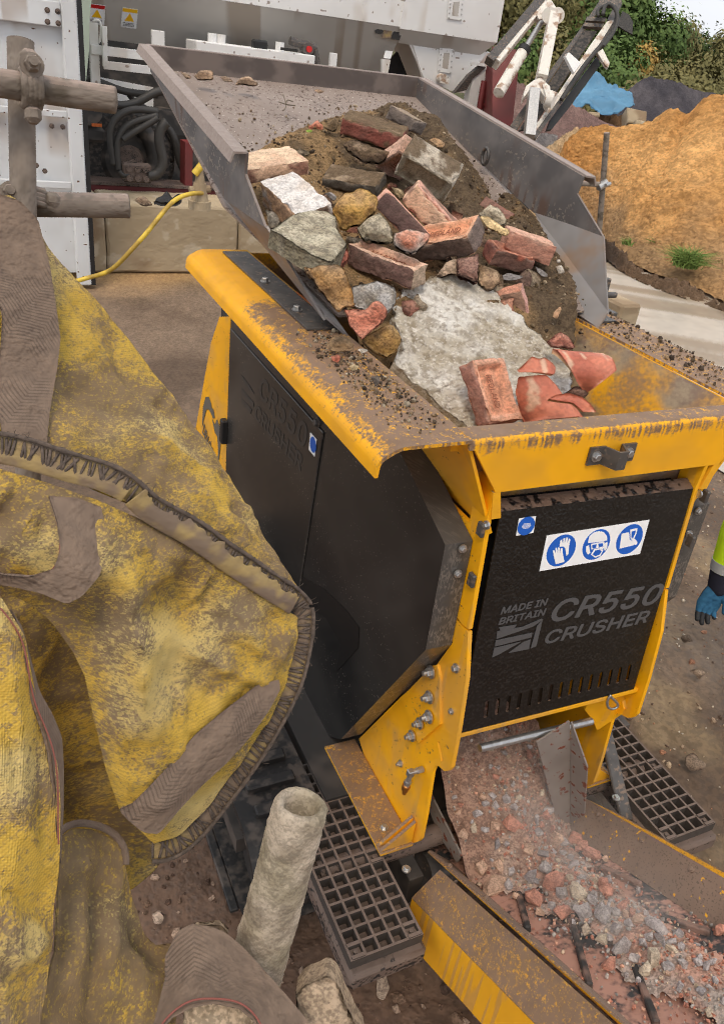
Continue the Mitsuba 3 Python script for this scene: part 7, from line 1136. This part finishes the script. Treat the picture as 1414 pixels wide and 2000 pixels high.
part(WH, 'rim', cyl(wc + (0.02, -.06, 0), wc + (.02, 0, 0), rw * .50, rw * .62, 36), 'dark_machine', 40); part(WH, 'hub', cyl(wc + (.02, -.14, 0), wc + (.02, -.06, 0), .13, .17, 20), 'foot_muddy', 40)
part(PL, 'back_panel', box((1.2, 11.4, -.1), (5.6, 11.5, 2.3)), 'dark_machine'); part(PL, 'white_tank', cyl((1.283,11,0.871), (1.558,11,0.884), .20, n=28), 'plant_white', 40)
part(PL, 'skirt_panel', plate([(1.606,10.9,1.76),(2.262,10.9,1.707),(2.258,10.9,1.392),(1.818,10.9,1.387),(1.594,10.9,1.494)], .03, FY), 'plant_white'); part(PL, 'white_tank', cyl((2.164,11.2,0.858), (2.698,11.2,0.912), .09, n=20), 'plant_white', 40)
part(PL, 'mudguard', tube([(1.978,10.2,1.337),(2.038,10.2,1.265),(2.117,10.2,1.039),(2.072,10.2,0.838)], .09, 20, 8), 'dark_machine', True)
GBX = part(PL, 'gearbox', cat_([box((1.335,10,1.314), np.array((1.549,10,1.165)) + (0, .4, 0), .03), cyl((1.409,10,1.463), np.array((1.409,10,1.463)) + (0, .2, 0), .11, n=18), box((1.318,9.98,1.396), np.array((1.409,9.98,1.322)) + (0, .3, 0), .02)]), 'dark_machine')
part(GBX, 'orange_plate', box((1.398,9.96,1.363), np.array((1.505,9.96,1.332)) + (0, .02, 0)), 'rust_orange')
for pts, rr_ in (([(1.287,10.3,1.741),(1.516,10.3,1.754),(1.746,10.3,1.694),(2.005,10.3,1.672),(2.188,10.3,1.678)], .04), ([(1.671,10,1.564),(1.807,10,1.575),(1.945,10,1.635),(2.074,10,1.711),(2.184,10,1.742)], .045), ([(1.586,9.8,0.974),(1.572,9.8,1.121),(1.558,9.8,1.247),(1.582,9.8,1.375),(1.652,9.8,1.469),(1.788,9.8,1.542),(1.923,9.8,1.556),(2.08,9.8,1.553)], .038), ([(1.639,9.78,0.924),(1.626,9.78,1.091),(1.641,9.78,1.238),(1.702,9.78,1.35),(1.84,9.78,1.441),(2.075,9.78,1.519)], .036), ([(1.685,9.76,1.243),(1.794,9.76,1.323),(1.932,9.76,1.406),(2.07,9.76,1.497)], .036), ([(1.94,9.75,0.898),(2.062,9.75,0.933),(2.114,9.75,1.031),(2.085,9.75,1.217),(2.086,9.75,1.345),(2.167,9.75,1.461)], .055), ([(1.634,9.75,0.929),(1.672,9.75,0.889),(1.741,9.75,0.887)], .03), ([(1.863,10.4,1.678),(1.961,10.4,1.575),(2.083,10.4,1.51),(2.163,10.4,1.345)], .03), ([(2.268,10.3,1.365),(2.394,10.3,1.16),(2.449,10.3,0.963),(2.482,10.3,0.904)], .045)):
    part(PL, 'hydraulic_hose', tube(pts, rr_, 40, 10), 'hose_black', True)
vb = np.array((1.831,9.75,0.911)); part(PL, 'valve_block', cat_([box(vb - (.16, .02, .10), vb + (.16, .12, .10), .02), *[cyl(vb + (x, -.05, z), vb + (x, 0, z), .035, n=10) for x in (-.09, 0, .09) for z in (-.05, .05)]]), 'foot_muddy')
part(PL, 'valve_top', plate([(1.684,9.8,0.989),(1.814,9.8,1.043),(1.931,9.8,0.946),(1.921,9.8,0.917),(1.731,9.8,0.916)], .06, FY), 'foot_muddy')
part(PL, 'undergear', cat_([box((1.6, 10.6, .7), (4.6, 11.2, 1.05)), box((2.9, 10.4, 1.0), (3.5, 11, 1.5)), box((1.5, 10.5, 1.25), (2.6, 11, 1.5))]), 'dark_machine')
# ------------------------------------------------------------------ folded stacking conveyor
SC = thing('stacking_conveyor', 'white and rusty folding conveyor boom with a black belt and hydraulic ram', 'conveyor')
D1 = 9.9
part(SC, 'belt', plate([(6.232,8.937,1.765),(6.411,8.891,1.842),(7.538,9.531,2.934),(7.391,9.607,2.928)], .03, CAM), 'rubber')
part(SC, 'side_rail', plate([(6.186,9.058,1.812),(6.242,8.993,1.759),(7.406,9.626,2.929),(7.738,9.768,3.256),(7.68,9.807,3.269),(7.285,9.613,2.852)], .06, CAM), 'dark_steel')
part(SC, 'side_rail', plate([(6.319,8.789,1.812),(6.409,8.805,1.909),(6.747,8.976,2.245),(7.305,9.295,2.784),(7.589,9.448,3.048),(7.674,9.427,3.086),(7.62,9.37,2.956),(7.307,9.231,2.689),(6.803,8.942,2.239),(6.34,8.671,1.75)], .07, CAM), 'rust_white')
part(SC, 'lower_rail', plate([(6.242,8.651,1.739),(6.282,8.62,1.724),(7.418,9.225,2.772),(7.688,9.385,3.033),(7.653,9.409,3.043),(7.377,9.232,2.788)], .05, CAM), 'dark_steel')
part(SC, 'belt_guard', plate([(6.573,8.843,1.802),(6.64,8.892,1.931),(6.913,8.999,2.215),(7.399,9.235,2.67),(7.405,9.16,2.562),(6.893,8.914,2.071),(6.641,8.825,1.831)], .05, CAM), 'black_plastic')
part(SC, 'head_frame', cat_([plate([(7.445,9.676,3.078),(7.667,9.568,3.096),(7.65,9.549,3.052),(7.43,9.656,3.035)], .06, CAM), plate([(7.402,9.628,3.01),(7.616,9.522,3.024),(7.589,9.51,2.983),(7.375,9.616,2.969)], .06, CAM), plate([(7.7,9.821,3.307),(7.947,9.701,3.325),(7.922,9.666,3.251),(7.675,9.786,3.234)], .06, CAM), plate([(7.873,9.706,3.273),(7.95,9.68,3.297),(7.741,9.517,3.078),(7.666,9.551,3.068)], .06, CAM)]), 'dark_steel')
part(SC, 'rubber_flap', plate([(7.859,9.528,3.19),(7.929,9.473,3.164),(7.965,9.402,3.086),(7.938,9.329,2.953),(7.853,9.397,2.988),(7.775,9.465,3.027)], .02, CAM), 'black_plastic')
part(SC, 'boom_arm', beam((6.001,9.373,2.436), (6.815,9.791,3.135), .11, .15, (.4, .76, -.5)), 'rust_white'); part(SC, 'boom_arm', beam((5.915,9.358,2.442), (6.856,9.83,3.229), .10, .12, (.4, .76, -.5)), 'dark_steel')
part(SC, 'boom_bracket', plate([(6.63,9.613,3.014),(6.752,9.646,3.164),(6.812,9.629,3.187),(6.858,9.554,3.11),(6.885,9.498,3.047),(6.849,9.483,2.995),(6.654,9.565,2.961)], .12, CAM), 'rust_white')
for p in [(6.74,9.488,3.014),(6.822,9.448,3.02)]: part(SC, 'pin', cyl(np.array(p), np.array(p) - nrm(np.array(p) - CAM) * .08, .09, n=18), 'rust_white')
part(SC, 'ram_cylinder', cyl((5.945,9.074,2.137), (6.403,9.4,2.606), .07, n=20), 'rust_white', 40); part(SC, 'ram_gland', cyl((6.375,9.382,2.577), (6.427,9.415,2.629), .08, n=20), 'black_plastic', 40); part(SC, 'ram_rod', cyl((6.411,9.401,2.614), (6.723,9.591,2.957), .036, n=18), 'galvanised', 40)
part(SC, 'strut', beam((6.779,9.454,2.995), (6.453,8.992,2.328), .12, .20, (.4, .76, -.5)), 'rust_white')
part(SC, 'strut_fork', plate([(6.25,8.983,2.248),(6.342,8.98,2.319),(6.419,8.963,2.355),(6.505,8.868,2.281),(6.498,8.822,2.206),(6.438,8.823,2.159),(6.387,8.907,2.244),(6.312,8.951,2.25),(6.238,8.933,2.162),(6.208,8.925,2.126),(6.222,8.957,2.186)], .16, CAM), 'rust_white'); part(SC, 'strut_fork', plate([(6.405,8.876,2.292),(6.48,8.825,2.276),(6.47,8.744,2.145),(6.427,8.703,2.048),(6.402,8.749,2.097),(6.421,8.8,2.19)], .10, CAM), 'rust_white')
part(SC, 'pin', cyl((6.4,8.71,2.156), (6.449,8.65,2.145), .09, n=18), 'rust_white', 40)
part(SC, 'lug_plate', plate([(6.672,8.938,2.624),(6.727,8.926,2.649),(6.837,8.805,2.557),(6.749,8.783,2.452),(6.714,8.852,2.528)], .06, CAM), 'plant_white'); part(SC, 'lug_plate', plate([(7.288,9.115,2.697),(7.352,9.113,2.745),(7.409,8.989,2.605),(7.388,8.968,2.556),(7.357,9,2.579)], .06, CAM), 'rust_white')
bs_ = np.array((6.307,8.963,1.767)); part(SC, 'base_frame', box((bs_[0] - .5, bs_[1] - .1, -.05), (bs_[0] + .3, bs_[1] + .7, bs_[2] - .25), .03), 'dark_machine')
part(SC, 'prop_leg', beam((6.259,8.816,2.202), (6.077,8.471,1.73), .12, .16, (.4, .76, -.5)), 'galvanised')
for pts in ([(7.47,9.473,3.089),(7.626,9.54,3.218),(7.698,9.498,3.213),(7.657,9.37,3.086),(7.538,9.252,2.909),(7.383,9.187,2.784),(7.211,9.112,2.63)], [(7.478,9.414,3.106),(7.619,9.487,3.231),(7.636,9.361,3.153),(7.533,9.208,2.938),(7.358,9.126,2.77)], [(7.345,9.14,2.782),(7.109,9.06,2.567),(6.834,8.91,2.315),(6.679,8.822,2.155)]): part(SC, 'hydraulic_hose', tube(pts, .024, 50, 8), 'hose_black', True)
rc = np.array([(6.631,10.47,2.622),(6.942,10.304,2.624),(6.91,10.182,2.413),(6.612,9.538,1.196),(6.439,9.645,1.217)]); solo('shipping_container', plate(rc, 2.4, CAM), 'red_steel', 'dark red container behind the folding conveyor', 'container')
# pole with coupler by the sand
PO = thing('scaffold_pole', 'grey upright pole with a short cross tube in front of the sand heap', 'pole')
part(PO, 'upright', cyl((6.792,8,1.905), np.array((6.792,8,1.905)) + (np.array((7.013,8,0.971)) - np.array((6.792,8,1.905))) * 2.1, .034, n=18), 'scaffold_muddy', 40)
part(PO, 'cross_tube', cyl((6.883,7.95,1.358), (6.506,8,1.349), .030, n=18), 'scaffold_muddy', 40); pc = np.array((6.874,7.95,1.357)); part(PO, 'coupler', cat_([cyl(pc + (-.05, 0, -.035), pc + (.05, 0, .03), .045, n=14), cyl(pc + (0, -.06, 0), pc + (.09, -.02, .02), .02)]), 'galvanised')
solo('concrete_block', box(np.array((4.761,4.9,0.775)) - (.1, .1, .25), np.array((4.711,4.9,0.913)) + (.16, .3, .0), .02), 'cast_concrete', 'mossy concrete block on the pale track behind the tray', 'concrete block')
BF = thing('steel_bracket', 'green grey steel bracket with a pipe stub behind the far tray wall', 'bracket'); bp = np.array((4.293,4.6,1.057)); part(BF, 'upright', box(bp + (-.06, 0, -.2), bp + (0, .05, .12), .008), 'dark_steel'); part(BF, 'plate', box(bp + (-.06, -.05, -.16), bp + (.10, .08, -.12), .006), 'dark_steel'); part(BF, 'pipe_stub', cyl(bp + (-.02, 0, .0), bp + (.07, 0, .0), .022), 'dark_steel')

# ------------------------------------------------------------------ heaps, tarpaulin, trees
def loft(base, crest, back, n_u=120, n_v=60, noise_=.10, seed=1, bow=.06):
    """heap surface between a base line, a crest and a back line"""
    t = lambda P: spline(P, n_u)
    A, C, B = t(base), t(crest), t(back); A[:, 2] = np.maximum(A[:, 2], -.02); s = np.linspace(0, 1, n_v); rows = []
    for v in s: rows.append(A * (1 - v) + C * v + np.array([0, 0, 1]) * bow * math.sin(math.pi * v))
    for v in s[1:][::3]: rows.append(C * (1 - v) + B * v)
    P = np.stack(rows, 1); q = P.reshape(-1, 3).copy(); m = P.shape[1]
    fade = np.tile(np.r_[sst(0, .12, s), np.linspace(1, 0, m - n_v)], (n_u, 1)).ravel()
    q[:, 2] += (nz_(q, .9, 3, seed) * 2.6 + nz_(q, 3.2, 3, seed + 2) * 1.5 + nz_(q, 9, 3, seed + 4) * .9 + nz_(q, 18, 2, seed + 5) * .8) * noise_ * (.3 + .7 * fade)
    i, j = np.meshgrid(np.arange(n_u - 1), np.arange(m - 1), indexing='ij'); k = (i * m + j).ravel()
    return q, np.vstack([np.stack([k, k + m, k + m + 1], 1), np.stack([k, k + m + 1, k + 1], 1)]), fade
def heap(name, label, base, crest, cols, seed, back=3.5, noise_=.10, cat='heap', n_u=120, n_v=60, m='vertex_soft', low=None):
    crest = np.array(crest, float); dirn = nrm((crest.mean(0) - np.array(base).mean(0)) * [1, 1, 0]); bk = crest * [1, 1, 0] + dirn * back
    V, F, fade = loft(base, crest, bk, n_u, n_v, noise_, seed); hgt = V[:, 2]
    c = mixc(cols[0], cols[1], sst(.3, .7, meshkit.fbm(V * .9, 4, seed))) * (.80 + .4 * meshkit.fbm(V * 9, 3, seed + 1))[:, None]
    if low is not None: c = mixc(c, np.broadcast_to(low, c.shape), .85 * sst(1.0, .2, hgt + 1.6 * nz_(V, 1.1, 3, seed + 7)))
    solo(name, trimesh.Trimesh(V, F, process=False), m, label, cat, True, c)
heap('sand_heap', 'big heap of orange building sand', [(11.292,15.976,0),(10.66,13.726,0),(10.441,12.442,0),(10.165,11.385,0),(9.62,10.43,0),(9.363,9.634,0),(9.259,8.84,0),(9.31,8.371,0),(9.23,7.675,0),(8.944,6.673,0),(8.533,5.325,0)], [(9.254,12.2,0.959),(10.425,13.4,1.233),(11.095,13.9,1.418),(11.464,13.9,1.536),(11.673,13.5,1.647),(11.878,13.2,1.779),(12.115,12.9,1.955),(12.197,12.6,2.063),(12.368,12.5,2.037),(12.421,12.3,2.223),(12.65,11.9,2.406),(13.149,11.2,2.3),(13.837,9.6,0.898)], [S(212, 164, 106), S(182, 134, 80)], 401, 3.5, .10, n_u=200, n_v=110, low=S(150, 124, 94))
heap('soil_bank', 'low dark muddy bank along the foot of the orange sand', [(9.427,10.483,0),(8.729,9.022,0),(8.711,8.253,0),(8.821,7.779,0),(8.915,7.375,0),(8.841,6.584,0)], [(9.711,10.889,0.14),(9.037,9.438,0.14),(8.974,8.597,0.14),(9.039,8.061,0.14),(8.974,7.495,0.14),(8.842,6.65,0.14)], [S(104, 84, 66), S(66, 56, 50)], 402, .5, .20, n_u=150, n_v=30, m='vertex_mud')
heap('sand_heap', 'smaller pale dull sand heap beside the orange one', [(14.557,19.832,0),(14.257,18.572,0),(15.029,18.804,0),(17.765,21.362,0)], [(10.286,14,0.908),(10.755,14.2,1.206),(11.308,14.4,1.434),(12.098,14.6,1.319)], [S(196, 168, 132), S(168, 142, 108)], 403, 2.5, .10)
heap('gravel_heap', 'heap of purple brown gravel behind the conveyor', [(14.251,22.364,0),(17.048,24.597,0),(19.59,25.729,0),(24.265,29.896,0),(31.529,36.551,0)], [(11.679,19,2.289),(12.527,19,2.172),(13.264,19,2.013),(14.265,19.2,1.826),(15.212,19.4,1.704),(16.151,19.6,1.469),(17.143,19.6,1.259)], [S(134, 110, 104), S(112, 90, 86)], 404, 4, .07)
heap('gravel_heap', 'patch of blue grey gravel at the foot of the conveyor', [(13.667,19.533,0),(16.21,22.193,0),(18.381,24.079,0)], [(10.828,15.4,0.826),(11.395,15.6,1.217),(12.084,15.8,1.24)], [S(122, 118, 118), S(98, 96, 98)], 405, 2, .06)
heap('soil_heap', 'heap of brown soil below the blue tarpaulin', [(25.928,32.775,0),(28.607,34.22,0),(32.945,36.56,0)], [(18.212,23,1.33),(19.233,23,1.411),(20.498,23,1.511)], [S(150, 112, 78), S(122, 92, 66)], 406, 2, .08)
heap('planings_heap', 'large dark grey heap of asphalt planings below the trees', [(26.142,31.914,0),(32.277,36.2,0),(37.346,38.934,0),(43.804,40.617,0),(47.944,38.352,0)], [(22.295,27,1.33),(23.336,27,2.062),(23.892,27,2.475),(25.121,27,2.641),(26.367,27,2.544),(27.389,27,2.42),(28.825,27,2.399),(32.697,27,2.559)], [S(86, 82, 86), S(62, 60, 66)], 407, 6, .10)
tp, _, _, _ = sheet([(17.759,23.23,1.372),(17.983,23.141,1.62),(18.736,23.739,2.144),(19.302,24.071,2.511),(19.656,23.789,2.373),(19.939,23.319,2.289),(19.852,22.706,2.085),(19.693,22.199,1.785),(19.08,22.027,1.623),(18.567,21.873,1.369),(18.258,22.048,1.382),(18.082,22.436,1.628),(17.859,22.634,1.546)], (), .08, .03, lambda v, d: .26 * ridged(v, 1.35, .7, 3, .10) + .08 * ridged(v, .9, 1.3, 5, .1) + .04 * ridged(v, 1.2, 2.6, 7, .1), 5)
solo('tarpaulin', tp, 'tarp_blue', 'crumpled blue tarpaulin draped over a heap', 'tarpaulin', True)
for P_, lb in (([(18.852,21.57,1.738),(19.391,21.256,1.702),(19.315,21.063,1.349),(18.811,21.326,1.337)], 'pale concrete block holding down the blue tarpaulin'), ([(18.802,21.017,1.457),(19.174,20.814,1.453),(19.109,20.671,1.184),(18.752,20.867,1.19)], 'weathered concrete block half buried in front of the pale one'), ([(17.844,22.079,1.489),(18.154,21.921,1.503),(18.139,21.858,1.395),(17.825,22,1.354)], 'concrete block at the lower edge of the blue tarpaulin')):
    solo('concrete_block', plate(P_, .6, CAM, bev=.03), 'cast_concrete', lb, 'concrete block')
def tuft(c, r, n, h, seed, label, name='grass_tuft'):
    rg = np.random.default_rng(seed); V, F = [], []
    for k in range(n):
        b = c + np.array([*(rg.normal(0, r * .4, 2)), 0]); d = np.array([*rg.normal(0, .55, 2), 1.0]); d = nrm(d) * h * rg.uniform(.5, 1.1); s = nrm(np.cross(d, rg.normal(0, 1, 3))) * .008; i = len(V)
        V += [b - s, b + s, b + d * .6 + s * .8, b + d * .6 - s * .8, b + d + np.array([d[0], d[1], -abs(h) * .15])]; F += [[i, i + 1, i + 2], [i, i + 2, i + 3], [i + 3, i + 2, i + 4]]
    return solo(name, trimesh.Trimesh(np.array(V), F, process=False), 'leaf_grass', label, 'grass')
tuft(np.array((9.289,8.585,0.25)), .17, 340, .36, 3, 'bright green tuft of grass on the muddy bank'); tuft(np.array((9.286,9.844,0.25)), .08, 30, .16, 4, 'tiny grass sprig at the start of the muddy bank'); tuft(np.array((9.762,9.721,0.25)), .08, 40, .2, 5, 'small grass sprig between the tuft and the pole')
def leaves(c, rad, n, size, seed, clumps=34):
    rg = np.random.default_rng(seed); cc = rg.normal(0, 1, (clumps, 3)); cc = cc / np.linalg.norm(cc, axis=1, keepdims=True) * rg.uniform(.45, 1.0, (clumps, 1)) ** .6; cc[:, 2] = np.abs(cc[:, 2] + .25) * 1.1 - .35
    k = rg.integers(0, clumps, n); p = (cc[k] + rg.normal(0, .17, (n, 3)) * rg.uniform(.6, 1.3, (clumps, 1))[k]) * rad + c
    nr = (p - c) / rad; nr = nr / np.linalg.norm(nr, axis=1, keepdims=True) + (p - (cc[k] * rad + c)) / rad * 2.2 + rg.normal(0, .35, (n, 3)); nr /= np.linalg.norm(nr, axis=1, keepdims=True); a = np.cross(nr, rg.normal(0, 1, (n, 3))); a /= np.linalg.norm(a, axis=1, keepdims=True); b = np.cross(nr, a); s = size * rg.uniform(.6, 1.4, (n, 1))
    V = np.stack([p - a * s, p + b * s * .55, p + a * s, p - b * s * .55], 1).reshape(-1, 3); q = np.arange(n) * 4
    return trimesh.Trimesh(V, np.vstack([np.stack([q, q + 1, q + 2], 1), np.stack([q, q + 2, q + 3], 1)]), process=False), cc * rad + c
def tree(base, h, rad, leaf, seed, label, n=5200, size=.16, bare=False):
    t = thing('tree', label, 'tree'); rg = np.random.default_rng(seed); base = np.array(base, float); c = base + [0, 0, h - rad[2] * .9]
    cr, cl = leaves(c, np.array(rad), n, size, seed); top = c + [0, 0, rad[2] * .3]
    tr = [tube([base, base + (c - base) * .5 + rg.normal(0, .15, 3), c, top], np.linspace(.16, .04, 16) * h / 7, 16, 8)]
    for q in cl[::2]: s = base + (top - base) * rg.uniform(.35, .9); tr.append(tube([s, (s + q) / 2 + [0, 0, .15], q], np.linspace(.055, .012, 10) * h / 7, 10, 5))
    part(t, 'trunk', cat_(tr), 'bark', True); part(t, 'crown', cr, leaf, kind=None)
hl_V, hl_F = fieldmesh(np.arange(6, 120, 2.0), np.arange(24, 130, 2.0), lambda x, y: .0 * x - .3 + 5.5 * sst(46, 80, .62 * x + .78 * y) + .8 * nz_(np.stack([x, y, x * 0], -1), .12, 3, 5))
mat('undergrowth_earth', princ(proc(lambda p, n, uv: mix(L(S(84, 84, 56)), L(S(60, 62, 42)), fbm(p.x * .8, p.y * .8, p.z, 4))), 0.95))
structure('hillside', trimesh.Trimesh(hl_V, hl_F, process=False), 'undergrowth_earth', True)
TREES = [
((23.655,38.117,7.832), (2.6, 2.6, 3.6), 'leaf_olive', 'tall olive brown tree behind the conveyor arm'), ((26.373,39.464,8.108), (2.4, 2.4, 3.4), 'leaf_olive', 'thin yellowing tree above the red container'), ((28.337,39.51,7.79), (2.4, 2.4, 3.2), 'leaf_olive', 'bare limbed brownish tree behind the conveyor boom'),
((30.335,39.378,7.228), (2.4, 2.4, 3.2), 'leaf_deep', 'dark green tree behind the conveyor head'), ((30.04,36.585,6.737), (2.3, 2.3, 3.2), 'leaf_green', 'tallest bright green tree, above the blue tarpaulin'), ((33.49,38.459,6.419), (2.2, 2.2, 2.8), 'leaf_green', 'broad green tree at the edge of the open sky'),
((29.585,33.599,3.834), (.7, .7, 1.1), 'leaf_autumn', 'small orange autumn tree below the green ones'), ((36.209,39.078,5.594), (2.0, 2.0, 2.2), 'leaf_olive', 'low olive tree where the sky begins'), ((39.124,39.985,5.365), (2.2, 2.2, 2.0), 'leaf_deep', 'dark low tree under the open sky'), ((39.428,38.44,5.262), (2.2, 2.2, 1.8), 'leaf_olive', 'greyish shrubby tree at the picture edge'),
((25.797,33.173,4.08), (1.4, 1.4, 1.8), 'leaf_deep', 'dark bush behind the conveyor boom'), ((27.823,33.216,3.808), (1.5, 1.5, 1.6), 'leaf_green', 'green bush above the blue tarpaulin'), ((31.321,34.029,3.911), (1.7, 1.7, 1.5), 'leaf_olive', 'olive bush directly behind the dark heap'), ((33.456,34.108,3.782), (1.8, 1.8, 1.4), 'leaf_olive', 'grey green bush above the end of the dark heap'), ((22.595,33.341,3.715), (1.2, 1.2, 1.9), 'leaf_green', 'green bush beside the red container'), ((23.753,32.696,3.681), (1.2, 1.2, 1.7), 'leaf_olive', 'olive bush between the conveyor arms'), ((41.616,37.543,5.688), (2.6, 2.6, 2.2), 'leaf_olive', 'tree beyond the picture edge')]
for k, (tp_, rad, lf, lb) in enumerate(TREES):
    gz_ = -.3 + 5.5 * float(sst(46, 80, .62 * tp_[0] + .78 * tp_[1])); h = tp_[2] - gz_
    tree((tp_[0], tp_[1], gz_ - .2), h, rad, lf, 500 + k, lb, n=int(2600 + 900 * rad[0] * rad[2]), size=.115)
rg = np.random.default_rng(77); n = 60000; ang = rg.uniform(.60, 1.02, n); dist = rg.uniform(38, 62, n); x, y = dist * np.sin(ang), dist * np.cos(ang); z = -.3 + 5.5 * sst(46, 80, .62 * x + .78 * y) + rg.uniform(0, 1, n) ** 1.4 * 2.4 * (.5 + meshkit.fbm(np.stack([x, y, x * 0], 1) * .35, 2, 3))
nr = rg.normal(0, .55, (n, 3)) + [-.3, -.4, .8]; a = np.cross(nr, rg.normal(0, 1, (n, 3))); a /= np.linalg.norm(a, axis=1, keepdims=True); b = np.cross(nr, a); b /= np.linalg.norm(b, axis=1, keepdims=True); p = np.stack([x, y, z], 1); V = np.stack([p - a * .14, p + b * .08, p + a * .14, p - b * .08], 1).reshape(-1, 3); q = np.arange(n) * 4
structure('undergrowth', trimesh.Trimesh(V, np.vstack([np.stack([q, q + 1, q + 2], 1), np.stack([q, q + 2, q + 3], 1)]), process=False), 'leaf_olive', False, None, 'stuff', 'tangled undergrowth on the hillside below the trees')

# ------------------------------------------------------------------ dust hanging over the crushed material
gn = 28; lo_, hi_ = np.array([1.14, .62, .40]), np.array([1.56, 1.34, .86])
gz3, gy3, gx3 = np.meshgrid(*[np.linspace(0, 1, gn)] * 3, indexing='ij'); W3_ = np.stack([lo_[0] + gx3 * (hi_[0] - lo_[0]), lo_[1] + gy3 * (hi_[1] - lo_[1]), lo_[2] + gz3 * (hi_[2] - lo_[2])], -1)
edge_ = np.sin(np.pi * gx3) * np.sin(np.pi * gy3) * np.sin(np.pi * gz3); hgt_ = W3_[..., 2] - pile_z(W3_[..., 0].ravel(), W3_[..., 1].ravel()).reshape(gz3.shape)
dens = (edge_ * np.clip(2.2 * meshkit.fbm(W3_ * 7, 3, 5) - .75, 0, 1) * np.exp(-np.clip(hgt_, 0, 1) / .10)).astype(np.float32)
scene['dust_medium'] = {'type': 'heterogeneous', 'albedo': rgb([.93, .91, .89]), 'sigma_t': {'type': 'gridvolume', 'grid': mi.VolumeGrid(dens[..., None]), 'to_world': T().translate(lo_.tolist()).scale((hi_ - lo_).tolist())}, 'scale': 8.5}
scene['dust'] = {'type': 'cube', 'bsdf': {'type': 'null'}, 'interior': {'type': 'ref', 'id': 'dust_medium'}, 'to_world': T().translate(((lo_ + hi_) / 2).tolist()).scale(((hi_ - lo_) / 2).tolist())}
labels['dust'] = {'kind': 'stuff', 'label': 'thin pale dust hanging over the crushed material'}
